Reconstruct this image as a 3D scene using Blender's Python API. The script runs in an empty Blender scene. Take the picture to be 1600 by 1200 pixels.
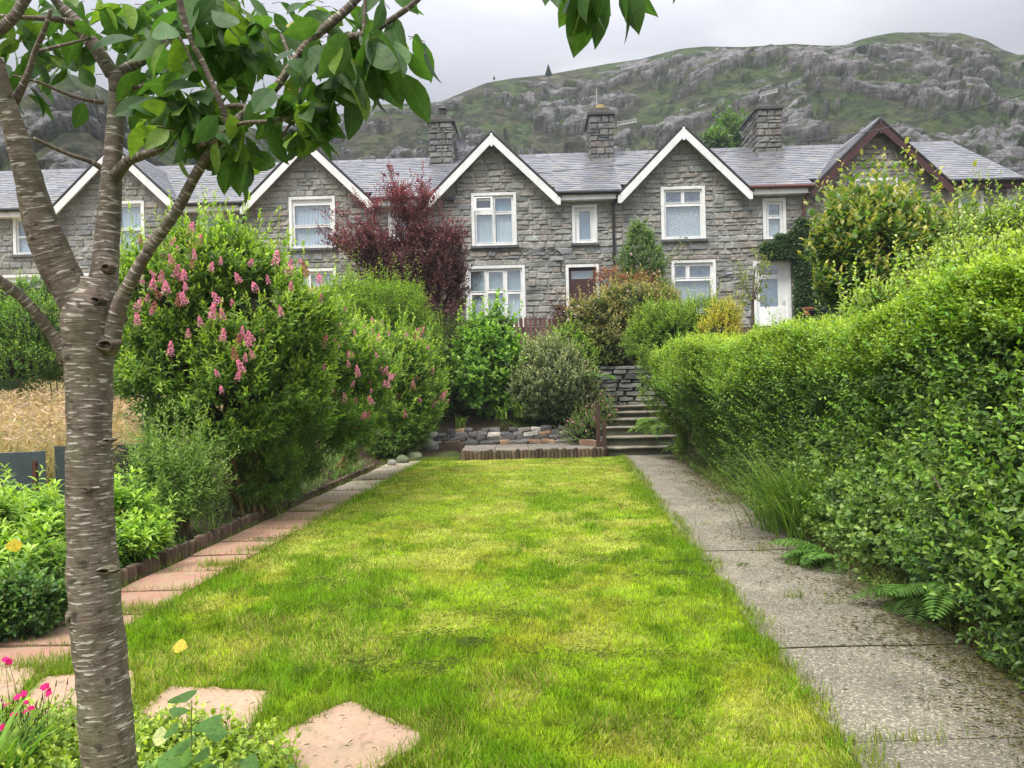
import bpy, math
import numpy as np
from mathutils import Vector

# ------------------------------------------------------------------ camera, world, sun, exposure
F = 1190.0            # focal length in pixels of the 1600 px wide photograph
EYE = 1.55
ROLL = 0.023
sc = bpy.context.scene
cam_d = bpy.data.cameras.new("camera")
cam_d.sensor_width = 36.0
cam_d.lens = 36.0 * F / 1600.0
cam_d.clip_start = 0.05
cam_d.clip_end = 3000
cam = bpy.data.objects.new("camera", cam_d)
sc.collection.objects.link(cam)
cam.location = (0, 0, EYE)
cam.rotation_euler = (math.radians(90), ROLL, 0)
sc.camera = cam
sc.view_settings.view_transform = 'Standard'
sc.view_settings.look = 'None'
sc.view_settings.gamma = 1
sc.view_settings.exposure = 0.95

SUN_EL, SUN_AZ = math.radians(58), math.radians(215)   # azimuth clockwise from +Y: behind and to the left
wd = bpy.data.worlds.new("World")
sc.world = wd
wd.use_nodes = True
nt = wd.node_tree
nt.nodes.clear()
def N(nt, t, **kw):
    n = nt.nodes.new(t)
    for k, v in kw.items():
        if k.startswith('i_'):
            n.inputs[k[2:].replace('_', ' ')].default_value = v
        else:
            setattr(n, k, v)
    return n
def world():
    L = nt.links.new
    out = N(nt, 'ShaderNodeOutputWorld')
    sky = N(nt, 'ShaderNodeTexSky', sky_type='NISHITA', sun_disc=False)
    sky.sun_elevation = SUN_EL
    sky.sun_rotation = SUN_AZ
    sky.air_density = 1.0
    bg1 = N(nt, 'ShaderNodeBackground', i_Strength=0.06)
    L(sky.outputs[0], bg1.inputs['Color'])
    tc = N(nt, 'ShaderNodeTexCoord')
    mp = N(nt, 'ShaderNodeMapping')
    mp.inputs['Scale'].default_value = (1.6, 1.6, 4.2)
    mp.inputs['Location'].default_value = (0.35, 0.1, 0.55)
    L(tc.outputs['Generated'], mp.inputs['Vector'])
    nz = N(nt, 'ShaderNodeTexNoise', i_Scale=1.5, i_Detail=6.0, i_Roughness=0.52, i_Distortion=0.35)
    L(mp.outputs[0], nz.inputs['Vector'])
    cr = N(nt, 'ShaderNodeValToRGB')
    cr.color_ramp.interpolation = 'EASE'
    e = cr.color_ramp.elements
    e[0].position = 0.34; e[0].color = (0.45, 0.46, 0.51, 1)
    e[1].position = 0.68; e[1].color = (0.70, 0.70, 0.715, 1)
    e2 = e.new(0.5); e2.color = (0.54, 0.548, 0.59, 1)
    L(nz.outputs['Fac'], cr.inputs[0])
    sp = N(nt, 'ShaderNodeSeparateXYZ')
    L(tc.outputs['Generated'], sp.inputs[0])
    mr = N(nt, 'ShaderNodeMapRange')
    mr.inputs['From Min'].default_value = 0.34; mr.inputs['From Max'].default_value = 1.0
    mr.inputs['To Min'].default_value = 0.54; mr.inputs['To Max'].default_value = 3.5
    L(sp.outputs['Z'], mr.inputs['Value'])
    bg2 = N(nt, 'ShaderNodeBackground')
    L(cr.outputs[0], bg2.inputs['Color'])
    L(mr.outputs[0], bg2.inputs['Strength'])
    add = N(nt, 'ShaderNodeMixShader', i_Fac=0.9)
    L(bg1.outputs[0], add.inputs[1]); L(bg2.outputs[0], add.inputs[2])
    L(add.outputs[0], out.inputs[0])
world()
sd = bpy.data.lights.new("sun", 'SUN')
sd.energy = 2.0
sd.angle = math.radians(18)
sd.color = (1.0, 0.96, 0.88)
sun = bpy.data.objects.new("sun", sd)
sc.collection.objects.link(sun)
_d = Vector((math.sin(SUN_AZ) * math.cos(SUN_EL), math.cos(SUN_AZ) * math.cos(SUN_EL), math.sin(SUN_EL)))
sun.rotation_euler = _d.to_track_quat('Z', 'Y').to_euler()
sun.location = (0, -10, 30)

# ------------------------------------------------------------------ helpers
COL = sc.collection
ORG = {}
A = np.array
def uv(px, py):
    dx, dy = px - 800.0, py - 600.0
    c, s = math.cos(ROLL), math.sin(ROLL)
    return dx * c - dy * s, dx * s + dy * c
def W(px, py, Y):
    u, v = uv(px, py)
    return A([u / F * Y, Y, EYE - v / F * Y])
def rot(v, k, a):
    return v * math.cos(a) + np.cross(k, v) * math.sin(a)
def nrm(v):
    v = np.asarray(v, float)
    return v / np.maximum(np.linalg.norm(v, axis=-1, keepdims=True), 1e-9)
def _h(i, j, k):
    h = (i * 374761393 + j * 668265263 + k * 2147483647 + 1013904223) & 0xffffffff
    h = ((h ^ (h >> 13)) * 1274126177) & 0xffffffff
    h = (h ^ (h >> 16)) & 0xffffffff
    return h / 4294967295.0
def vn(P):
    P = np.asarray(P, float)
    I = np.floor(P).astype(np.int64); f = P - I; f = f * f * (3 - 2 * f)
    r = 0
    for a in (0, 1):
        for b in (0, 1):
            for c in (0, 1):
                w = (f[:, 0] if a else 1 - f[:, 0]) * (f[:, 1] if b else 1 - f[:, 1]) * (f[:, 2] if c else 1 - f[:, 2])
                r = r + w * _h(I[:, 0] + a, I[:, 1] + b, I[:, 2] + c)
    return r
def fbm(P, o=4, g=0.5):
    P = np.asarray(P, float); r = 0; a = 1; t = 0
    for i in range(o):
        r = r + a * vn(P * (2.03 ** i) + 17.3 * i); t += a; a *= g
    return r / t
def ss(a, b, x):
    t = np.clip((x - a) / (b - a), 0, 1)
    return t * t * (3 - 2 * t)

class Geo:
    def __init__(s):
        s.v = []; s.c = []; s.x = []; s.f = []; s.n = 0
    def add(s, V, faces, col=(0.5, 0.5, 0.5), mat=0, ext=None):
        """faces: list of index tuples or (n,k) array or list of such arrays"""
        V = np.asarray(V, float).reshape(-1, 3); m = len(V)
        col = np.asarray(col, float)
        if col.ndim == 1: col = np.tile(col[:3], (m, 1))
        s.v.append(V); s.c.append(col)
        s.x.append(np.zeros((m, 3)) if ext is None else np.asarray(ext, float))
        if isinstance(faces, np.ndarray): faces = [faces]
        if len(faces) and not isinstance(faces[0], np.ndarray):
            by = {}
            for q in faces: by.setdefault(len(q), []).append(q)
            faces = [np.array(q) for q in by.values()]
        for q in faces:
            s.f.append((q + s.n, mat))
        s.n += m
    def box(s, a, b, col=(0.5,) * 3, mat=0):
        x0, y0, z0 = a; x1, y1, z1 = b
        V = [(x0, y0, z0), (x1, y0, z0), (x1, y1, z0), (x0, y1, z0), (x0, y0, z1), (x1, y0, z1), (x1, y1, z1), (x0, y1, z1)]
        s.add(V, A([(0, 3, 2, 1), (4, 5, 6, 7), (0, 1, 5, 4), (1, 2, 6, 5), (2, 3, 7, 6), (3, 0, 4, 7)]), col, mat)
    def prism(s, poly, y0, y1, col=(0.5,) * 3, mat=0):
        """poly: (x,z) counter-clockwise seen from -y"""
        n = len(poly)
        V = [(x, y0, z) for x, z in poly] + [(x, y1, z) for x, z in poly]
        f = [tuple(range(n)), tuple(range(2 * n - 1, n - 1, -1))]
        f += [(i + n, (i + 1) % n + n, (i + 1) % n, i) for i in range(n)]
        s.add(V, f, col, mat)
    def tube(s, pts, rad, seg=8, col=(0.5,) * 3, mat=0, cap=True, wob=0.0, seed=0):
        pts = np.asarray(pts, float); n = len(pts)
        rad = np.ones(n) * rad if np.isscalar(rad) else np.asarray(rad, float)
        T = nrm(np.gradient(pts, axis=0))
        r = A([0, 0, 1.0]) if abs(T[0][2]) < 0.9 else A([1.0, 0, 0])
        V = []; E = []
        L = np.concatenate([[0], np.cumsum(np.linalg.norm(np.diff(pts, axis=0), axis=1))])
        th = np.linspace(0, 2 * math.pi, seg, endpoint=False)
        for i in range(n):
            r = nrm(r - T[i] * np.dot(r, T[i])); b = np.cross(T[i], r)
            rr = np.ones(seg) * rad[i]
            ring = np.cos(th)[:, None] * r + np.sin(th)[:, None] * b
            if wob:
                q = np.c_[np.cos(th) * 1.3, np.sin(th) * 1.3, np.ones(seg) * L[i] * 9] + seed
                rr = rr * (1 + wob * (fbm(q, 3) * 2 - 1) + wob * .45 * (fbm(q * [2.5, 2.5, 5] + 9, 3) * 2 - 1))
            V.append(pts[i] + ring * rr[:, None])
            E.append(np.c_[np.cos(th) * rad[i], np.sin(th) * rad[i], np.ones(seg) * L[i]])
        V = np.concatenate(V); E = np.concatenate(E)
        j = np.arange(seg); k = (j + 1) % seg
        f = np.concatenate([np.c_[i * seg + j, i * seg + k, (i + 1) * seg + k, (i + 1) * seg + j] for i in range(n - 1)])
        fs = [f]
        if cap: fs += [A([list(range(seg - 1, -1, -1))]), A([list(range((n - 1) * seg, n * seg))])]
        s.add(V, fs, col, mat, E)
    def grid(s, P, col=(0.5,) * 3, mat=0, ext=None):
        """P: (m,n,3)"""
        m, n = P.shape[:2]
        i, j = np.meshgrid(np.arange(m - 1), np.arange(n - 1), indexing='ij'); a = (i * n + j).ravel()
        s.add(P.reshape(-1, 3), np.c_[a, a + 1, a + n + 1, a + n], col if np.ndim(col) == 1 else np.asarray(col).reshape(-1, 3), mat, ext)
    def inst(s, tv, tf, P, D, S, NN, L, Wd, col, mat=0, H=None, ext=False):
        """scatter template tv (a along D, b along S, c along NN)"""
        n = len(P); k = len(tv); tv = np.asarray(tv, float)
        L = np.broadcast_to(L, n)[:, None, None]; Wd = np.broadcast_to(Wd, n)[:, None, None]
        H = L if H is None else np.broadcast_to(H, n)[:, None, None]
        V = P[:, None, :] + L * tv[None, :, 0:1] * D[:, None, :] + Wd * tv[None, :, 1:2] * S[:, None, :] + H * tv[None, :, 2:3] * NN[:, None, :]
        col = np.asarray(col, float)
        if col.ndim == 1: col = np.tile(col, (n, 1))
        if col.ndim == 2: col = np.repeat(col, k, axis=0)
        else: col = col.reshape(-1, 3)
        off = (np.arange(n) * k)[:, None, None]
        fs = [(q[None] + off).reshape(-1, q.shape[1]) for q in tf]
        E = np.tile(tv, (n, 1)) if ext else None
        s.add(V.reshape(-1, 3), fs, col, mat, E)
    def build(s, name, mats, parent=None, smooth=False, **props):
        V = np.concatenate(s.v); C = np.concatenate(s.c); X = np.concatenate(s.x)
        if parent is not None and parent.name in ORG: V = V - ORG[parent.name]
        me = bpy.data.meshes.new(name)
        nl = sum(q.size for q, _ in s.f); npol = sum(len(q) for q, _ in s.f)
        me.vertices.add(len(V)); me.loops.add(nl); me.polygons.add(npol)
        me.vertices.foreach_set('co', V.astype(np.float32).ravel())
        me.loops.foreach_set('vertex_index', np.concatenate([q.ravel() for q, _ in s.f]).astype(np.int32))
        tot = np.concatenate([np.full(len(q), q.shape[1]) for q, _ in s.f])
        me.polygons.foreach_set('loop_start', np.concatenate([[0], np.cumsum(tot)[:-1]]).astype(np.int32))
        if not isinstance(mats, (list, tuple)): mats = [mats]
        for m in mats: me.materials.append(m)
        me.polygons.foreach_set('material_index', np.concatenate([np.full(len(q), m) for q, m in s.f]).astype(np.int32))
        me.polygons.foreach_set('use_smooth', np.full(npol, bool(smooth)))
        a = me.attributes.new('Col', 'FLOAT_COLOR', 'POINT')
        a.data.foreach_set('color', np.c_[C, np.ones(len(C))].astype(np.float32).ravel())
        if np.any(X):
            a = me.attributes.new('Ext', 'FLOAT_VECTOR', 'POINT')
            a.data.foreach_set('vector', X.astype(np.float32).ravel())
        me.update(calc_edges=True)
        o = bpy.data.objects.new(name, me); COL.objects.link(o)
        if parent is not None: o.parent = parent
        for k, v in props.items(): o[k] = v
        if parent is not None and parent.name in ORG: ORG[o.name] = ORG[parent.name]
        return o
def thing(name, label, category, loc=(0, 0, 0), rotz=0, group=None):
    o = bpy.data.objects.new(name, None); COL.objects.link(o)
    o.empty_display_size = 0.2
    o.location = loc; o.rotation_euler = (0, 0, rotz); o['label'] = label; o['category'] = category
    if group: o['group'] = group
    if rotz == 0: ORG[o.name] = A(loc, float)
    return o
def recentre(o, loc):
    """put a one-mesh thing's origin at loc"""
    me = o.data; n = len(me.vertices); v = np.empty(n * 3, np.float32)
    me.vertices.foreach_get('co', v); v = v.reshape(-1, 3) - A(loc, np.float32)
    me.vertices.foreach_set('co', v.ravel()); o.location = loc; me.update()
    return o

# ------------------------------------------------------------------ materials
MATS = {}
def mat(name, f):
    if name in MATS: return MATS[name]
    m = bpy.data.materials.new(name); m.use_nodes = True
    nt = m.node_tree; nt.nodes.clear()
    out = N(nt, 'ShaderNodeOutputMaterial')
    f(nt, nt.links.new, out)
    MATS[name] = m
    return m
def attr(nt, n): return N(nt, 'ShaderNodeAttribute', attribute_name=n)
def noise(nt, L, vec, scale, det=4, rough=0.55, sx=None):
    n = N(nt, 'ShaderNodeTexNoise', i_Scale=scale, i_Detail=det, i_Roughness=rough)
    if sx is not None:
        mp = N(nt, 'ShaderNodeMapping'); mp.inputs['Scale'].default_value = sx
        L(vec, mp.inputs[0]); vec = mp.outputs[0]
    L(vec, n.inputs['Vector']); return n.outputs['Fac']
def ramp(nt, L, fac, stops):
    r = N(nt, 'ShaderNodeValToRGB'); e = r.color_ramp.elements
    while len(e) < len(stops): e.new(0.5)
    for q, (p, c) in zip(e, stops):
        q.position = p; q.color = (*c, 1) if len(c) == 3 else c
    L(fac, r.inputs[0]); return r.outputs[0]
def mul(nt, L, a, b, fac=1.0, mode='MULTIPLY'):
    m = N(nt, 'ShaderNodeMix', data_type='RGBA', blend_type=mode)
    m.inputs[0].default_value = fac if not hasattr(fac, 'links') else 1
    if hasattr(fac, 'links'): L(fac, m.inputs[0])
    for i, q in ((6, a), (7, b)):
        if hasattr(q, 'links'): L(q, m.inputs[i])
        else: m.inputs[i].default_value = (*q, 1)
    return m.outputs[2]
def bump(nt, L, h, st=0.3, dist=0.02, nrm_in=None):
    b = N(nt, 'ShaderNodeBump', i_Strength=st, i_Distance=dist); L(h, b.inputs['Height'])
    if nrm_in is not None: L(nrm_in, b.inputs['Normal'])
    return b.outputs[0]
def princ(nt, L, out, col, rough=0.6, normal=None, spec=0.4, metal=0.0):
    p = N(nt, 'ShaderNodeBsdfPrincipled')
    p.inputs['Roughness'].default_value = rough if not hasattr(rough, 'links') else 0.5
    if hasattr(rough, 'links'): L(rough, p.inputs['Roughness'])
    p.inputs['Specular IOR Level'].default_value = spec
    p.inputs['Metallic'].default_value = metal
    if hasattr(col, 'links'): L(col, p.inputs['Base Color'])
    else: p.inputs['Base Color'].default_value = (*col, 1)
    if normal is not None: L(normal, p.inputs['Normal'])
    if out is not None: L(p.outputs[0], out.inputs[0])
    return p
def leafmat(name, trans=0.35, rough=0.42, spec=0.35, veins=False, tint=(1.35, 1.5, 0.55), gain=1.0):
    def f(nt, L, out):
        a = attr(nt, 'Col').outputs['Color']
        tc = N(nt, 'ShaderNodeTexCoord').outputs['Object']
        c = mul(nt, L, a, ramp(nt, L, noise(nt, L, tc, 60, 2), [(0.3, (0.75 * gain,) * 3), (0.7, (1.25 * gain,) * 3)]))
        nm = None
        if veins:
            e = attr(nt, 'Ext').outputs['Vector']
            s = N(nt, 'ShaderNodeSeparateXYZ'); L(e, s.inputs[0])
            ab = N(nt, 'ShaderNodeMath', operation='ABSOLUTE'); L(s.outputs['Y'], ab.inputs[0])
            m1 = N(nt, 'ShaderNodeMath', operation='MULTIPLY_ADD'); L(ab.outputs[0], m1.inputs[0]); m1.inputs[1].default_value = -0.45; L(s.outputs['X'], m1.inputs[2])
            m2 = N(nt, 'ShaderNodeMath', operation='MULTIPLY'); L(m1.outputs[0], m2.inputs[0]); m2.inputs[1].default_value = 62
            m3 = N(nt, 'ShaderNodeMath', operation='SINE'); L(m2.outputs[0], m3.inputs[0])
            m4 = N(nt, 'ShaderNodeMath', operation='POWER'); m4.inputs[1].default_value = 6
            m5 = N(nt, 'ShaderNodeMath', operation='ABSOLUTE'); L(m3.outputs[0], m5.inputs[0]); L(m5.outputs[0], m4.inputs[0])
            mid = N(nt, 'ShaderNodeMath', operation='LESS_THAN'); L(ab.outputs[0], mid.inputs[0]); mid.inputs[1].default_value = 0.03
            mx = N(nt, 'ShaderNodeMath', operation='MAXIMUM'); L(m4.outputs[0], mx.inputs[0]); L(mid.outputs[0], mx.inputs[1])
            sc_ = N(nt, 'ShaderNodeMath', operation='MULTIPLY'); L(mx.outputs[0], sc_.inputs[0]); sc_.inputs[1].default_value = 0.4
            c = mul(nt, L, c, (0.16, 0.26, 0.08), sc_.outputs[0], 'MIX')
            nm = bump(nt, L, m4.outputs[0], 0.5, -0.0012)
        p = princ(nt, L, None, c, rough, nm, spec)
        t = N(nt, 'ShaderNodeBsdfTranslucent')
        tcol = mul(nt, L, c, tint); L(tcol, t.inputs[0])
        m = N(nt, 'ShaderNodeMixShader', i_Fac=trans)
        L(p.outputs[0], m.inputs[1]); L(t.outputs[0], m.inputs[2]); L(m.outputs[0], out.inputs[0])
    return mat(name, f)
def vcmat(name, rough=0.7, nscale=30, amt=0.25, bst=0.3, bdist=0.01, spec=0.3, coord='Object'):
    def f(nt, L, out):
        a = attr(nt, 'Col').outputs['Color']
        tc = N(nt, 'ShaderNodeTexCoord').outputs[coord]
        n1 = noise(nt, L, tc, nscale, 6, 0.65)
        n2 = noise(nt, L, tc, nscale * 0.13, 3)
        c = mul(nt, L, a, ramp(nt, L, n1, [(0.25, (1 - amt,) * 3), (0.75, (1 + amt,) * 3)]))
        c = mul(nt, L, c, ramp(nt, L, n2, [(0.3, (1 - amt * .7,) * 3), (0.7, (1 + amt * .7,) * 3)]))
        princ(nt, L, out, c, rough, bump(nt, L, n1, bst, bdist), spec)
    return mat(name, f)
M_LEAF = leafmat('leaf', .38, .40, .45, gain=1.5)
M_BLADE = leafmat('grass_blade', 0.4, 0.5, 0.2, tint=(1.2, 1.3, 0.6), gain=1.22)
M_CHERRY = leafmat('cherry_leaf', 0.48, 0.42, 0.35, veins=True, gain=1.22)
M_PETAL = leafmat('petal', 0.4, 0.6, 0.1, tint=(1.1, 1.0, 1.0))
M_STONE = vcmat('stone', 0.85, 14, 0.38, 0.8, 0.03, 0.2)
M_SLATE = vcmat('slate', 0.38, 18, 0.16, 0.25, 0.004, 0.5)
M_WOOD = vcmat('weathered_wood', 0.8, 25, 0.3, 0.4, 0.01, 0.2)
M_CONC = vcmat('rough_concrete', 0.9, 40, 0.35, 0.5, 0.01, 0.2)
M_PAINT = vcmat('paint', 0.5, 16, 0.13, 0.1, 0.003, 0.4)
M_PLASTIC = vcmat('plastic', 0.4, 15, 0.05, 0.05, 0.002, 0.5)
M_SOIL = vcmat('soil', 0.95, 22, 0.5, 1.0, 0.04, 0.1)
M_CLOTH = vcmat('curtain_and_backing', 0.9, 40, 0.04, 0.1, 0.003, 0.1)  # curtains, and the painted backings behind bare panes
M_TWIG = vcmat('twig_bark_and_shade_cores', 0.8, 60, 0.3, 0.3, 0.004, 0.2)  # stems and trunks, and the added dark fillers inside hedge and shrubs
def _pane(nt, L, out):
    g = N(nt, 'ShaderNodeBsdfGlossy', i_Roughness=0.04); g.inputs[0].default_value = (0.9, 0.95, 1, 1)
    t = N(nt, 'ShaderNodeBsdfTransparent'); t.inputs[0].default_value = (0.88, 0.92, 0.93, 1)
    m = N(nt, 'ShaderNodeMixShader', i_Fac=0.3); L(t.outputs[0], m.inputs[1]); L(g.outputs[0], m.inputs[2]); L(m.outputs[0], out.inputs[0])
M_PANE = mat('window_glass', _pane)
def _lace(nt, L, out):
    tc = N(nt, 'ShaderNodeTexCoord').outputs['Object']
    n = noise(nt, L, tc, 30, 3, 0.6)
    c = ramp(nt, L, n, [(0.42, (0.28, 0.33, 0.36)), (0.56, (0.74, 0.80, 0.84))])
    princ(nt, L, out, c, 0.9)
M_LACE = mat('lace_cloth', _lace)
def _bark(nt, L, out):
    e = attr(nt, 'Ext').outputs['Vector']
    n1 = noise(nt, L, e, 1, 5, 0.65, (15, 15, 165))
    n2 = noise(nt, L, e, 1, 4, 0.6, (32, 32, 26))
    n3 = noise(nt, L, e, 1, 3, 0.5, (12, 12, 5))
    n4 = noise(nt, L, e, 1, 2, 0.4, (20, 20, 140))
    n6 = noise(nt, L, e, 1, 3, 0.5, (24, 24, 40))
    n5 = noise(nt, L, e, 1, 6, 0.75, (260, 260, 260))
    c = ramp(nt, L, n1, [(0.33, (0.085, 0.068, 0.050)), (0.47, (0.150, 0.122, 0.092)), (0.62, (0.205, 0.172, 0.133))])
    c = mul(nt, L, c, ramp(nt, L, n2, [(0.3, (0.62, 0.6, 0.55)), (0.7, (1.35, 1.32, 1.3))]))
    c = mul(nt, L, c, (0.13, 0.075, 0.062), ramp(nt, L, n6, [(0.52, (0, 0, 0)), (0.68, (0.5,) * 3)]), 'MIX')
    c = mul(nt, L, c, (0.15, 0.155, 0.08), ramp(nt, L, n3, [(0.46, (0, 0, 0)), (0.66, (0.6,) * 3)]), 'MIX')
    c = mul(nt, L, c, (0.60, 0.55, 0.47), ramp(nt, L, n4, [(0.60, (0, 0, 0)), (0.66, (0.75,) * 3)]), 'MIX')
    c = mul(nt, L, c, (0.05, 0.04, 0.03), ramp(nt, L, n6, [(0.32, (0.85,) * 3), (0.40, (0, 0, 0))]), 'MIX')
    c = mul(nt, L, c, attr(nt, 'Col').outputs['Color'])
    c = mul(nt, L, c, ramp(nt, L, n5, [(0.3, (0.72,) * 3), (0.7, (1.28,) * 3)]))
    h = N(nt, 'ShaderNodeMath', operation='ADD'); L(n1, h.inputs[0]); L(n4, h.inputs[1])
    b = bump(nt, L, h.outputs[0], 0.5, 0.004)
    b = bump(nt, L, n6, 0.6, 0.006, b)
    b = bump(nt, L, n5, 0.5, 0.003, b)
    princ(nt, L, out, c, ramp(nt, L, n2, [(0.3, (0.6,) * 3), (0.8, (0.85,) * 3)]), b, 0.25)
M_BARK = mat('cherry_bark', _bark)

# ------------------------------------------------------------------ ground and hill
def axis_x(Y): return Y
def XL(Y): return -3.27 + 0.063 * (Y - 5)        # log edging line, left of the slabs
def XP(Y): return 1.34 + 0.069 * (Y - 3)         # left edge of the concrete path
def XQ(Y): return 2.36 + 0.062 * (Y - 3.6)       # right edge of the concrete path
YEND = 15.7
def gz(x, y):
    """height of the natural ground"""
    x = np.asarray(x, float); y = np.asarray(y, float)
    z = 0.0 * x
    left = ss(0.0, 1.6, XL(np.minimum(y, 16)) - x)
    z = z + left * (0.12 + 0.25 * ss(3, 9, y) + 0.05 * np.clip(y - 8, 0, 12) + 0.1 * np.clip(y - 15, 0, 6))
    bank = np.interp(y, [17.2, 17.5, 19.6, 20.7, 22.2, 24, 34, 60], [0, 0.42, 1.5, 2.3, 2.95, 3.0, 3.3, 3.3])
    z = z + np.where(y > 17.2, bank, 0) * (1 - 0.45 * left * ss(22, 18, y))
    z = z + ss(0.1, 1.4, x - XQ(y)) * 0.12
    z = np.maximum(z, np.where((x < -1.08) & (x > XL(y) - .6), .15 * ss(15.75, 16.3, y) + .3 * ss(17.1, 17.6, y), 0))
    return z
def _ground():
    xs = np.concatenate([np.linspace(-400, -30, 20), np.linspace(-28, 28, 225), np.linspace(30, 400, 20)])
    ys = np.concatenate([np.linspace(-60, -2, 10), np.linspace(-1.5, 36, 190), np.linspace(40, 900, 20)])
    X, Y = np.meshgrid(xs, ys, indexing='ij')
    Z = gz(X, Y)
    p = np.c_[X.ravel(), Y.ravel(), 0 * X.ravel()]
    inlawn = (X > XL(Y) - 0.05) & (X < XQ(Y) + 0.1) & (Y < 17.0)
    Z = Z + np.where(inlawn, -0.02, (fbm(p * 3, 3).reshape(X.shape) - .5) * 0.07)
    step = (X > XP(Y) - .3) & (X < XQ(Y) + .3) & (Y > 15.5) & (Y < 18.0)
    Z = np.where(step, np.minimum(Z, -0.02), Z)
    n = fbm(p * 1.5, 4)[:, None]
    soil = A([0.075, 0.052, 0.036]); moss = A([0.06, 0.085, 0.022]); fld = A([0.28, 0.22, 0.10])
    c = soil * (0.7 + 0.6 * n) * (1 - ss(.5, .62, n)) + moss * ss(.5, .62, n)
    far = (ss(0, 1, (-4.9 - X.ravel())) * ss(5, 6.5, Y.ravel()))[:, None]
    c = c * (1 - far) + fld * (0.7 + 0.6 * n) * far
    g = Geo(); g.grid(np.stack([X, Y, Z], -1), c)
    g.build('ground', M_SOIL, smooth=True, kind='structure')
_ground()

SKY = A([(-700, 60), (-300, 90), (0, 128), (60, 122), (100, 112), (140, 126), (200, 158), (300, 190), (400, 200), (500, 190), (553, 170), (590, 163), (640, 161), (690, 158), (725, 143), (760, 129),
         (800, 122), (856, 116), (900, 108), (950, 99), (1000, 92), (1030, 84), (1060, 76), (1100, 72), (1160, 73), (1240, 68), (1290, 71), (1320, 70), (1345, 61),
         (1370, 55), (1400, 50), (1450, 50), (1500, 51), (1540, 62), (1565, 76), (1590, 85), (1640, 83), (1800, 60), (2300, 20)], float)
def _hill():
    us, vs = [], []
    for px, py in SKY:
        u, v = uv(px, py); us.append(u / F); vs.append(-v / F)
    na, nr = 900, 620
    az = np.linspace(-1.0, 1.1, na)
    tc = np.interp(az, us, vs)
    az_ = az[:, None] * np.ones(nr)
    # crest distance
    Yc = 132 + 14 * np.sin(az * 5 + 1) + 8 * np.sin(az * 13)
    Yc = np.where(az < -0.18, Yc - 45 * ss(-.18, -.4, az), Yc)
    t = np.linspace(0, 1.5, nr)[None, :] ** 1.0
    Y = 36 + (Yc[:, None] - 36) * t
    k = np.clip(t, 0, 1)
    tan = 0.09 + (tc[:, None] - 0.09) * (k ** 0.9)
    Z = EYE + Y * tan
    Zc = EYE + Yc * tc
    Z = np.where(t > 1, Zc[:, None] - 0.25 * (Y - Yc[:, None]), Z)
    X = Y * az_
    P = np.stack([X, Y, Z], -1).reshape(-1, 3)
    fade = (ss(0, .06, t) * ss(1.0, .90, t)).repeat(na, 0).ravel()
    # crags: ledges along the contours with grassy shelves between
    q = P * [1, 1, 1.2]
    w = np.c_[fbm(q / 11 + 3, 3), fbm(q / 11 + 9, 3), fbm(q / 11 + 21, 3)] * 9
    big = fbm((q + w) / 17, 4, 0.5)
    hum = fbm((q + w * .6) / 5.5 + 40, 4, 0.5)
    ledge = fbm((q + w) * [.13, .30, .30] + 70, 5, .58)
    fine = fbm(q / 1.5 + 5, 4, 0.6)
    zone = fbm(P / 13 + 150, 3)
    kk = np.broadcast_to(k, (na, nr)).ravel()
    pxx = az_.ravel() * F + 800
    cl = ss(1370, 1480, pxx) * ss(.22, .34, kk) * ss(.80, .66, kk) + ss(330, 250, pxx) * ss(.1, .3, kk)
    cl = np.clip(cl, 0, 1) * ss(.40, .50, fbm(P / 7 + 80, 3))
    rk = ss(.575, .60, ledge + .36 * (zone - .5) + .13 * cl)
    blk = fbm(q * [.55, .55, .9] + 200, 3, .5)
    d = rk * (0.8 + 1.3 * blk + .8 * (fine - .5)) + (hum - .5) * 2.6 + (big - .5) * 6 + cl * 1.2 * blk + ss(.4, .6, fbm(P / 1.1 + 400, 2)) * .35 * (1 - rk)
    Pn = P.copy()
    Pn[:, 2] += d * fade * (0.55 + .45 * ss(36, 90, P[:, 1]))
    Pn[:, 1] -= (rk * 0.9 * (blk + .3)) * fade
    G = Pn.reshape(na, nr, 3)
    # slope
    dz = np.gradient(G[..., 2], axis=1) / np.maximum(np.gradient(G[..., 1], axis=1), 0.02)
    steep = ss(1.5, 3.2, dz).ravel()
    R_ = Pn * [1, 1, 1.15]
    blot = fbm(R_ / 9 + 77, 4); fine2 = fbm(R_ / 1.3 + 15, 4, .6)
    scree = ss(.62, .68, fbm(P * [1, .8, 2.2] / 10 + 31, 4)) * .8
    steep = ss(1.8, 3.6, dz).ravel()
    rock = np.clip(np.maximum(rk * ss(.40, .50, fbm(R_ / 1.7 + 33, 4)), scree * ss(.52, .60, fine2)) + .35 * steep * ss(.5, .58, fine2), 0, 1)
    bracken = A([0.058, 0.086, 0.028]); heather = A([0.068, 0.064, 0.040]); moss = A([0.092, 0.108, 0.040]); dark = A([0.020, 0.030, 0.016])
    m1 = ss(.42, .54, blot)[:, None]; m2 = ss(.50, .60, fbm(R_ / 3.2 + 12, 4))[:, None]; m3 = ss(.46, .58, fbm(R_ / 1.5 + 99, 4))[:, None]
    veg = (bracken * m1 + heather * (1 - m1)) * (1 - .55 * m2) + moss * .55 * m2
    veg = veg * (1 - .75 * m3) + dark * .75 * m3
    rc = A([0.185, 0.180, 0.180]) * (0.35 + 1.3 * fbm(R_ / 1.1, 4, .65)[:, None]) + A([.018, .008, .006]) * ss(.5, .7, blot)[:, None]
    C = veg * (1 - rock[:, None]) + rc * rock[:, None]
    g = Geo(); g.grid(G, C, ext=np.c_[rock, rock, rock])
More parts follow.
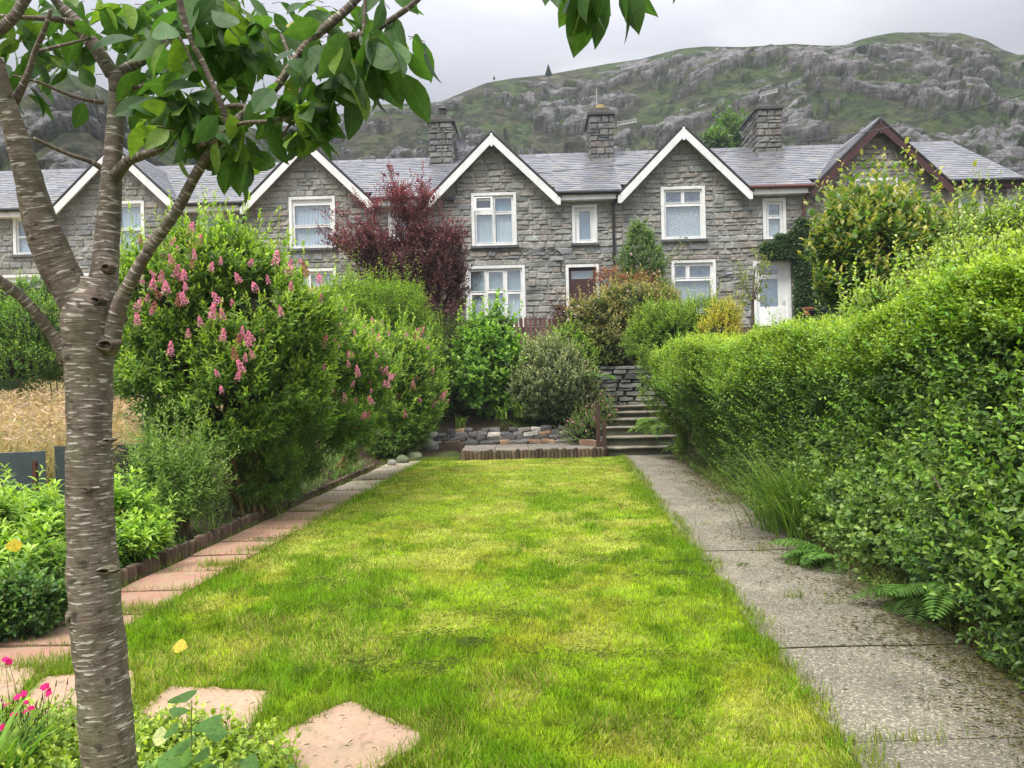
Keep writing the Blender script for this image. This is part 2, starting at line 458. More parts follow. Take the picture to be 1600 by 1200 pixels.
    def f(nt, L, out):
        a = attr(nt, 'Col').outputs['Color']
        rkk = attr(nt, 'Ext').outputs['Vector']
        tcx = N(nt, 'ShaderNodeTexCoord').outputs['Object']
        n1 = noise(nt, L, tcx, 1.6, 8, 0.75)
        n2 = noise(nt, L, tcx, 0.5, 8, 0.7, (1, 1, 3.5))
        c = mul(nt, L, a, ramp(nt, L, n1, [(0.3, (0.55,) * 3), (0.7, (1.5,) * 3)]))
        c = mul(nt, L, c, ramp(nt, L, n2, [(0.32, (0.7,) * 3), (0.68, (1.3,) * 3)]))
        vo = N(nt, 'ShaderNodeTexVoronoi', feature='DISTANCE_TO_EDGE', i_Scale=0.75)
        mpv = N(nt, 'ShaderNodeMapping'); mpv.inputs['Scale'].default_value = (1, 1, .6); mpv.inputs['Rotation'].default_value = (0, .35, 0); L(tcx, mpv.inputs[0])
        mw = mul(nt, L, mpv.outputs[0], N(nt, 'ShaderNodeTexNoise', i_Scale=1.2, i_Detail=4.0).outputs['Color'], .35, 'ADD'); L(mw, vo.inputs['Vector'])
        crk = ramp(nt, L, vo.outputs['Distance'], [(0.0, (.5,) * 3), (.07, (1, 1, 1))])
        cc = mul(nt, L, c, crk); c = mul(nt, L, c, cc, rkk, 'MIX')
        b = bump(nt, L, n1, 0.8, 0.6); b = bump(nt, L, n2, 0.6, 1.0, b)
        princ(nt, L, out, c, 0.9, b, 0.15)
    g.build('hill', mat('hillside', f), smooth=True, kind='structure')
_hill()
# ------------------------------------------------------------------ terrace of houses
FY, FA = 23.0, math.atan(0.030)       # facade plane: through (0,23), turned a little
XH = A([math.cos(FA), -math.sin(FA), 0]); YH = A([math.sin(FA), math.cos(FA), 0])
def S(px, py, off=0.0):
    """photo pixel -> (distance along the facade, height), on the facade plane moved off towards the back"""
    u, v = uv(px, py); d = A([u / F, 1.0, -v / F])
    o = A([0, FY, 0]) + YH * off
    t = np.dot(o, YH) / np.dot(d, YH)
    p = d * t
    return float(np.dot(p - o, XH)), float(EYE + p[2])
ZE, ZB, ZR, ZP = 7.18, 2.85, 9.50, 9.00     # eaves, base, main ridge, gable peak
RY = 3.7                                   # main ridge behind the facade
WHITE = (0.82, 0.82, 0.80); MAROON = (0.070, 0.030, 0.028)
STC = A([(0.175, 0.172, 0.155), (0.20, 0.195, 0.172), (0.15, 0.152, 0.148), (0.215, 0.205, 0.178), (0.18, 0.176, 0.155), (0.205, 0.183, 0.155), (0.165, 0.17, 0.152)]) * A([1.6, 1.62, 1.68])
def free(s0, s1, z0, z1, holes):
    """maximal cells of a rectangle that miss the holes"""
    xs = sorted({s0, s1, *[min(max(h[0], s0), s1) for h in holes], *[min(max(h[1], s0), s1) for h in holes]})
    out = []
    for a, b in zip(xs[:-1], xs[1:]):
        if b - a < 1e-4: continue
        m = (a + b) / 2; z = z0
        for h in sorted([h for h in holes if h[0] < m < h[1]], key=lambda h: h[2]):
            if h[2] > z + 1e-4: out.append((a, b, z, min(h[2], z1)))
            z = max(z, h[3])
            if z >= z1: break
        if z < z1 - 1e-4: out.append((a, b, z, z1))
    return out
MORT = (.33, .32, .285)
TB = []
for j in range(4):
    for i in range(5):
        TB.append((i, j))
TB = A(TB)
def stones_at(g, R, rng, y=0.0, proud=0.023, pal=STC, gap=0.005, axes=None, back=0.02, warp=0.0):
    """R: (n,4) rectangles; each a rough pillowed block on the plane"""
    R = A(R, float); n = len(R)
    if n == 0: return
    x0, x1, z0, z1 = R.T
    gx = A([0, .09, .5, .91, 1.0]); gzz = A([0, .16, .84, 1.0])
    I, J = TB[:, 0], TB[:, 1]
    w = (x1 - x0)[:, None]; h = (z1 - z0)[:, None]
    xx = x0[:, None] + gap + (w - 2 * gap) * gx[I][None]; zz = z0[:, None] + gap + (h - 2 * gap) * gzz[J][None]
    inner = ((I > 0) & (I < 4) & (J > 0) & (J < 3))
    corner = ((I == 0) | (I == 4)) & ((J == 0) | (J == 3))
    jit = rng.normal(0, 1, (n, 20))
    xx = xx + jit * 0.006 - np.where(corner, (I - 2) / 2 * .012, 0)[None]; zz = zz + rng.normal(0, 1, (n, 20)) * 0.005
    pr = proud * rng.uniform(.4, 1.5, (n, 1))
    yy = np.where(inner[None], y - pr + rng.normal(0, .009, (n, 20)), y + back)
    tilt = rng.normal(0, .012, (n, 1)); yy = yy + np.where(inner, 1, 0)[None] * tilt * (I - 2)[None]
    if warp:
        zz = zz + warp * (vn(np.c_[xx.ravel() * 1.1, zz.ravel() * .5, xx.ravel() * 0 + 3]).reshape(zz.shape) - .5) * 2
    V = np.stack([xx, yy, zz], -1)
    if axes is not None:
        o, ax, ay = axes
        V = o + V[..., 0:1] * ax + V[..., 1:2] * ay + V[..., 2:3] * A([0, 0, 1.0])
    c = pal[rng.integers(0, len(pal), n)] * rng.uniform(.87, 1.14, (n, 1))
    c = np.repeat(c, 20, 0)
    q = A([(j * 5 + i, j * 5 + i + 1, (j + 1) * 5 + i + 1, (j + 1) * 5 + i) for j in range(3) for i in range(4)])
    f = (q[None] + (np.arange(n) * 20)[:, None, None]).reshape(-1, 4)
    g.add(V.reshape(-1, 3), f, c)
def course_rects(s0, s1, z0, z1, rng, holes=(), hmin=.13, hmax=.23, wmin=.2, wmax=.62, limit=None, jump=0):
    R = []; z = z0; holes = list(holes)
    if limit is None and jump:
        for _ in range(int((s1 - s0) * (z1 - z0) * jump)):
            w = rng.uniform(.25, .5); h = rng.uniform(.24, .36); a = rng.uniform(s0, s1 - w); c = rng.uniform(z0, z1 - h)
            if all(a + w < q[0] - .03 or a > q[1] + .03 or c + h < q[2] - .03 or c > q[3] + .03 for q in holes):
                holes.append((a, a + w, c, c + h)); R.append((a, a + w, c, c + h))
    while z < z1 - 0.04:
        h = rng.uniform(hmin, hmax); 
        if z1 - (z + h) < .08: h = z1 - z
        a0, a1 = (s0, s1) if limit is None else limit(z + h * .5)
        if a1 - a0 > .12:
            cells = []
            for q in sorted(free(a0, a1, z, z + h, holes)):
                m_ = [i for i, o in enumerate(cells) if abs(o[1] - q[0]) < 1e-6 and abs(o[2] - q[2]) < 1e-6 and abs(o[3] - q[3]) < 1e-6]
                if m_: cells[m_[0]] = (cells[m_[0]][0], q[1], q[2], q[3])
                else: cells.append(q)
            for (a, b, c, d) in cells:
                if d - c < .045: continue
                x = a
                while x < b - 1e-3:
                    w = rng.uniform(wmin, wmax)
                    if b - (x + w) < .14: w = b - x
                    if w > .3 and rng.random() < .22 and (d - c) > .15:
                        m = c + (d - c) * rng.uniform(.4, .6)
                        R += [(x, x + w, c, m)]
                        q = x + w * rng.uniform(.35, .65)
                        R += [(x, q, m, d), (q, x + w, m, d)] if rng.random() < .6 else [(x, x + w, m, d)]
                    else:
                        R.append((x, x + w, c, d))
                    x += w
        z += h
    return R
def slates(g, O, U, Vd, wid, length, rng, exp=.215, sw=.27, lo=None, hi=None):
    """courses of slates on the plane O + a*U + b*Vd"""
    Nn = np.cross(U, Vd); Nn = Nn / np.linalg.norm(Nn)
    if Nn[2] < 0: Nn = -Nn
    P = []; nr = int(math.ceil(length / exp)); ww = []
    for r in range(nr):
        b = r * exp; n = int(wid / sw) + 2
        for i in range(n):
            a0 = (i - (r % 2) * .5) * sw; a1 = a0 + sw - .006
            a0 = max(a0, 0); a1 = min(a1, wid)
            if a1 - a0 < .03: continue
            P.append((a0, a1, b, min(b + exp + .05, length + .02)))
    R = A(P); n = len(R)
    th = .012 + rng.uniform(0, .009, n)
    def pt(a, b, c): return O + a[:, None] * U + b[:, None] * Vd + c[:, None] * Nn
    j = rng.normal(0, .005, n)
    V = np.stack([pt(R[:, 0], R[:, 2] + j, th), pt(R[:, 1], R[:, 2] + j, th + rng.normal(0, .002, n)), pt(R[:, 1], R[:, 3], th * 0 + .001), pt(R[:, 0], R[:, 3], th * 0 + .001),
                  pt(R[:, 0], R[:, 2] + j, th * 0 - .008), pt(R[:, 1], R[:, 2] + j, th * 0 - .008)], 1)
    pal = A([(0.185, 0.18, 0.21), (0.16, 0.157, 0.185), (0.21, 0.20, 0.225), (0.175, 0.175, 0.19), (0.225, 0.208, 0.205), (0.15, 0.155, 0.18)]) * A([.97, 1.0, .95])
    c = pal[rng.integers(0, len(pal), n)] * rng.uniform(.88, 1.08, (n, 1))
    q = A([(0, 1, 2, 3), (4, 5, 1, 0)])
    g.add(V.reshape(-1, 3), (q[None] + (np.arange(n) * 6)[:, None, None]).reshape(-1, 4), np.repeat(c, 6, 0))
    c4 = [O - Nn * .01, O + U * wid - Nn * .01, O + U * wid + Vd * length - Nn * .01, O + Vd * length - Nn * .01]
    g.add(A(c4 + [p - Nn * .06 for p in c4]), A([(0, 1, 2, 3), (7, 6, 5, 4), (0, 4, 5, 1), (1, 5, 6, 2), (2, 6, 7, 3), (3, 7, 4, 0)]), (.06, .058, .065))

def curtain(g, s0, s1, z0, z1, y, rng, kind):
    n = max(14, int((s1 - s0) * 60)); x = np.linspace(s0, s1, n)
    if kind == 'drape':
        rows = []
        for z in np.linspace(z0, z1, 6):
            k = (z1 - z) / (z1 - z0)
            rows.append(np.c_[x, y + .02 + .014 * np.sin(x * 95 + 2 * k + 3 * np.sin(x * 7)) + .008 * np.sin(x * 41), np.full(n, z)])
        P = np.stack(rows, 0)
        c = A([.74, .82, .87]) * (0.93 + 0.07 * np.sin(P[..., 0] * 60 + 2)[..., None])
        g.grid(P, c.reshape(-1, 3))
    else:
        P = np.stack([np.c_[x, np.full(n, y + .02), np.full(n, z)] for z in (z0, z1)], 0); g.grid(P, (.7, .76, .8))
def window(par, s0, s1, z0, z1, lights, rng, label=None, surround=.085, frame=WHITE, sill=True, open_light=None):
    """lights: list of (fx0,fx1,fz0,fz1,kind) as fractions of the frame opening, z upwards"""
    g = Geo()
    ya, yb = -.022, .10
    for (a, b, c, d) in free(s0, s1, z0, z1, [(s0 + surround, s1 - surround, z0 + .02, z1 - surround)]):
        g.box((a, ya, c), (b, yb, d), A(WHITE) * rng.uniform(.93, 1.03))
    a0, a1, c0, c1 = s0 + surround, s1 - surround, z0 + .02, z1 - surround
    w, h = a1 - a0, c1 - c0
    holes = []
    for L in lights:
        holes.append((a0 + L[0] * w, a0 + L[1] * w, c0 + L[2] * h, c0 + L[3] * h))
    for (a, b, c, d) in free(a0, a1, c0, c1, holes):
        g.box((a, .045, c), (b, .11, d), frame)
    win = g.build('window', M_PAINT, par)
    if label: win['label'] = label
    # raised casement beads
    gf = Geo()
    for H_ in holes:
        for (a, b, c, d) in free(H_[0] - .022, H_[1] + .022, H_[2] - .022, H_[3] + .022, [H_]):
            gf.box((a, .028, c), (b, .044, d), A(frame) * 1.02)
    gf.build('frame', M_PAINT, win)
    for L, H_ in zip(lights, holes):
        kind = L[4]
        gp = Geo(); gp.add([(H_[0], .075, H_[2]), (H_[1], .075, H_[2]), (H_[1], .075, H_[3]), (H_[0], .075, H_[3])], A([(0, 1, 2, 3)]))
        gp.build('pane', M_PANE, win)
        gc = Geo()
        if kind in ('drape', 'lace'):
            curtain(gc, H_[0], H_[1], H_[2], H_[3], .115, rng, kind)
            gc.build('curtain', M_LACE if kind == 'lace' else M_CLOTH, win)
        else:
            v = {'sky': (.33, .42, .46), 'dark': (.06, .065, .07), 'blue': (.30, .41, .50), 'leaded': (.30, .37, .43)}[kind]  # painted backings: pale kinds imitate reflected sky, the dark one an unlit room
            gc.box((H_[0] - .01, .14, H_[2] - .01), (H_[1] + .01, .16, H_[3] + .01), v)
            if kind == 'leaded':
                cx, cz = (H_[0] + H_[1]) / 2, H_[2] + (H_[3] - H_[2]) * .42
                for q in range(7):
                    an = q / 7 * 6.283
                    gc.box((cx + math.cos(an) * .05 - .02, .078, cz + math.sin(an) * .045 - .02), (cx + math.cos(an) * .05 + .02, .082, cz + math.sin(an) * .045 + .02), (.10, .09, .16))
                for sgn in (-1, 1):
                    for q in range(4):
                        xx = cx + sgn * (.09 + .035 * q); zz = cz - .02 - .012 * q
                        gc.box((xx - .016, .078, zz - .018), (xx + .016, .082, zz + .018), (.12, .10, .17))
            gc.build('pane_backing', M_CLOTH, win)
    if open_light is not None:
        fx0, fx1, fz0, fz1 = open_light
        g2 = Geo(); x0, x1, b0, b1 = a0 + fx0 * w, a0 + fx1 * w, c0 + fz0 * h, c0 + fz1 * h
        g2_y = 0.0
        for (a, b, c, d) in free(x0, x1, b0, b1, [(x0 + .05, x1 - .05, b0 + .05, b1 - .05)]):
            P = []
            for (xx, yy, zz) in [(a, 0, c), (b, 0, c), (b, .04, c), (a, .04, c), (a, 0, d), (b, 0, d), (b, .04, d), (a, .04, d)]:
                P.append((xx, .03 + yy - (b1 - zz) * .45 - .02, zz))
            g2.add(P, A([(0, 3, 2, 1), (4, 5, 6, 7), (0, 1, 5, 4), (1, 2, 6, 5), (2, 3, 7, 6), (3, 0, 4, 7)]), frame)
        g2.build('casement', M_PAINT, win)
    if sill:
        g3 = Geo(); g3.box((s0 - .05, -.09, z0 - .075), (s1 + .05, .09, z0 - .003), (.12, .125, .13)); g3.build('sill', M_STONE, win)
    return win
def door(par, s0, s1, z0, z1, colr, light, rng, glass='sky', lower=None):
    g = Geo(); sur = .085
    for (a, b, c, d) in free(s0, s1, z0, z1, [(s0 + sur, s1 - sur, z0 - .1, z1 - sur)]):
        g.box((a, -.022, c), (b, .10, d), A(WHITE))
    a0, a1, c0, c1 = s0 + sur, s1 - sur, z0, z1 - sur
    w, h = a1 - a0, c1 - c0
    holes = [(a0 + L[0] * w, a0 + L[1] * w, c0 + L[2] * h, c0 + L[3] * h) for L in light]
    for (a, b, c, d) in free(a0, a1, c0, c1, holes):
        g.box((a, .06, c), (b, .11, d), colr)
    # panels
    g.box((a0 + .12 * w, .048, c0 + .1 * h), (a1 - .12 * w, .0595, c0 + .38 * h), A(colr) * 1.1)
    d_ = g.build('door', M_PAINT, par)
    for L, H_ in zip(light, holes):
        gp = Geo(); gp.add([(H_[0], .08, H_[2]), (H_[1], .08, H_[2]), (H_[1], .08, H_[3]), (H_[0], .08, H_[3])], A([(0, 1, 2, 3)])); gp.build('pane', M_PANE, d_)
        gb = Geo(); gb.box((H_[0] - .01, .13, H_[2] - .01), (H_[1] + .01, .15, H_[3] + .01), {'sky': (.34, .43, .46), 'dark': (.09, .10, .11), 'blue': (.27, .36, .43)}[L[4]]); gb.build('pane_backing', M_CLOTH, d_)  # pale backings imitate sky reflected in the door glass by their colour
    gh = Geo(); gh.tube([(a1 - .09, .05, c0 + .95), (a1 - .09, .01, c0 + .95), (a1 - .2, .01, c0 + .95)], .012, 6, (.5, .5, .5)); gh.build('handle', M_PLASTIC, d_)
    return d_
def chimney(par, s, w, y0, y1, zt, rng, pot, label=None):
    """stack through the roof; faces of blocks on all four sides"""
    g = Geo(); zb = ZR - 1.0
    g.box((s - w / 2 + .04, y0 + .04, zb), (s + w / 2 - .04, y1 - .04, zt - .05), (.13, .13, .125))
    for o, ax, ay, L_ in ((A([s - w / 2, y0, 0]), A([1., 0, 0]), A([0, 1., 0]), w), (A([s + w / 2, y0, 0]), A([0, 1., 0]), A([-1., 0, 0]), y1 - y0),
                          (A([s - w / 2, y1, 0]), A([0, -1., 0]), A([1., 0, 0]), y1 - y0), (A([s + w / 2, y1, 0]), A([-1., 0, 0]), A([0, -1., 0]), w)):
        R = course_rects(0, L_, zb, zt - .12, rng, hmin=.16, hmax=.24, wmin=.22, wmax=.45)
        stones_at(g, R, rng, 0, .02, STC * .62, .006, (o, ax, ay))
    g.box((s - w / 2 - .07, y0 - .07, zt - .12), (s + w / 2 + .07, y1 + .07, zt - .04), (.09, .09, .09))
    # rough flaunching on top
    for q in range(3):
        g.box((s - w / 2 + .02 + .05 * q, y0 + .02 + .05 * q, zt - .04 + .07 * q), (s + w / 2 - .02 - .05 * q, y1 - .02 - .05 * q, zt + .03 + .07 * q), A([.16, .15, .135]) * (1 - .08 * q))
    g.box((s - w / 2 - .03, y0 - .13, ZR - .62), (s + w / 2 + .03, y0 + .0, ZR - .40), (.27, .27, .275))
    c = g.build('chimney', M_STONE, par)
    zt += .16; ym = (y0 + y1) / 2 - .1
    if pot == 'yellow':
        p = Geo(); p.tube([(s + .05, ym, zt - .03), (s + .05, ym, zt + .06), (s + .05, ym, zt + .28), (s + .05, ym, zt + .30)], [.19, .15, .17, .13], 14, (.50, .40, .20)); p.build('chimney_pot', M_CONC, c, smooth=False)
    elif pot == 'cowl':
        p = Geo(); p.tube([(s, ym, zt - .03), (s, ym, zt + .22)], .11, 14, (.16, .16, .16)); p.build('chimney_pot', M_CONC, c)
        p = Geo(); p.tube([(s, ym, zt + .23), (s, ym, zt + .27)], .13, 14, (.05, .05, .05)); p.tube([(s, ym, zt + .42), (s, ym, zt + .47)], [.16, .12], 14, (.05, .05, .05))
        for q in range(6):
            a = q / 6 * 6.283; p.tube([(s + .11 * math.cos(a), ym + .11 * math.sin(a), zt + .26), (s + .11 * math.cos(a), ym + .11 * math.sin(a), zt + .43)], .012, 5, (.05, .05, .05))
        p.build('cowl', M_PLASTIC, c)
    return c

def house(name, label, gl, gr, br, seed, barge=WHITE, gutter=(.02, .02, .022), fascia=WHITE, openings=(), stk=None, end=False, pipe=None, left=True, pal=STC):
    """gl..gr gable wall, gr..br recess bay (facade distances)"""
    rng = np.random.default_rng(seed)
    o = A([0, FY, 0])
    x0 = gl
    loc = o + XH * x0; loc = (loc[0], loc[1], ZB)
    t = thing(name, label, 'house', loc, -FA)
    dz = -ZB
    def sh(g):     # to the house's own frame
        for i, V in enumerate(g.v): g.v[i] = V + A([-x0, 0, dz])
        return g
    class LG(Geo):
        def build(s, *a, **k):
            sh(s); return Geo.build(s, *a, **k)
    global _G
    g = LG()
    holes = [(a, b, c, d) for (kind, a, b, c, d, *_) in openings]
    lint = [(a - rng.uniform(.08, .2), b + rng.uniform(.08, .2), d + .002, d + rng.uniform(.14, .19)) for (a, b, c, d) in holes if d < ZE - .35]
    # mortar wall
    top2 = ZE + .3; gm = (gl + gr) / 2; hw = (gr - gl) / 2; rise = ZP - ZE
    for (a, b, c, d) in free(gl, br - .002, ZB - .4, ZE, holes): g.box((a, .008, c), (b, .34, d), MORT)
    inset = hw * (top2 - ZE) / rise
    for (a, b, c, d) in free(gl + inset, gr - inset, ZE, top2, holes): g.box((a, .008, c), (b, .34, d), MORT)
    g.prism([(gl + inset, top2), (gr - inset, top2), (gm, ZP - .05)], .008, .34, MORT)
    for sg, e in ((1, gl), (-1, gr)):
        g.prism([(e, ZE), (e + sg * inset, ZE), (e + sg * inset, top2)][::sg], .0095, .33, MORT)
    stones_at(g, course_rects(gl, br - .003, ZB - .3, ZE, rng, holes + lint, jump=.9), rng, pal=pal, warp=.018)
    stones_at(g, lint, rng, pal=pal)
    stones_at(g, course_rects(gl, gr, ZE, ZP - .15, rng, holes, limit=lambda z: (gl + hw * (z - ZE) / rise, gr - hw * (z - ZE) / rise)), rng, pal=pal, warp=.018)
    # side, back walls
    g.box((gl + .003, RY * 2 - .35, ZB - .4), (br - .003, RY * 2, ZE), (.17, .165, .15))
    for e, s_ in ((gl + .003, 1), (br - .003, -1)):
        pts = [(.345, ZB - .4), (RY * 2 - .355, ZB - .4), (RY * 2 - .355, ZE - .1), (RY, ZR - .12), (.345, ZE + .1)]
        V = [(e, y, z) for y, z in pts] + [(e + .3 * s_, y, z) for y, z in pts]
        f = [tuple(range(5)), tuple(range(9, 4, -1))] + [(i, (i + 1) % 5, (i + 1) % 5 + 5, i + 5) for i in range(5)]
        g.add(V, f, (.16, .155, .145))
    if end:
        R = course_rects(0, RY * 2 - .3, ZB, ZE, rng)
        stones_at(g, R, rng, 0, .03, pal, .009, (A([br, 0.2, 0]), A([0, 1., 0]), A([-1., 0, 0])))
        g.box((br - .32, -.03, ZB), (br + .035, .03, ZE - .05), (.62, .61, .58))
    wall = g.build('wall', M_STONE, t)
    # roof
    g = LG(); slope = A([0, RY + .25, ZR - ZE + .0]); ln = np.linalg.norm(slope); sv = slope / ln
    xr = br + (.16 if end else -.002)
    slates(g, A([gr + .002, -.25, ZE + .02]), A([1., 0, 0]), sv, xr - gr - .002, ln, rng)
    q0 = .60 / sv[1]; slates(g, A([gl + .002, -.25, ZE + .02]) + sv * q0, A([1., 0, 0]), sv, gr - gl, ln - q0, rng)
    sb = A([0, -(RY + .25), ZR - ZE]); sb = sb / np.linalg.norm(sb)
    slates(g, A([gl + .002, RY * 2 + .25, ZE + .02]), A([1., 0, 0]), sb, xr - gl - .002, ln, rng, exp=.3, sw=.5)
    ov = .14; sl = rise / hw; gd = 3.35
    for sg in (-1, 1):
        ex = gm + sg * (hw + ov); ez = ZE - ov * sl + .11
        vd = A([-sg * (hw + ov), 0, (hw + ov) * sl]); L_ = np.linalg.norm(vd)
        slates(g, A([ex, -.30, ez]), A([0, 1., 0]), vd / L_, gd, L_, rng)
    roof = g.build('roof', M_SLATE, t)
    g = LG()
    x = gl + .03
    while x < xr:
        x2 = min(x + .45, xr)
        g.prism([(RY - .13, ZR - .03), (RY + .13, ZR - .03), (RY + .05, ZR + .06), (RY - .05, ZR + .06)], x, x2 - .012, (.15, .145, .16)) if False else None
        V = []
        for xx in (x, x2 - .012):
            V += [(xx, RY - .15, ZR - .055), (xx, RY - .05, ZR + .065), (xx, RY + .05, ZR + .065), (xx, RY + .15, ZR - .055)]
        g.add(V, [(0, 1, 5, 4), (1, 2, 6, 5), (2, 3, 7, 6), (3, 0, 4, 7), (3, 2, 1, 0), (4, 5, 6, 7)], A([.15, .145, .16]) * rng.uniform(.8, 1.3))
        g.box((x2 - .045, RY - .05, ZR + .06), (x2 + .02, RY + .05, ZR + .10), (.13, .125, .14))
        x = x2
    g.build('ridge_tiles', M_SLATE, roof); g = LG()
    y = -.32
    while y < 3.0:
        V = []
        for yy in (y, y + .44):
            V += [(gm - .14, yy, ZP + .0), (gm - .04, yy, ZP + .14), (gm + .04, yy, ZP + .14), (gm + .14, yy, ZP + .0)]
        g.add(V, [(0, 1, 5, 4), (1, 2, 6, 5), (2, 3, 7, 6), (3, 0, 4, 7), (3, 2, 1, 0), (4, 5, 6, 7)], A([.15, .145, .16]) * rng.uniform(.8, 1.2))
        y += .45
    g.build('ridge_tiles', M_SLATE, roof)
    # lead valley strips
    # bargeboards with boxed feet
    g = LG(); bw = .195
    for sg in (-1, 1):
        ex = gm + sg * (hw + .16); ez = ZE - .16 * sl + .02
        n_ = A([sl, 1]) / math.hypot(sl, 1) * -bw
        px_, pz_ = gm, ZP + .02
        drop = bw * math.hypot(sl, 1) / 1.0
        P = [(ex, ez), (ex, ez - drop * .72), (ex - sg * .10, ez - drop * .72), (gm, pz_ - drop), (gm, pz_)]
        if sg < 0: P = P[::1]
        else: P = P[::-1]
        g.prism(P, -.335, -.30, A(barge))
        # soffit
        a, b = (ex - sg * .02, ez - .06), (gm, pz_ - .06)
        g.add([(a[0], -.30, a[1]), (b[0], -.30, b[1]), (b[0], .03, b[1]), (a[0], .03, a[1])], A([(0, 1, 2, 3)]), A(barge) * .9)
    g.box((gm - .035, -.355, ZP - .36), (gm + .035, -.336, ZP + .03), A(barge) * 1.02)
    g.build('bargeboard', M_PAINT, t)
    g = LG()
    for sg in (-1, 1):
        ex = gm + sg * (hw + .2); ez = ZE - .2 * sl + .06
        P = [(ex, ez), (gm, ZP + .06), (gm, ZP + .12), (ex, ez + .055)]
        g.prism(P if sg < 0 else P[::-1], -.35, -.302, (.05, .05, .055))
    g.build('verge', M_SLATE, roof)
    # fascia + gutter on the bay
    a, b = gr + .16, br - (.16 if not end else -.14)
    if b > a + .2:
        g = LG(); g.box((a, -.28, ZE - .19), (b, -.03, ZE - .02), A(fascia)); g.build('fascia', M_PAINT, t)
        g = LG(); g.tube([(a - .1, -.335, ZE + .01), (b + .06, -.335, ZE - .0)], .062, 10, gutter); g.tube([(a + .5, -.335, ZE), (a + .56, -.335, ZE)], .072, 10, gutter)
        g.build('gutter', M_PLASTIC, t)
    if pipe is not None:
        g = LG(); pc = pipe[1]
        g.tube([(pipe[0] + .12, -.32, ZE - .03), (pipe[0] + .10, -.25, ZE - .16), (pipe[0], -.11, ZE - .34), (pipe[0], -.10, ZE - .5), (pipe[0], -.10, ZB + .1)], .040, 9, pc)
        for z in (ZE - .5, ZE - 1.8, ZE - 3.1): g.tube([(pipe[0], -.10, z), (pipe[0], -.10, z - .09)], .052, 9, pc)
        g.build('downpipe', M_PLASTIC, t)
    if stk: 
        w_, y0_, y1_, zt_, pot = stk[1:]
        _build = Geo.build
        def nb(s, *a2, **k2):
            if not getattr(s, '_sh', False): sh(s); s._sh = True
            return _build(s, *a2, **k2)
        Geo.build = nb
        chimney(t, stk[0], w_, y0_, y1_, zt_, rng, pot)
        Geo.build = _build
    _build = Geo.build
    def nb(s, *a2, **k2):
        sh(s); return _build(s, *a2, **k2)
    Geo.build = nb
    for op in openings:
        kind, a, b, c, d, spec, *rest = op
        if kind == 'w': window(t, a, b, c, d, spec, rng, **(rest[0] if rest else {}))
        else: door(t, a, b, c, d, rest[0], spec, rng)
    Geo.build = _build
    return t
def rect(x0, y0, x1, y1):
    a = S(x0, (y0 + y1) / 2)[0]; b = S(x1, (y0 + y1) / 2)[0]; c = S((x0 + x1) / 2, y1)[1]; d = S((x0 + x1) / 2, y0)[1]
    return a, b, c, d
def sx(px, py=310): return S(px, py)[0]
BAYW = [(0, .30, .0, 1)]
two_over_two = [(.06, .94, .52, .95, 'drape'), (.06, .94, .05, .47, 'drape')]
# edges of the five full houses
GL = [sx(92), sx(389), sx(675), sx(972), sx(1270)]
GR = [sx(282), sx(579), sx(867), sx(1163), sx(1472)]
def shift(op, ds): return op
def W_(*a): return ('w', *rect(*a[:4]), *a[4:])
OP = {}
OP[0] = [W_(180, 314, 226, 398, two_over_two), W_(313, 330, 350, 384, [(.2, .8, .5, .9, 'blue'), (.2, .8, .07, .42, 'blue')]),
         W_(120, 426, 208, 500, [(.05, .47, .08, .92, 'drape'), (.53, .95, .08, .92, 'drape')]), ('d', *rect(305, 428, 357, 545), [(.12, .88, .55, .95, 'sky')], (.5, .5, .5))]
OP[1] = [W_(452, 307, 524, 388, [(.06, .94, .48, .88, 'drape'), (.06, .94, .05, .42, 'drape')]),
         W_(440, 420, 526, 508, [(.05, .46, .08, .95, 'drape'), (.54, .95, .08, .95, 'drape')]), ('d', *rect(600, 418, 650, 535), [(.12, .88, .84, .96, 'sky')], (.4, .4, .4)),
         W_(607, 320, 643, 376, [(.2, .8, .08, .92, 'blue')])]
OP[2] = [W_(737, 301, 807, 384, [(.06, .44, .76, .91, 'dark'), (.53, .95, .68, .94, 'blue'), (.05, .45, .06, .62, 'drape'), (.53, .95, .06, .62, 'drape')], dict(open_light=(.01, .47, .68, .99))),
         W_(728, 415, 821, 512, [(.04, .30, .62, .96, 'sky'), (.38, .64, .65, .94, 'sky'), (.72, .97, .62, .96, 'sky'), (.06, .28, .05, .56, 'drape'), (.36, .64, .05, .58, 'drape'), (.73, .95, .05, .56, 'drape')]),
         ('d', *rect(885, 413, 937, 529), [(.10, .90, .84, .955, 'sky')], MAROON),
         W_(894, 320, 933, 380, [(.22, .8, .09, .9, 'blue')])]
OP[3] = [W_(1033, 291, 1102, 374, [(.05, .46, .74, .95, 'leaded'), (.54, .96, .74, .95, 'leaded'), (.05, .95, .05, .66, 'lace')], dict(surround=.09)),
         W_(1050, 406, 1119, 505, [(.02, .30, .76, .95, 'leaded'), (.40, .94, .76, .95, 'leaded'), (.02, .94, .05, .70, 'lace')]),
         ('d', *rect(1178, 407, 1236, 520), [(.1, .72, .84, .98, 'dark'), (.12, .70, .15, .78, 'blue')], WHITE),
         W_(1192, 310, 1228, 374, [(.2, .82, .64, .92, 'leaded'), (.18, .84, .06, .54, 'lace')])]
OP[4] = [W_(1333, 278, 1403, 360, [(.06, .44, .1, .9, 'dark'), (.53, .95, .1, .9, 'drape')]), W_(1330, 400, 1415, 500, [(.05, .47, .08, .92, 'drape'), (.53, .95, .08, .92, 'drape')]),
         W_(1497, 299, 1537, 362, [(.08, .92, .05, .92, 'dark')]), ('d', *rect(1495, 400, 1545, 515), [(.12, .88, .84, .96, 'sky')], MAROON)]
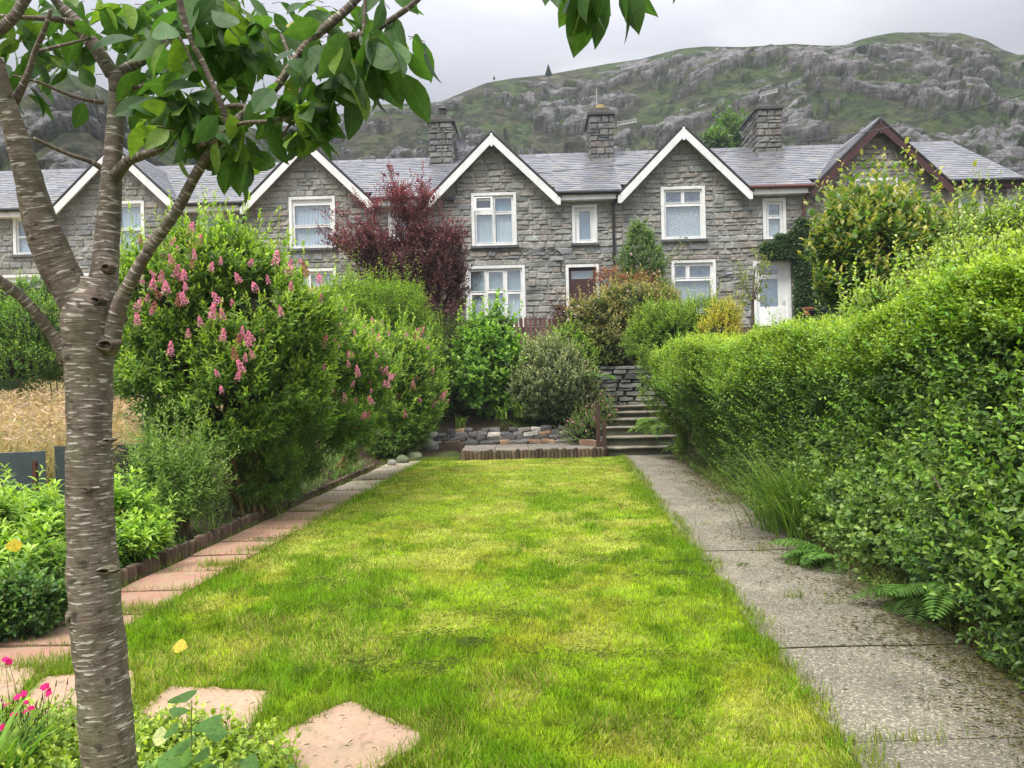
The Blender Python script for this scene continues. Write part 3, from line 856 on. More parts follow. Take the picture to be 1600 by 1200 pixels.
LAB = ['grey stone house with a white gable, directly behind the cherry trunk',
       'grey stone house whose white gable stands just left of the maroon-leaved tree',
       'grey stone house with a maroon front door and one small top window light propped open',
       'grey stone house with lace curtains, a white glazed door and a brown gutter, beside ivy',
       'end house of the stone terrace with maroon bargeboards on its gable']
ZT = S(938, 186, RY)[1]
def chs(px): return S(px, 210, RY - .5)[0]
ST = [None, (chs(690), .80, RY - .7, RY + .9, ZT - .05, 'cowl'), (chs(939), .80, RY - .75, RY + .9, ZT, 'yellow'), (chs(1197), .80, RY - .9, RY + 1.1, ZT - .05, None), None]
PIPE = [(sx(381), (.02, .02, .022)), None, (sx(957), (.02, .02, .022)), (sx(1254), (.12, .045, .035)), None]
for i in range(5):
    br = GL[i + 1] if i < 4 else sx(1590, 290)
    house('terraced_house', LAB[i], GL[i], GR[i], br, 100 + i, barge=(MAROON if i == 4 else WHITE), gutter=((.02, .02, .022) if i in (0, 1, 2, 4) else (.12, .045, .035)),
          fascia=(MAROON if i == 4 else WHITE), openings=OP[i], stk=ST[i], end=(i == 4), pipe=PIPE[i], pal=(STC * A([1.1, 1.06, .98]) if i == 4 else STC))
# the house cut by the left edge of the photograph
w5 = GL[1] - GL[0]
OPL = [W_(21, 338, 68, 398, [(.06, .94, .52, .95, 'sky'), (.06, .94, .05, .47, 'drape')]), W_(6, 429, 64, 510, [(.05, .47, .5, .9, 'dark'), (.53, .95, .5, .9, 'sky')])]
house('terraced_house', 'stone house cut by the left edge of the photo, behind the leaning cherry limb', GL[0] - w5, GR[0] - w5, GL[0], 99, openings=OPL)
# ------------------------------------------------------------------ things on the roofs and cables
def gp(px, py):
    return W(px, py, EYE * F / uv(px, py)[1])
def aerials():
    # whip aerial beside the yellow pot
    b = W(933, 187, 26.6); t_ = W(932, 140, 26.6)
    g = Geo(); g.tube([b - [0, 0, .25], t_], .014, 6, (.45, .44, .43)); g.tube([b + [0, 0, -.2], b + [.06, 0, -.15]], .02, 6, (.3, .3, .3))
    recentre(g.build('aerial_mast', M_PLASTIC, label='thin upright aerial mast beside the yellow chimney pot', category='aerial'), b - [0, 0, .25])
    def yagi(px, py, x1, y1, Y, label, n=11):
        t = thing('tv_aerial', label, 'aerial', W(px, py, Y), 0, 'television aerials on the chimneys')
        a, b = W(px, py, Y), W(x1, y1, Y)
        g = Geo(); g.tube([a, b], .018, 6, (.62, .62, .60))
        g.build('boom', M_PLASTIC, t)
        for i in range(n):
            p = a + (b - a) * (i + .5) / n
            e = Geo(); e.tube([p + [0, -.18, .06], p + [0, .18, .06]], .008, 5, (.62, .62, .6)); e.tube([p - [0, 0, .03], p + [0, 0, .12]], .008, 5, (.62, .62, .6)); e.build('element', M_PLASTIC, t)
        r = Geo(); r.box(a + [-.02, -.16, -.10], a + [.0, .16, -.07], (.45, .45, .44)); r.box(a + [-.02, -.16, .07], a + [.0, .16, .10], (.45, .45, .44)); r.box(a + [-.019, -.02, -.1], a + [-.001, .02, .1], (.45, .45, .44)); r.build('reflector', M_PLASTIC, t)
        return t
    t = yagi(965, 196, 995, 190, 26.4, 'comb-shaped television aerial on an arm right of the chimney with the yellow pot')
    g = Geo(); g.tube([W(950, 206, 26.5), W(962, 200, 26.4), W(962, 194, 26.4)], .018, 6, (.3, .3, .3)); g.build('mast', M_PLASTIC, t)
    t = yagi(1189, 150, 1215, 143, 27.0, 'pale television aerial standing on top of the large rightmost chimney', 9)
    g = Geo(); g.tube([W(1196, 176, 27.0), W(1196, 147, 27.0)], .02, 6, (.3, .3, .3)); g.build('mast', M_PLASTIC, t)
    # dish
    c = W(722, 226, 26.4)
    t = thing('satellite_dish', 'dark satellite dish on the side of the chimney with the black cowl', 'satellite dish', c)
    n = nrm(A([.45, -.75, .35])); r_ = nrm(np.cross(n, [0, 0, 1])); u_ = np.cross(r_, n)
    g = Geo(); th = np.linspace(0, 2 * math.pi, 29); R_ = np.linspace(0, 1, 7)
    Pp = np.stack([c + (np.cos(th)[:, None] * r_ * .24 + np.sin(th)[:, None] * u_ * .29) * q - n * .07 * (1 - q * q) for q in R_])
    g.grid(Pp, (.09, .09, .10)); g.grid(Pp[:, ::-1] - n * .012, (.09, .09, .10)); g.build('dish', M_PLASTIC, t, smooth=True)
    g = Geo(); g.tube([c - n * .07, c - n * .12 + [-.05, .1, -.05], W(708, 232, 26.2)], .018, 6, (.12, .12, .12)); g.build('bracket', M_PLASTIC, t)
    g = Geo(); g.tube([c - u_ * .28, c - u_ * .15 + n * .3], .012, 6, (.12, .12, .12)); g.tube([c - u_ * .15 + n * .28, c - u_ * .12 + n * .36], .03, 8, (.3, .3, .3)); g.build('receiver_arm', M_PLASTIC, t)
    # flue
    b = W(447, 262, 26.0)
    g = Geo(); g.tube([b, W(447, 232, 26.0)], .075, 10, (.6, .6, .6)); g.tube([W(447, 232, 26.0), W(447, 228, 26.0)], .10, 10, (.5, .5, .5))
    recentre(g.build('flue_pipe', M_PLASTIC, label='short white flue pipe above the roof left of the second white gable', category='flue'), b)
aerials()
def cable(p0, p1, sag, r, label, group, n=40, col=(.03, .03, .035)):
    t = np.linspace(0, 1, n)[:, None]; P = A(p0) * (1 - t) + A(p1) * t; P[:, 2] -= sag * 4 * (t * (1 - t))[:, 0]
    g = Geo(); g.tube(P, r, 5, col)
    return recentre(g.build('overhead_cable', M_PLASTIC, label=label, category='cable', group=group), p0)
GC = 'overhead cables'
cable(W(1700, 118, 15), W(1210, 223, 26.0), .25, .012, 'overhead cable from the upper right corner down to the large rightmost chimney', GC)
cable(W(1207, 226, 26.0), W(766, 275, 22.6), .12, .009, 'thin cable crossing the slates between the two middle white gables', GC)
cable(W(1700, 228, 60), W(1440, 243, 60), .5, .022, 'upper one of the faint wires low over the hillside right of the last roof', GC)
cable(W(1700, 248, 60), W(1450, 252, 60), .5, .022, 'lower one of the faint wires low over the hillside right of the last roof', GC)
cable(W(1700, 268, 30), W(1588, 290, 22.3), .15, .012, 'cable sloping to the gutter end of the house with maroon bargeboards', GC)
def house_cables():
    def fp(px, py): 
        s, z = S(px, py, -.05); p = A([0, FY, 0]) + XH * s - YH * .05; return A([p[0], p[1], z])
    g = Geo()
    g.tube([fp(700, 390), fp(790, 391), fp(868, 390), fp(875, 394), fp(876, 405), fp(876, 425), fp(882, 428)], .014, 6, (.05, .05, .05))
    g.box(fp(868, 404) - [.02, .04, .05], fp(879, 404) + [.02, .02, .06], (.35, .35, .33))
    recentre(g.build('wall_cable', M_PLASTIC, label='dark cable and grey junction box on the stones left of the maroon front door', category='cable'), fp(700, 390))
    g = Geo(); g.box(fp(697, 456) - [0, .12, .0], fp(709, 448) + [0, .02, 0], (.03, .03, .03)) if False else g.box(fp(696, 314) + [0, -.12, 0], fp(709, 308) + [0, .02, .0], (.03, .03, .035)); g.tube([fp(709, 309), fp(714, 300), fp(713, 288)], .012, 6, (.04, .04, .04))
    recentre(g.build('security_lamp', M_PLASTIC, label='small black box lamp under the left foot of the middle white gable', category='lamp'), fp(700, 312))
house_cables()

# ------------------------------------------------------------------ paths, edging, steps, walls
def conc_path():
    rng = np.random.default_rng(5)
    g = Geo(); ys = [-1.2, 0.4, 1.9, 3.22, 4.35, 5.2, 6.85, 8.0, 9.35, 11.0, 13.0, 14.6, 15.92]
    for a, b in zip(ys[:-1], ys[1:]):
        n = 12; yy = np.linspace(a + .005, b - .005, n)
        xx = np.linspace(0, 1, 9)
        P = np.stack([np.c_[XP(yy) + (XQ(yy) - XP(yy) + .15) * q + .0, yy, .004 + .006 * vn(np.c_[yy * 3, yy * 0 + q * 4, yy * 0])] for q in xx])
        tone = rng.uniform(.88, 1.1)
        P[..., 2] += rng.uniform(-.003, .003)
        g.grid(P, A([.235, .213, .172]) * tone)
        g.grid(np.stack([P[:, 0], P[:, 0] - [0, 0, .05]]), (.08, .075, .05)); g.grid(np.stack([P[:, -1] - [0, 0, .05], P[:, -1]]), (.08, .075, .05))
    def f(nt, L, out):
        tc = N(nt, 'ShaderNodeTexCoord').outputs['Object']; a = attr(nt, 'Col').outputs['Color']
        vo = N(nt, 'ShaderNodeTexVoronoi', i_Scale=105.0); L(tc, vo.inputs['Vector'])
        sepv = N(nt, 'ShaderNodeSeparateColor'); L(vo.outputs['Color'], sepv.inputs[0])
        peb = ramp(nt, L, sepv.outputs[0], [(0.0, (0.6, 0.58, 0.55)), (.5, (0.93, 0.91, 0.87)), (.85, (1.2, 1.17, 1.1)), (.95, (1.9, 1.85, 1.7))])
        c = mul(nt, L, a, peb)
        n1 = noise(nt, L, tc, 2.2, 5, .6); c = mul(nt, L, c, ramp(nt, L, n1, [(.3, (.72,) * 3), (.7, (1.2,) * 3)]))
        n3 = noise(nt, L, tc, 150, 3, .7); c = mul(nt, L, c, ramp(nt, L, n3, [(.3, (.6,) * 3), (.7, (1.4,) * 3)]))
        s = N(nt, 'ShaderNodeSeparateXYZ'); L(tc, s.inputs[0])
        m = N(nt, 'ShaderNodeMath', operation='MULTIPLY_ADD'); L(s.outputs['Y'], m.inputs[0]); m.inputs[1].default_value = -.062; L(s.outputs['X'], m.inputs[2])
        m2 = N(nt, 'ShaderNodeMath', operation='MULTIPLY_ADD'); L(n1, m2.inputs[0]); m2.inputs[1].default_value = .9; L(m.outputs[0], m2.inputs[2])
        mo = ramp(nt, L, m2.outputs[0], [(0.0, (0, 0, 0)), (1.0, (1, 1, 1))])
        mr = N(nt, 'ShaderNodeMapRange'); L(m2.outputs[0], mr.inputs['Value']); mr.inputs['From Min'].default_value = 2.42; mr.inputs['From Max'].default_value = 2.80; mr.inputs['To Max'].default_value = .8
        c = mul(nt, L, c, (.052, .050, .018), mr.outputs[0], 'MIX')
        n4 = noise(nt, L, tc, 5, 4, .7); c = mul(nt, L, c, (.07, .08, .03), ramp(nt, L, n4, [(.58, (0, 0, 0)), (.75, (.5,) * 3)]), 'MIX')
        princ(nt, L, out, c, .9, bump(nt, L, vo.outputs['Distance'], .6, .006), .2)
    g.build('concrete_path', mat('pebbled_concrete', f), kind='structure')
conc_path()
def _slab(nt, L, out):
    a = attr(nt, 'Col').outputs['Color']; tc = N(nt, 'ShaderNodeTexCoord').outputs['Object']
    n1 = noise(nt, L, tc, 55, 6, .7); n2 = noise(nt, L, tc, 4.5, 5, .65); n3 = noise(nt, L, tc, 13, 5, .7)
    c = mul(nt, L, a, ramp(nt, L, n1, [(.3, (.78,) * 3), (.7, (1.2,) * 3)]))
    c = mul(nt, L, c, (.36, .27, .17), ramp(nt, L, n2, [(.42, (0, 0, 0)), (.62, (.75,) * 3)]), 'MIX')
    c = mul(nt, L, c, (.13, .12, .07), ramp(nt, L, n3, [(.56, (0, 0, 0)), (.70, (.7,) * 3)]), 'MIX')
    princ(nt, L, out, c, .88, bump(nt, L, n1, .5, .004, bump(nt, L, n3, .5, .008)), .2)
M_SLAB = mat('pink_slab', _slab)
def slab_path():
    rng = np.random.default_rng(8); g = Geo()
    y = 4.05; k = 0
    while y < 15.2:
        d = .60
        w = .60
        x0 = XL(y) + .09
        n = 7
        yy = np.linspace(y + .006, y + d - .008, n); xx = np.linspace(.005, w, n)
        z0 = .012 + rng.uniform(-.006, .008); tl = rng.normal(0, .008)
        P = np.stack([np.c_[XL(yy) + .09 + q, yy, z0 + tl * (q - .3) + .006 * vn(np.c_[yy * 9, yy * 0 + q * 9, yy * 0 + k])] for q in xx])
        col = A([.40, .215, .155]) if y < 8.5 else A([.40, .215, .155]) * (1 - min(1, (y - 8.5) / 3)) + A([.36, .32, .26]) * min(1, (y - 8.5) / 3)
        col = col * rng.uniform(.9, 1.1)
        g.grid(P, col)
        g.grid(np.stack([P[:, 0], P[:, 0] - [0, 0, .05]]), col * .6); g.grid(np.stack([P[:, -1] - [0, 0, .05], P[:, -1]]), col * .6); g.grid(np.stack([P[-1] - [0, 0, .05], P[-1]], 0), col * .6)
        y += d + .015; k += 1
    # mossy fill beyond the last slab
    g.build('slab_path', M_SLAB, kind='structure')
slab_path()
def loose_slab(corners, label, z=.014, seed=0):
    """corners: ground pixels, clockwise"""
    C = [W(x, y, EYE * F / uv(x, y)[1]) for x, y in corners]
    C = A(C); C[:, 2] = z; n = 26
    s, t = np.meshgrid(np.linspace(0, 1, n), np.linspace(0, 1, n), indexing='ij'); s = s[..., None]; t = t[..., None]
    P = C[0] * (1 - s) * (1 - t) + C[1] * s * (1 - t) + C[2] * s * t + C[3] * (1 - s) * t
    q_ = 1.0 + .05 * (vn(np.c_[s.ravel() * 5 + seed * 9, t.ravel() * 5, 0 * t.ravel()]).reshape(n, n, 1) - .5); ctr = P.mean((0, 1)); P[..., :2] = (ctr + (P - ctr) * (q_ + .035 * (vn(np.c_[s.ravel() * 19, t.ravel() * 19 + seed, 0 * t.ravel()]).reshape(n, n, 1) - .5)))[..., :2]
    sq_ = 1 - .08 * np.abs(2 * s - 1) ** 5 * np.abs(2 * t - 1) ** 5; P[..., :2] = (ctr + (P - ctr) * sq_)[..., :2]
    P[..., 2] += .010 * vn(P.reshape(-1, 3) * [14, 14, 1] + seed * 7).reshape(n, n) + .006 * vn(P.reshape(-1, 3) * [40, 40, 1] + seed).reshape(n, n)
    cc = A([.46, .30, .205]) * (.9 + .2 * vn(P.reshape(-1, 3) * 6)[:, None])
    g = Geo(); g.grid(P, cc)
    for e in (P[0], P[-1], P[:, 0], P[:, -1]): g.grid(np.stack([e, e - [0, 0, .05]]), (.2, .11, .08))
    return recentre(g.build('paving_slab', M_SLAB, label=label, category='paving slab', group='loose pink slabs at the edge of the near flower bed'), C.mean(0))
loose_slab([(395, 1172), (545, 1100), (672, 1158), (515, 1262)], 'tan-pink paving slab sunk in the lawn at the bottom, clear of the bed', seed=1)
loose_slab([(205, 1134), (262, 1078), (428, 1084), (388, 1156)], 'pink paving slab between the cherry trunk and the slab sunk in the lawn', seed=2)
loose_slab([(10, 1122), (70, 1062), (212, 1050), (205, 1125)], 'pink paving slab behind the cherry trunk and the magenta flowers', seed=3)
loose_slab([(-120, 1110), (-40, 1046), (62, 1048), (12, 1118)], 'pink paving slab at the left edge, behind the magenta flowers', seed=4)

def logs(g, P0, P1, n, r, h, rng, lean=0.0):
    for i in range(n):
        t = (i + .5) / n; p = A(P0) * (1 - t) + A(P1) * t
        hh = h * rng.uniform(.86, 1.08); d = rng.normal(0, .006, 2)
        c = A([.115, .08, .055]) * rng.uniform(.55, 1.4)
        rr = r * rng.uniform(.88, 1.04)
        g.tube([p - [0, 0, .05], p + [d[0], d[1], hh - .012], p + [d[0], d[1], hh]], [rr, rr, rr * .72], 9, c)
        g.add([p + [d[0] + rr * .7 * math.cos(a), d[1] + rr * .7 * math.sin(a), hh + .001] for a in np.linspace(0, 6.283, 8, endpoint=False)], [tuple(range(8))], A([.24, .19, .13]) * rng.uniform(.7, 1.2))
def edging():
    rng = np.random.default_rng(21)
    g = Geo(); y = 3.6; P = lambda q: A([XL(q) + .035, q, 0.0])
    logs(g, P(3.6), P(9.6), 98, .032, .14, rng); logs(g, P(9.6), P(14.4), 78, .032, .10, rng)
    recentre(g.build('log_edging', M_WOOD, label='long low edging of upright half logs along the pink slabs', category='edging'), P(3.6))
    g = Geo(); L_ = W(722, 718, 15.7); R_ = W(945, 714, 15.7); L_[2] = R_[2] = 0
    logs(g, L_, R_, 37, .040, .20, rng)
    recentre(g.build('log_edging', M_WOOD, label='short row of dark upright logs across the far end of the lawn', category='edging'), L_)
    g = Geo(); C = [tuple(gp(*q)[:2]) for q in ((-60, 1128), (110, 1130), (215, 1136), (330, 1150), (412, 1168))]
    for a, b in zip(C[:-1], C[1:]): logs(g, (*a, 0), (*b, 0), 9, .034, .03, rng)
    recentre(g.build('log_edging', M_WOOD, label='sunken log edging in front of the near flower bed, beside the trunk', category='edging'), gp(110, 1130))
edging()
def terrace():
    rng = np.random.default_rng(31)
    a = W(700, 704, 16.4); x0, x1 = W(721, 704, 15.8)[0], W(945, 700, 15.8)[0]
    g = Geo(); x = x0; 
    ys = [15.76, 16.5, 17.28]
    for y0, y1 in zip(ys[:-1], ys[1:]):
        x = x0
        while x < x1 - .02:
            w = min(.7, x1 - x); z = .185 + rng.uniform(-.004, .004); g.box((x, y0, .02), (x + w - .01, y1 - .01, z), A([.22, .195, .16]) * rng.uniform(.85, 1.1)); x += w
    g.build('paved_terrace', M_CONC, kind='structure')
    # dry stone wall
    g = Geo(); X0 = W(655, 690, 17.3)[0]; X1 = W(915, 690, 17.3)[0]
    pal = A([(.27, .25, .22), (.44, .40, .34), (.18, .17, .16), (.36, .24, .15), (.12, .115, .11), (.50, .46, .41)])
    z = .185
    rows = [(.10, .25, .50), (.09, .2, .45), (.11, .18, .38), (.10, .18, .36)]
    for r, (h, w0, w1) in enumerate(rows):
        x = X0 + rng.uniform(0, .15) + (.25 if r == 3 else 0)
        while x < X1 - .05:
            w = rng.uniform(w0, w1); hh = h * rng.uniform(.75, 1.2) if r > 1 else h
            if r == 3 and rng.random() < .35: x += w * .6; continue
            c = pal[rng.integers(0, 6)] * rng.uniform(.8, 1.15)
            if rng.random() < .3: c = A([.12, .115, .115])
            d = rng.uniform(.10, .17)
            # rough block: superellipsoid
            th = np.linspace(0, 2 * math.pi, 11); ph = np.linspace(-math.pi / 2, math.pi / 2, 7)
            T, Q = np.meshgrid(th, ph, indexing='ij'); e = .30
            sp = lambda v: np.sign(v) * np.abs(v) ** e
            Pp = np.stack([sp(np.cos(Q)) * sp(np.cos(T)) * w * .50, sp(np.cos(Q)) * sp(np.sin(T)) * d, sp(np.sin(Q)) * hh * .52], -1)
            k = 1 + .30 * (vn(Pp.reshape(-1, 3) * [9, 9, 14] + rng.uniform(0, 99)) - .5).reshape(T.shape)
            k[-1] = k[0]
            Pp = Pp * k[..., None]; an = rng.normal(0, .10)
            Pp = np.stack([Pp[..., 0] * math.cos(an) - Pp[..., 2] * math.sin(an), Pp[..., 1], Pp[..., 0] * math.sin(an) + Pp[..., 2] * math.cos(an)], -1)
            g.grid(Pp + A([x + w / 2, 17.42 + rng.normal(0, .02) + r * .02, z + hh / 2]), c); x += w * .97
        z += h * .93
    g.box((X0 + .1, 17.5, .1), (X1 - .05, 17.75, .44), (.07, .055, .04))
    recentre(g.build('dry_stone_wall', M_STONE, label='low dry wall of mixed rounded stones behind the far end of the lawn', category='stone wall'), (X0, 17.42, .185))
    # pale boulders at the left end
    for i, (px, py, Y, r, lab) in enumerate([(648, 706, 15.9, .17, 'mossy round boulder at the left end of the low stone wall, nearest the terrace'), (628, 716, 15.4, .14, 'mossy boulder beside the far end of the slab path, middle one of three'), (612, 722, 14.9, .10, 'small grey stone at the tip of the long log edging'), (672, 690, 16.9, .2, 'pale angular rock against the left end of the dry wall')]):
        c = W(px, py, Y); c[2] = max(.06, gz(c[0], c[1]) + r * .3)
        th = np.linspace(0, 2 * math.pi, 17); ph = np.linspace(-math.pi / 2, math.pi / 2, 11); T, Q = np.meshgrid(th, ph, indexing='ij')
        Pp = np.stack([np.cos(Q) * np.cos(T) * r, np.cos(Q) * np.sin(T) * r * .8, np.sin(Q) * r * .75], -1)
        k = 1 + .5 * (vn(Pp.reshape(-1, 3) * 9 + i * 9) - .5).reshape(T.shape); k[-1] = k[0]
        g = Geo(); g.grid(Pp * k[..., None] + c, (.26, .25, .22) if i > 1 else (.14, .16, .09))
        recentre(g.build('boulder', M_STONE, smooth=False, label=lab, category='boulder'), c)
    # brick corner beside the gate post
    g = Geo(); b0 = W(905, 690, 16.6); b1 = W(940, 702, 15.9)
    for i in range(3):
        t = i / 3; p = b0 * (1 - t) + b1 * t; p[2] = .19
        g.box(p + [0, -.09, -.1], p + [.17, .12, .12], A([.25, .15, .11]) * rng.uniform(.8, 1.2))
    recentre(g.build('brick_edging', M_CONC, label='three reddish bricks stepping to the wooden gate post', category='edging'), b0)
terrace()
STEPS = [(15.92, .17), (16.24, .37), (16.56, .56), (16.88, .72), (17.2, .86), (17.5, .99)]
def steps():
    t = thing('garden_steps', 'flight of mossy concrete steps at the far end of the concrete path', 'steps', (2.7, 15.92, 0))
    rng = np.random.default_rng(4)
    x0, x1 = W(950, 700, 15.9)[0], W(1062, 700, 15.9)[0]
    for i, (y, z) in enumerate(STEPS):
        y1 = STEPS[i + 1][0] + .05 if i < 5 else 18.2
        zb = STEPS[i - 1][1] if i else -.05
        nx, L = 18, []
        xx = np.linspace(x0 + .015 * i, x1 + .12, nx)
        prof = [(y + .045, zb - .05), (y + .045, z - .05), (y + .03, z - .045), (y, z - .035), (y - .006, z - .012), (y + .012, z), (y1, z + .006)]
        P = np.stack([np.c_[xx, np.full(nx, a) + .012 * (vn(np.c_[xx * 6, xx * 0 + k + i * 3, xx * 0]) - .5), np.full(nx, b) + .014 * (vn(np.c_[xx * 4, xx * 0 + i * 5, xx * 0 + .3 * k]) - .5)] for k, (a, b) in enumerate(prof)])
        cc = np.array([[.07, .07, .05], [.075, .075, .05], [.10, .10, .07], [.13, .125, .095], [.20, .185, .145], [.235, .21, .16], [.19, .165, .12]])
        cols = np.repeat(cc[:, None, :], nx, 1) * (.75 + .5 * vn(P.reshape(-1, 3) * 5)).reshape(7, nx, 1)
        g = Geo(); g.grid(P, cols); 
        g.add(np.concatenate([P[:, 0], [[x0 + .015 * i, y1, zb - .05]]]), [tuple(range(8))], (.1, .1, .08))
        g.build('step', M_CONC, t)
    # slate wall closing the flight
    g = Geo(); X0, X1 = W(938, 600, 17.9)[0], W(1015, 600, 17.9)[0] + .4
    pal = A([(.12, .125, .115), (.165, .165, .145), (.095, .10, .092), (.20, .195, .17)])
    R = course_rects(X0, X1, .95, 1.90, rng, hmin=.05, hmax=.13, wmin=.18, wmax=.6)
    o = A([0, 17.9, 0]); stones_at(g, R, rng, 0, .05, pal, .004, (o, A([1., 0, 0]), A([0, 1., 0])), back=.06, warp=.015)
    g.box((X0 + .02, 17.96, .6), (X1 - .02, 18.4, 1.86), (.05, .05, .045))
    R = course_rects(0, 1.6, .6, 1.7, rng, hmin=.07, hmax=.13, wmin=.2, wmax=.5)
    stones_at(g, R, rng, 0, .04, pal, .004, (A([X0, 17.92, 0]), A([0, 1., 0]), A([1., 0, 0])), back=.1)
    recentre(g.build('slate_wall', M_STONE, label='dark slate dry wall closing off the top of the steps', category='stone wall'), (X0, 17.9, .95))
    # side cheek of the flight, left
    g = Geo()
    R = []
    for i in range(5): R += course_rects(15.98 + .32 * i, 16.3 + .32 * i, -.02, STEPS[i][1] + .02, rng, hmin=.08, hmax=.14, wmin=.15, wmax=.3)
    stones_at(g, R, rng, 0, .02, pal, .004, (A([x0 - .05, 0, 0]), A([0, 1., 0]), A([-1., 0, 0])), back=.08)
    recentre(g.build('slate_kerb', M_STONE, label='slate pieces stacked against the open side of the steps', category='stone edging'), (x0 - .05, 16, 0))
steps()
def posts():
    def post(px, y0, y1, Y, w, label, col=(.075, .045, .035), name='fence_post', grp=None, d=None):
        a, b = W(px, y1, Y), W(px, y0, Y)
        g = Geo(); d = d or w
        g.box((a[0] - w / 2, a[1] - d / 2, min(a[2], gz(a[0], a[1])) - .05), (a[0] + w / 2, a[1] + d / 2, b[2]), A(col))
        g.prism([(a[0] - w / 2, b[2]), (a[0] + w / 2, b[2]), (a[0] + w * .2, b[2] + .02), (a[0] - w * .2, b[2] + .02)], a[1] - d / 2 + .002, a[1] + d / 2 - .002, A(col) * 1.2)
        o = g.build(name, M_WOOD, label=label, category='post'); recentre(o, (a[0], a[1], a[2]))
        if grp: o['group'] = grp
    post(935, 628, 700, 15.95, .085, 'taller brown post of the pair at the foot of the steps')
    post(945, 658, 708, 15.84, .075, 'shorter brown post nearest the foot of the steps')
    post(918, 565, 640, 17.4, .05, 'thin dark stake among the leaves of the variegated shrub')
    post(237, 596, 690, 10.2, .19, 'weathered grey concrete post under the pink-flowered shrub', (.26, .245, .20), d=.16)
    post(248, 612, 700, 10.1, .05, 'thin black post standing against the grey concrete post', (.02, .02, .02))
    post(1147, 480, 560, 17.0, .03, 'left one of two thin canes behind the far hedge', (.35, .29, .2), 'garden_cane')
    post(1156, 478, 560, 17.0, .03, 'right one of two thin canes behind the far hedge', (.35, .29, .2), 'garden_cane')
    rng = np.random.default_rng(12)
    # picket fence
    Y = 20.5; x0, x1 = W(672, 510, Y)[0], W(886, 510, Y)[0]
    t = thing('picket_fence', 'brown picket fence of round-topped boards in front of the middle house', 'fence', (x0, Y, 2.2))
    g = Geo(); x = x0
    while x < x1:
        w = .098; h = 3.32 + .02 * math.sin(x * 3) + rng.normal(0, .012); c = A([.15, .085, .07]) * rng.uniform(.75, 1.3); ln = rng.normal(0, .006)
        g.prism([(x, 2.1), (x + w, 2.1), (x + w + ln, h - .04), (x + w * .75 + ln, h - .01), (x + w / 2 + ln, h), (x + w * .25 + ln, h - .01), (x + ln, h - .04)], Y - .012, Y + .012, c)
        x += w + rng.uniform(.02, .035)
    g.build('picket_board', M_WOOD, t)
    g = Geo()
    for z in (2.45, 3.0): g.box((x0, Y + .014, z), (x1, Y + .055, z + .07), (.11, .06, .05))
    g.build('rail', M_WOOD, t)
    # slate slabs as fence on the left boundary
    def board(p0, p1, zt0, zt1, zb, label, dz=.0):
        p0, p1 = A(p0, float), A(p1, float); n_ = nrm(np.cross(p1 - p0, [0, 0, 1])); th = .03
        n = 8; V = []
        s = np.linspace(0, 1, n)[:, None, None]; q = np.linspace(0, 1, 5)[None, :, None]
        base = (p0[None, None] * (1 - s) + p1[None, None] * s)
        zt = (zt0 * (1 - s) + zt1 * s); z = zb * (1 - q) + zt * q
        fr = base.repeat(5, 1).copy(); fr[..., 2] = z[..., 0]
        fr = fr + (vn(fr.reshape(-1, 3) * 5) - .5).reshape(n, 5, 1) * .012
        bk = fr + n_ * th
        g = Geo(); cc = A([.105, .13, .135]) * (.8 + .4 * fbm(fr.reshape(-1, 3) * [4, 4, 2], 3)[:, None])
        g.grid(fr, cc); g.grid(bk[::-1], cc)
        g.grid(np.stack([fr[:, -1], bk[:, -1]]), (.25, .25, .23)); g.grid(np.stack([fr[-1], bk[-1]]), (.16, .16, .15)); g.grid(np.stack([fr[0], bk[0]]), (.16, .16, .15))
        o = g.build('slate_slab', M_SLATE, label=label, category='slate slab', group='upright slate slabs fencing the field'); recentre(o, (p0[0], p0[1], zb))
    def at(px, py, Y): return W(px, py, Y)
    a = at(-40, 710, 7.3); b = at(70, 704, 7.7); board((a[0], 7.3, 0), (b[0], 7.7, 0), a[2], b[2], .25, 'upright bluish slate slab at the left edge of the photo, below the dry grass')
    a = at(84, 697, 8.3); b = at(172, 696, 8.7); board((a[0], 8.3, 0), (b[0], 8.7, 0), a[2], b[2], .28, 'dark upright slate slab just left of the cherry trunk, partly behind it')
    a = at(168, 695, 8.9); b = at(262, 693, 9.3); board((a[0], 8.9, 0), (b[0], 9.3, 0), a[2], b[2], .3, 'upright slate slab just right of the cherry trunk, behind the silvery shrub')
    a = at(440, 690, 13.0); b = at(480, 690, 13.2); 
    # rusty iron post beside the first slab
    post(56, 722, 790, 7.35, .035, 'rusty iron stake in front of the slate slab', (.10, .045, .03), 'iron_stake')
    # shed with a dark sloping roof
    t = thing('garden_shed', 'small dark shed with a sloping roof behind the clipped green hedge', 'shed', W(20, 520, 18.5))
    g = Geo(); p = lambda x, y, Y=18.5: W(x, y, Y)
    a, b = p(-120, 472), p(24, 482); g.box((a[0], 18.3, .8), (b[0], 20.2, b[2]), (.06, .09, .085)); g.build('wall', M_WOOD, t)
    g = Geo(); r0, r1 = p(-5, 436), p(50, 476); 
    V = [(r0[0], 18.1, r0[2]), (r1[0], 18.1, r1[2]), (r1[0], 20.4, r1[2]), (r0[0], 20.4, r0[2])]
    g.add(V + [(x, y, z - .08) for x, y, z in V], A([(0, 1, 2, 3), (7, 6, 5, 4), (0, 4, 5, 1), (1, 5, 6, 2), (3, 2, 6, 7), (0, 3, 7, 4)]), (.035, .035, .04))
    l0 = p(-130, 500); V = [(l0[0], 18.1, l0[2]), (r0[0], 18.1, r0[2]), (r0[0], 20.4, r0[2]), (l0[0], 20.4, l0[2])]
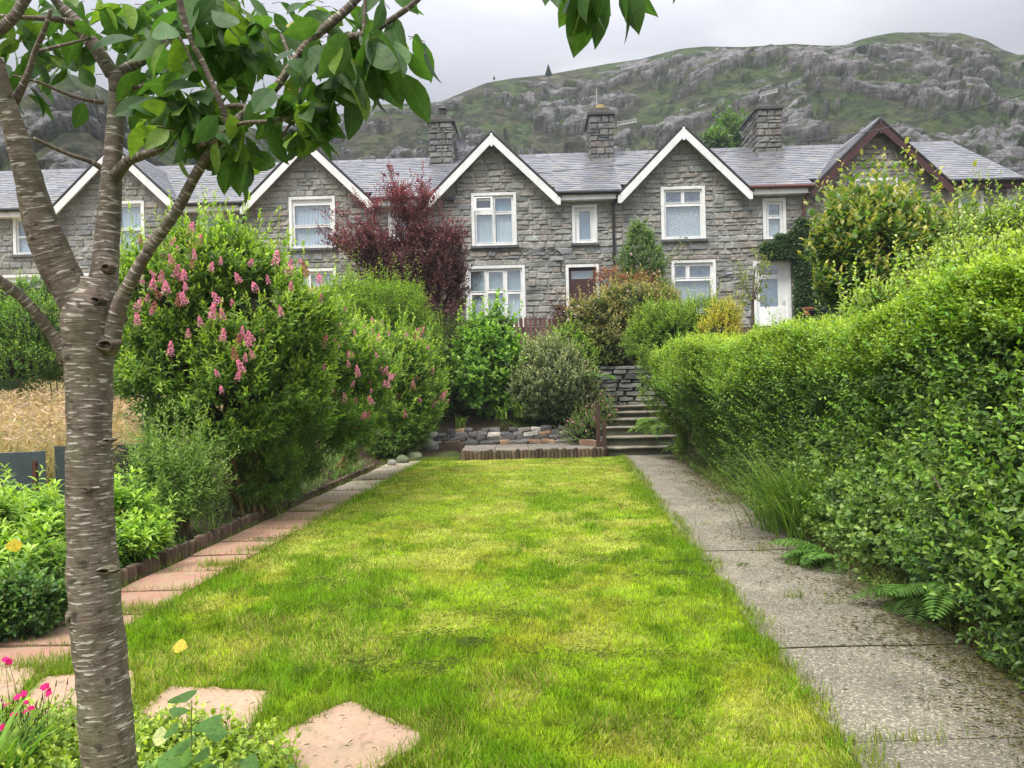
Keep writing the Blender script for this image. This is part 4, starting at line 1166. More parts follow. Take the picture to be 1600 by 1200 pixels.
    g.add(V + [(x, y, z - .08) for x, y, z in V], A([(0, 1, 2, 3), (7, 6, 5, 4), (0, 4, 5, 1), (3, 2, 6, 7), (0, 3, 7, 4)]), (.035, .035, .04)); g.build('roof', M_SLATE, t)
    # pots by the white door
    def pot(px, py, Y, r, h, col, label, plant=False):
        c = W(px, py, Y); g = Geo(); g.tube([c, c + [0, 0, h * .82], c + [0, 0, h * .83], c + [0, 0, h]], [r * .75, r * .95, r * 1.1, r * 1.1], 14, col)
        recentre(g.build('flower_pot', M_CONC, label=label, category='flower pot'), c)
    pot(1263, 492, 19.0, .14, .18, (.42, .17, .10), 'terracotta pot beside the white glazed door')
    pot(1278, 494, 18.8, .20, .15, (.03, .03, .035), 'black tub right of the terracotta pot')
posts()
# ------------------------------------------------------------------ foliage machinery
def ftri(l): return [A([q for q in l if len(q) == 3])] + ([A([q for q in l if len(q) == 4])] if any(len(q) == 4 for q in l) else [])
T4 = ([(0, 0, 0), (.45, -.5, .10), (1, 0, -.06), (.45, .5, .10)], ftri([(0, 1, 2), (0, 2, 3)]))
T8 = ([(0, 0, 0), (.34, 0, .02), (.70, 0, .0), (1, 0, -.12), (.30, -.5, .09), (.68, -.38, .05), (.30, .5, .09), (.68, .38, .05)],
      ftri([(0, 4, 1), (1, 4, 5, 2), (2, 5, 3), (0, 1, 6), (1, 2, 7, 6), (2, 3, 7)]))
def rand_dir(rng, n): return nrm(rng.normal(0, 1, (n, 3)))
def perp(G, rng):
    r = rand_dir(rng, len(G)); return nrm(r - G * (r * G).sum(1, keepdims=True))
def sprout(g, P, G, rng, sl, k, L, Wd, cd, cm, ct, tmpl=T4, phi=(70, 35), upn=.3, stem=True, tipb=1.0, stemc=(.10, .08, .04), cvar=.25, swd=.006, curve=.15, ext=False, tiprange=(.55, 1)):
    """shoots at P growing along G, leaves spiralling round each one"""
    n = len(P); sl = sl * rng.uniform(.6, 1.35, n)
    R0 = perp(G, rng); R1 = np.cross(G, R0)
    bend = nrm(G + A([0, 0, curve]) + rng.normal(0, .12, (n, 3)))
    shade = rng.uniform(1 - cvar, 1 + cvar, (n, 1)); hue = rng.random((n, 1))
    tipf = ss(-.2, .8, G[:, 2:3]) * tipb
    k = int(k)
    for j in range(k):
        t = (j + .6) / k
        Dj = nrm(G * (1 - t) + bend * t)
        pos = P + Dj * (sl * t)[:, None]
        a = j * 2.4 + rng.uniform(-.3, .3, n)
        R = np.cos(a)[:, None] * R0 + np.sin(a)[:, None] * R1
        ph = math.radians(phi[0] * (1 - t) + phi[1] * t)
        D = nrm(Dj * math.cos(ph) + R * math.sin(ph) + rng.normal(0, .18, (n, 3)))
        Nn = nrm(Dj * .9 + A([0, 0, upn]) + rng.normal(0, .2, (n, 3))); Nn = nrm(Nn - D * (Nn * D).sum(1, keepdims=True)); S_ = np.cross(Nn, D)
        l = L * rng.uniform(.65, 1.2, n) * (1 - .35 * max(0, t - .7) / .3)
        w = Wd * l / L * rng.uniform(.85, 1.15, n)
        c = A(cd) * (1 - hue) + A(cm) * hue
        tt = ss(*tiprange, t) * tipf
        c = (c * (1 - tt) + A(ct) * tt) * shade * rng.uniform(.82, 1.18, (n, 1))
        g.inst(tmpl[0], tmpl[1], pos, D, S_, Nn, l, w, c, ext=ext)
    if stem:
        e = P + bend * sl[:, None] * .95; m = P * .5 + e * .5 + (G - bend) * sl[:, None] * .12
        w = swd; s_ = R0 * w
        V = np.stack([P - s_, P + s_, m + s_ * .7, m - s_ * .7, e + s_ * .3, e - s_ * .3], 1)
        q = A([(0, 1, 2, 3), (3, 2, 4, 5)]); g.add(V.reshape(-1, 3), (q[None] + (np.arange(n) * 6)[:, None, None]).reshape(-1, 4), stemc)
def lobe(px, py, Y, rx, ry, rd=None):
    c = W(px, py, Y); rx = rx / F * Y; ry = ry / F * Y
    return (*c, rx, rd if rd is not None else (rx + ry) * .5, ry)
def sample(lobes, n, rng, inner=.6, up=.35, na=.22, nf=2.2, gap=.0, ground=True, front=.75):
    L = A(lobes, float); area = (L[:, 3] * L[:, 4] + L[:, 3] * L[:, 5] + L[:, 4] * L[:, 5])
    out_p, out_g = [], []; need = n
    while need > 0:
        m = need * 2 + 50
        i = rng.choice(len(L), m, p=area / area.sum()); d = rand_dir(rng, m)
        keep = (d[:, 1] < .25) | (rng.random(m) > front)
        r = inner + (1 - inner) * np.sqrt(rng.random(m))
        C = L[i, :3]; Rr = L[i, 3:]
        q = C + d * Rr
        nz = vn(q * nf / np.mean(Rr, axis=1, keepdims=True) * .8 + 31) * .6 + vn(q * nf * 2.3 / np.mean(Rr, axis=1, keepdims=True) * .8 + 5) * .4
        p = C + d * Rr * (r * (1 + na * (nz * 2 - 1)))[:, None]
        for j in range(len(L)):
            e = (((p - L[j, :3]) / L[j, 3:]) ** 2).sum(1)
            keep &= ~((e < (inner * .9) ** 2) & (i != j))
        if gap: keep &= nz > gap * .8 + .25 * rng.random(m) * gap
        if ground: keep &= (p[:, 2] > gz(p[:, 0], p[:, 1]) + .03) & ~((p[:, 2] < .9) & (p[:, 0] > XL(p[:, 1]) + .05 + .5 * p[:, 2]) & (p[:, 0] < 0) & (p[:, 1] < 15.6) & (p[:, 1] > 8.2))
        p = p[keep][:need]; g_ = nrm(d / Rr * Rr.mean(axis=1, keepdims=True) * .8 + A([0, 0, up]))[keep][:need]
        out_p.append(p); out_g.append(g_); need -= len(p)
        if len(p) == 0: break
    return np.concatenate(out_p), np.concatenate(out_g)
def shade_core(g, lobes, k=.60, col=(.030, .034, .016)):  # added solid dark ellipsoids: block light and pass for shade between the leaves
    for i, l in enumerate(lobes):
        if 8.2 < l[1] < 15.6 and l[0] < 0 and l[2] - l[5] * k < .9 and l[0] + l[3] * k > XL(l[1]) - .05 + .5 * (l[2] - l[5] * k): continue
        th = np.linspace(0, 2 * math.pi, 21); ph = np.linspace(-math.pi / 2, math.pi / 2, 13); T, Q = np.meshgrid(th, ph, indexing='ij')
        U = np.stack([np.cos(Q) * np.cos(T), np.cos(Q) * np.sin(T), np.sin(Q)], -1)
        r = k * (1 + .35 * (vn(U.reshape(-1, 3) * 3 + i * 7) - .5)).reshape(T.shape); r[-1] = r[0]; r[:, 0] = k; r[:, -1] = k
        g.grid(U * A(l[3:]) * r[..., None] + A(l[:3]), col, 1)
def stems(par, base, tops, r0, rng, col=(.13, .10, .07), name='stem', wob=.05, one=True, m=9):
    g = Geo()
    for tp in tops:
        b = A(base) + A([rng.normal(0, .08), rng.normal(0, .08), 0]) * (1 if one else 0); tp = A(tp)
        t = np.linspace(0, 1, m)[:, None]; P = b * (1 - t) + tp * t; ln = np.linalg.norm(tp - b)
        P += (np.cumsum(rng.normal(0, wob * ln / m, (m, 3)), 0)) * A([1, 1, .3]) * np.sin(t * math.pi * .9); P[:, :2] += ((tp - b)[:2]) * (-(t * (1 - t)) * .35)
        g.tube(P, r0 * (1 - .75 * t[:, 0]) * rng.uniform(.7, 1.1), 6, A(col) * rng.uniform(.7, 1.3))
    return g.build(name, M_TWIG, par)
def shrub(name, label, cat, lobes, n, seed, sl=.2, k=8, L=.05, Wd=.025, cd=(.03, .07, .015), cm=(.06, .13, .02), ct=(.16, .27, .03), inner=.62, up=.4, na=.22, gap=0, core_k=.6,
          tmpl=T4, base=None, nst=6, r0=.02, front=.75, group=None, stemc=(.10, .08, .04), wild=.05, shrink=1.0, **kw):
    rng = np.random.default_rng(seed)
    lobes = [(*l[:3], l[3] * shrink, l[4] * shrink, l[5] * shrink) for l in lobes]
    c = A(lobes)[:, :3].mean(0)
    b = A(base) if base is not None else A([c[0], c[1], float(gz(c[0], c[1]))])
    t = thing(name, label, cat, b, group=group)
    P, G = sample(lobes, n, rng, inner, up, na, gap=gap, front=front)
    g = Geo(); sprout(g, P, G, rng, sl, k, L, Wd, cd, cm, ct, tmpl, stemc=stemc, **kw)
    if wild:
        i = rng.choice(len(P), max(3, int(len(P) * wild)), p=(lambda w: w / w.sum())(.15 + np.clip(G[:, 2], 0, 1) ** 1.5))
        Gw = nrm(G[i] + A([0, 0, .7]) + rng.normal(0, .25, (len(i), 3)))
        sprout(g, P[i] + G[i] * sl * .4, Gw, rng, sl * 2.0, int(k * 1.6), L * .9, Wd * .9, cm, cm, ct, tmpl, stemc=stemc, **kw)
    if core_k: shade_core(g, lobes, core_k)
    g.build('foliage', [M_LEAF, M_TWIG], t)  # second material slot is for the added light-blocking ellipsoids
    if nst:
        tops = [A(l[:3]) + A(l[3:]) * rng.uniform(-.5, .5, 3) for l in lobes for _ in range(max(1, nst // len(lobes)))]
        stems(t, b, tops, r0, rng, stemc)
    return t, P, G, rng
def ribbons(g, B, az, th0, th1, L, Wd, col, m=6, tipc=None, fold=0.0):
    """arching strap blades: B bases, az heading, th0/th1 angle from vertical at base/tip"""
    n = len(B); t = np.linspace(0, 1, m + 1); th = th0[:, None] * (1 - t) + th1[:, None] * t
    dl = (L / m)[:, None]
    hx = np.concatenate([np.zeros((n, 1)), np.cumsum(np.sin(th[:, :-1]) * dl, 1)], 1); hz = np.concatenate([np.zeros((n, 1)), np.cumsum(np.cos(th[:, :-1]) * dl, 1)], 1)
    d = np.c_[np.cos(az), np.sin(az)]; s_ = np.c_[-np.sin(az), np.cos(az), np.zeros(n)]
    P = np.stack([B[:, 0:1] + hx * d[:, 0:1], B[:, 1:2] + hx * d[:, 1:2], B[:, 2:3] + hz], -1)
    w = (Wd[:, None] * np.minimum(1, (1 - t) * 2.2 + .02)[None])[..., None] * .5
    V = np.stack([P - s_[:, None] * w, P + s_[:, None] * w], 2)   # n, m+1, 2, 3
    q = A([(2 * i, 2 * i + 1, 2 * i + 3, 2 * i + 2) for i in range(m)])
    f = (q[None] + (np.arange(n) * 2 * (m + 1))[:, None, None]).reshape(-1, 4)
    c = np.asarray(col, float); c = np.tile(c, (n, 1)) if c.ndim == 1 else c
    C = np.repeat(c, 2 * (m + 1), 0)
    if tipc is not None:
        tt = np.tile(np.repeat(ss(.5, 1, t), 2), n)[:, None]; C = C * (1 - tt) + A(tipc) * tt
    g.add(V.reshape(-1, 3), f, C)
def strap(name, label, cat, loc, n, seed, L=(.4, .7), Wd=.018, spread=.08, col=(.10, .20, .03), th=(.15, 1.7), lean=None, m=7, tipc=None, group=None):
    rng = np.random.default_rng(seed); loc = A(loc, float); loc[2] = max(loc[2], float(gz(loc[0], loc[1])) - .02)
    B = loc + rng.normal(0, 1, (n, 3)) * A([spread, spread, 0])
    az = rng.uniform(0, 6.283, n)
    if lean is not None: az = lean + rng.normal(0, .9, n)
    g = Geo(); c = A(col) * rng.uniform(.6, 1.35, (n, 1)) * (1 + A([.3, .12, 0]) * rng.normal(0, .5, (n, 1)))
    ribbons(g, B, az, rng.uniform(.02, th[0] * 2.2, n), rng.uniform(th[1] * .5, th[1] * 1.2, n), rng.uniform(*L, n), Wd * rng.uniform(.6, 1.2, n), np.clip(c, .005, 1), m, tipc)
    o = g.build(name, M_BLADE, label=label, category=cat); recentre(o, loc)
    if group: o['group'] = group
    return o
def fern(name, label, loc, n, L, seed, col=(.10, .20, .035), lean=None, group=None, up=.55):
    rng = np.random.default_rng(seed); loc = A(loc, float); g = Geo()
    for i in range(n):
        az = rng.uniform(0, 6.283) if lean is None else lean + rng.uniform(-1.3, 1.3)
        l = L * rng.uniform(.7, 1.1); m = 20; t = np.linspace(0, 1, m)
        el = up + rng.uniform(-.25, .35) - t * rng.uniform(1.0, 1.5)
        dl = l / m; x = np.cumsum(np.cos(el)) * dl; z = np.cumsum(np.sin(el)) * dl
        d = A([math.cos(az), math.sin(az), 0]); s_ = A([-math.sin(az), math.cos(az), 0])
        P = loc + x[:, None] * d + z[:, None] * A([0, 0, 1.0]); T = nrm(np.gradient(P, axis=0)); Nn = nrm(np.cross(T, np.tile(s_, (m, 1))) * -1); Nn = Nn * np.sign(Nn[:, 2:3] + 1e-6)
        c = A(col) * rng.uniform(.7, 1.3)
        g.tube(P, .003 * (1 - t * .8), 4, c * .8)
        wl = l * .26 * np.clip(np.sin((t * .92 + .08) * math.pi) ** .7, .05, 1)
        for sg in (-1, 1):
            D = nrm(s_ * sg + T * .35 - Nn * .12)
            q = np.arange(2, m); DD = D[q] + rng.normal(0, .04, (len(q), 3)); DD = nrm(DD); NN = nrm(Nn[q] - DD * (Nn[q] * DD).sum(1, keepdims=True))
            g.inst(*T8, P[q], DD, np.cross(NN, DD), NN, wl[q], np.full(len(q), dl * .78), c * rng.uniform(.75, 1.25, (len(q), 1)))
    o = g.build(name, M_BLADE, label=label, category='fern'); recentre(o, loc)
    if group: o['group'] = group
    return o

# ------------------------------------------------------------------ lawn
SLABS = [[(395, 1172), (545, 1100), (672, 1158), (515, 1262)], [(205, 1134), (262, 1078), (428, 1084), (388, 1156)], [(10, 1122), (70, 1062), (212, 1050), (205, 1125)], [(-120, 1110), (-40, 1046), (62, 1048), (12, 1118)]]
SLG = [A([gp(*q)[:2] for q in s]) for s in SLABS]
BED = A([gp(*q)[:2] for q in ((-300, 1130), (110, 1130), (215, 1136), (330, 1150), (412, 1168), (470, 1215), (520, 1400))])
def inpoly(x, y, poly, grow=0.0):
    c = poly.mean(0); poly = c + (poly - c) * (1 + grow)
    r = np.zeros(len(x), bool); n = len(poly)
    for i in range(n):
        (x1, y1), (x2, y2) = poly[i], poly[(i + 1) % n]
        k = ((y1 > y) != (y2 > y)) & (x < (x2 - x1) * (y - y1) / (y2 - y1 + 1e-12) + x1); r ^= k
    return r
def bed_y(x): 
    o = np.argsort(BED[:, 0]); return np.interp(x, BED[o, 0], BED[o, 1])
def lawn_mask(x, y):
    e = (vn(np.c_[x * 5, y * 5, x * 0]) - .5)
    lo = np.where(y > 3.95, XL(y) + .70 + e * .10, -9)
    m = (x > lo) & (x < XP(y) + e * .10 + .04) & (y < 15.72 + .1 * e) & (y > np.where(x < -.8, bed_y(x) + .08, 1.5))
    for s in SLG: m &= ~inpoly(x, y, s, -.05)
    return m
def lawn():
    rng = np.random.default_rng(77)
    xs = np.linspace(-3.6, 2.5, 160); ys = np.concatenate([np.linspace(1.2, 15.75, 360)])
    X, Y = np.meshgrid(xs, ys, indexing='ij'); x, y = X.ravel(), Y.ravel()
    t1 = fbm(np.c_[x * 1.1, y * .8, x * 0 + 3], 4); t2 = fbm(np.c_[x * 5, y * 5, x * 0], 4)
    c = A([.20, .26, .04]) * (.7 + .7 * t2[:, None]) * (1 - .4 * ss(.5, .7, t1)[:, None]) + A([.10, .06, .015]) * ss(.5, .62, fbm(np.c_[x * 2.2, y * 1.8, x * 0 + 9], 4))[:, None]
    Z = (.012 * (t2 - .5) + .004).reshape(X.shape)
    # keep only cells on the lawn: clamp to the outline
    Xc = np.minimum(np.maximum(X, np.where(Y > 3.95, XL(Y) + .66, -3.6)), XP(Y) + .01)
    g = Geo(); g.grid(np.stack([Xc, Y, Z - .004], -1), c)
    g.build('lawn_soil', M_SOIL, smooth=True, kind='structure')
    g = Geo()
    def patch(x, y):
        """long-grass factor: deep green tufts"""
        a = fbm(np.c_[x * 1.0 + .25 * y, y * .62, x * 0 + 3], 4); b = fbm(np.c_[x * 3.6, y * 2.9, x * 0 + 11], 4, .6)
        left = ss(.6, -1.8, x) * .09 * ss(14, 9, y) + .05 * ss(4.2, 3.0, y) + .12 * ss(.35, .05, XP(y) - x) + .08 * ss(.5, .1, x - (XL(y) + .7))
        return ss(.52, .66, a * .45 + b * .55 + left)
    def blades(n, ya, yb, pw, h0, w0):
        u = rng.random(n); 
        y = (ya ** (1 - pw) + u * (yb ** (1 - pw) - ya ** (1 - pw))) ** (1 / (1 - pw))
        x = rng.uniform(-3.4, 2.6, n); vis = (np.abs(x / y) < .74); m = lawn_mask(x, y) & vis
        # bare, scorched spots are thinner
        sc_ = fbm(np.c_[x * 2.2, y * 1.8, x * 0 + 9], 4); m &= rng.random(n) > ss(.50, .66, sc_) * .55
        x, y, sc_ = x[m], y[m], sc_[m]; n = len(x)
        p = patch(x, y); tuft = vn(np.c_[x * 14, y * 14, x * 0])
        h = h0 * (.55 + .75 * p + .5 * tuft) * rng.uniform(.5, 1.35, n)
        w = w0 * rng.uniform(.7, 1.3, n) * (1 + .055 * y)
        lx = (vn(np.c_[x * 4, y * 4, x * 0 + 5]) - .5) * 1.1 + rng.normal(0, .33, n); ly = (vn(np.c_[x * 4, y * 4, x * 0 + 50]) - .5) * .9 + rng.normal(0, .33, n)
        D = nrm(np.c_[lx, ly, np.ones(n)]); a = rng.uniform(-.9, .9, n); S_ = nrm(np.cross(np.c_[np.sin(a), -np.cos(a), 0 * a], D)); Nn = np.cross(D, S_)
        lime = A([.36, .48, .030]); deep = A([.20, .335, .022]); straw = A([.55, .47, .18])
        yl = fbm(np.c_[x * 1.6, y * 1.3, x * 0 + 21], 3)
        lime2 = lime * (1 - ss(.45, .62, yl)[:, None]) + A([.42, .44, .05]) * ss(.45, .62, yl)[:, None]
        c = lime2 * (1 - p[:, None]) + deep * p[:, None]
        st = (rng.random(n) < .05 + .24 * ss(.50, .62, sc_) + .22 * ss(7, 13, y) * (1 - p)); c[st] = c[st] * .35 + straw * .65
        dk = fbm(np.c_[x * 7, y * 7, x * 0 + 70], 3); c *= (1 - .3 * ss(.62, .72, dk))[:, None]
        c *= rng.uniform(.5, 1.45, (n, 1)) * (.75 + .5 * tuft[:, None])
        z = np.zeros(n) - .003
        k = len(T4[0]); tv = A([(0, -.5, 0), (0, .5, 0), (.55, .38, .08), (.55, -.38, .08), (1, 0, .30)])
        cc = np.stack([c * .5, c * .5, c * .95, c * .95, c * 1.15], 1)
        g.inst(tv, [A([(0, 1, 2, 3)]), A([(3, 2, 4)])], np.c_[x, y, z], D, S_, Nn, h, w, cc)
    blades(500000, 2.2, 15.8, 1.75, .037, .0040)
    g.build('lawn_grass', M_BLADE, kind='stuff')
    # loose clippings: darker little heaps
    g = Geo(); n = 5200; cx = [( 1000, 845), (1090, 885), (740, 1010), (830, 958), (920, 1025), (560, 955), (500, 920), (680, 1045), (850, 775), (430, 845), (1040, 900), (600, 1050), (660, 1000), (950, 880)]
    Pn = []
    for q in cx:
        c = gp(*q); m = n // len(cx); Pn.append(c + rng.normal(0, 1, (m, 3)) * A([.07, .05, 0]) * rng.uniform(.5, 1.6) + A([.22, .10, 0]) * rng.normal(0, 1, (5, 3))[rng.integers(0, 5, m)] * .8 + A([0, 0, .03]) + rng.random((m, 1)) * A([0, 0, .018]))
    for s_, m in zip(SLG, (60, 30, 20, 10)):
        u_ = rng.random((m, 2)) ** rng.choice([.6, 1.6], (m, 2)); p_ = s_[0] * (1 - u_[:, :1]) * (1 - u_[:, 1:]) + s_[1] * u_[:, :1] * (1 - u_[:, 1:]) + s_[2] * u_[:, :1] * u_[:, 1:] + s_[3] * (1 - u_[:, :1]) * u_[:, 1:]; Pn.append(np.c_[p_, np.full(m, .034)])
    P = np.concatenate(Pn); n = len(P); a = rng.uniform(0, 6.283, n); D = nrm(np.c_[np.cos(a), np.sin(a), rng.normal(0, .25, n)]); Nn = nrm(A([0, 0, 1.0]) + rng.normal(0, .2, (n, 3))); Nn = nrm(Nn - D * (D * Nn).sum(1, keepdims=True))
    g.inst(*T4, P, D, np.cross(Nn, D), Nn, rng.uniform(.012, .045, n), .0018, A([.15, .19, .06]) * rng.uniform(.4, 1.3, (n, 1)))
    g.build('grass_clippings', M_BLADE, kind='stuff')
lawn()
def litter():
    """mown grass, moss and dead leaves on the shaded side of the path, weeds at its joints"""
    rng = np.random.default_rng(5); g = Geo()
    n = 15000; y = 2.6 + 12.8 * rng.random(n) ** 1.6; off = np.abs(rng.normal(0, .2, n)); x = XQ(y) + .10 - off * (1 + .7 * vn(np.c_[y * 2, y * 0, y * 0])); 
    k = rng.random(n) < ss(.30, .6, vn(np.c_[x * 3, y * 2, x * 0 + 4])) + .1; x, y = x[k], y[k]; n = len(x)
    a = rng.uniform(0, 6.283, n); D = nrm(np.c_[np.cos(a), np.sin(a), rng.normal(0, .12, n)]); Nn = nrm(A([0, 0, 1.0]) + rng.normal(0, .25, (n, 3))); Nn = nrm(Nn - D * (D * Nn).sum(1, keepdims=True))
    pal = A([(.20, .17, .07), (.10, .08, .04), (.12, .15, .04), (.26, .22, .12), (.07, .05, .03)]); c = pal[rng.integers(0, 5, n)] * rng.uniform(.6, 1.3, (n, 1))
    g.inst(*T4, np.c_[x, y, .018 + .01 * rng.random(n)], D, np.cross(Nn, D), Nn, rng.uniform(.012, .05, n), rng.uniform(.0015, .006, n), c)
    g.build('path_litter', M_BLADE, kind='stuff')
    # grass and weeds along edges, joints
    g = Geo(); B = []
    for (px, py, m, r) in [(1240, 935, 60, .06), (650+560, 1158, 90, .10), (1440, 1160, 50, .12), (1300, 945, 40, .08), (1120, 785, 60, .06), (1190, 862, 40, .05), (1085, 760, 30, .08), (1100, 822, 30, .06), (1370, 1158, 40, .06)]:
        c = gp(px, py); B.append(c + rng.normal(0, r, (m, 3)) * A([1, .25, 0]))
    y = rng.uniform(2.2, 15.6, 5200); B.append(np.c_[XP(y) + .03 + rng.normal(0.0, .045, 5200) + .10 * (vn(np.c_[y * 3, y * 0, y * 0]) - .5), y, 0 * y])
    y = 15.2 - 11 * rng.random(2600) ** .8; B.append(np.c_[XL(y) + .69 + rng.normal(0.0, .035, 2600), y, 0 * y])
    y = 15.2 - 11.4 * rng.random(1500) ** .8; B.append(np.c_[XL(y) + .08 + rng.normal(0.0, .02, 1500), y, 0 * y])
    yj = 4.05 + .615 * rng.integers(0, 18, 1500); B.append(np.c_[XL(yj) + .09 + .6 * rng.random(1500) ** .6, yj + rng.normal(0, .015, 1500), 0 * yj])
    for s, m in zip(SLG, (1400, 900, 900, 500)):
        i = rng.integers(0, 4, m); t = rng.random((m, 1)); p = s[i] * (1 - t) + s[(i + 1) % 4] * t; B.append(np.c_[p + rng.normal(0, .02, (m, 2)), np.zeros(m)])
    # grass clumps growing over the slabs
    for (px, py, m, r) in [(345, 886, 420, .11), (225, 958, 700, .16), (75, 1050, 420, .12), (400, 862, 220, .09), (90, 1040, 300, .14), (470, 800, 60, .07), (500, 792, 60, .07)]:
        c = gp(px, py); B.append(c + rng.normal(0, r, (m, 3)) * A([1, .45, 0]))
    B.append(np.c_[rng.uniform(-2.75, -1.15, 2600), rng.uniform(15.6, 16.0, 2600), np.zeros(2600)]); B.append(np.c_[rng.uniform(-2.9, -1.3, 1500), rng.uniform(15.9, 17.0, 1500), np.zeros(1500)])
    B = np.concatenate(B); n = len(B); B[:, 2] = .0
    c = A([.12, .22, .025]) * rng.uniform(.5, 1.4, (n, 1)) + A([.12, .05, 0]) * rng.random((n, 1))
    ribbons(g, B, rng.uniform(0, 6.283, n), rng.uniform(0, .5, n), rng.uniform(.4, 1.6, n), rng.uniform(.03, .11, n), rng.uniform(.002, .0045, n), c, 3)
    g.build('edge_grass', M_BLADE, kind='stuff')
litter()
def tallgrass():
    rng = np.random.default_rng(6); g = Geo(); n = 19000
    y = 8.4 + 8 * rng.random(n) ** 1.2; x = -y * rng.uniform(.36, .80, n); k = x < -4.6 - .05 * (y - 8); x, y = x[k], y[k]; n = len(x)
    L = rng.uniform(.55, 1.05, n) * (.8 + .4 * vn(np.c_[x, y, x * 0])); z = gz(x, y)
    lowg = rng.random(n) < .35; L[lowg] *= .6
    c = np.where(lowg[:, None], A([.22, .27, .08]), A([.46, .38, .24])) * rng.uniform(.45, 1.25, (n, 1))
    az = rng.normal(.3, 1.1, n)
    ribbons(g, np.c_[x, y, z], az, rng.uniform(0, .35, n), rng.uniform(.4, 1.9, n), L, np.full(n, .007), c, 6)
    # seed heads: feathery, drooping
    m = 9000; i = rng.choice(n, m); t = rng.uniform(.75, 1.0, (m, 1))
    P = np.c_[x[i], y[i], z[i]] + A([0, 0, 1.0]) * (L[i] * .88)[:, None] + np.c_[np.cos(az[i]), np.sin(az[i]), 0 * az[i]] * (L[i] * .22)[:, None] + rng.normal(0, .03, (m, 3))
    D = nrm(np.c_[np.cos(az[i]) * .9, np.sin(az[i]) * .9, rng.normal(0, .5, m)]); Nn = perp(D, rng)
    g.inst(*T4, P, D, np.cross(Nn, D), Nn, rng.uniform(.08, .17, m), .016, A([.56, .41, .31]) * rng.uniform(.5, 1.3, (m, 1)))
    g.build('meadow_grass', M_BLADE, kind='stuff')
tallgrass()
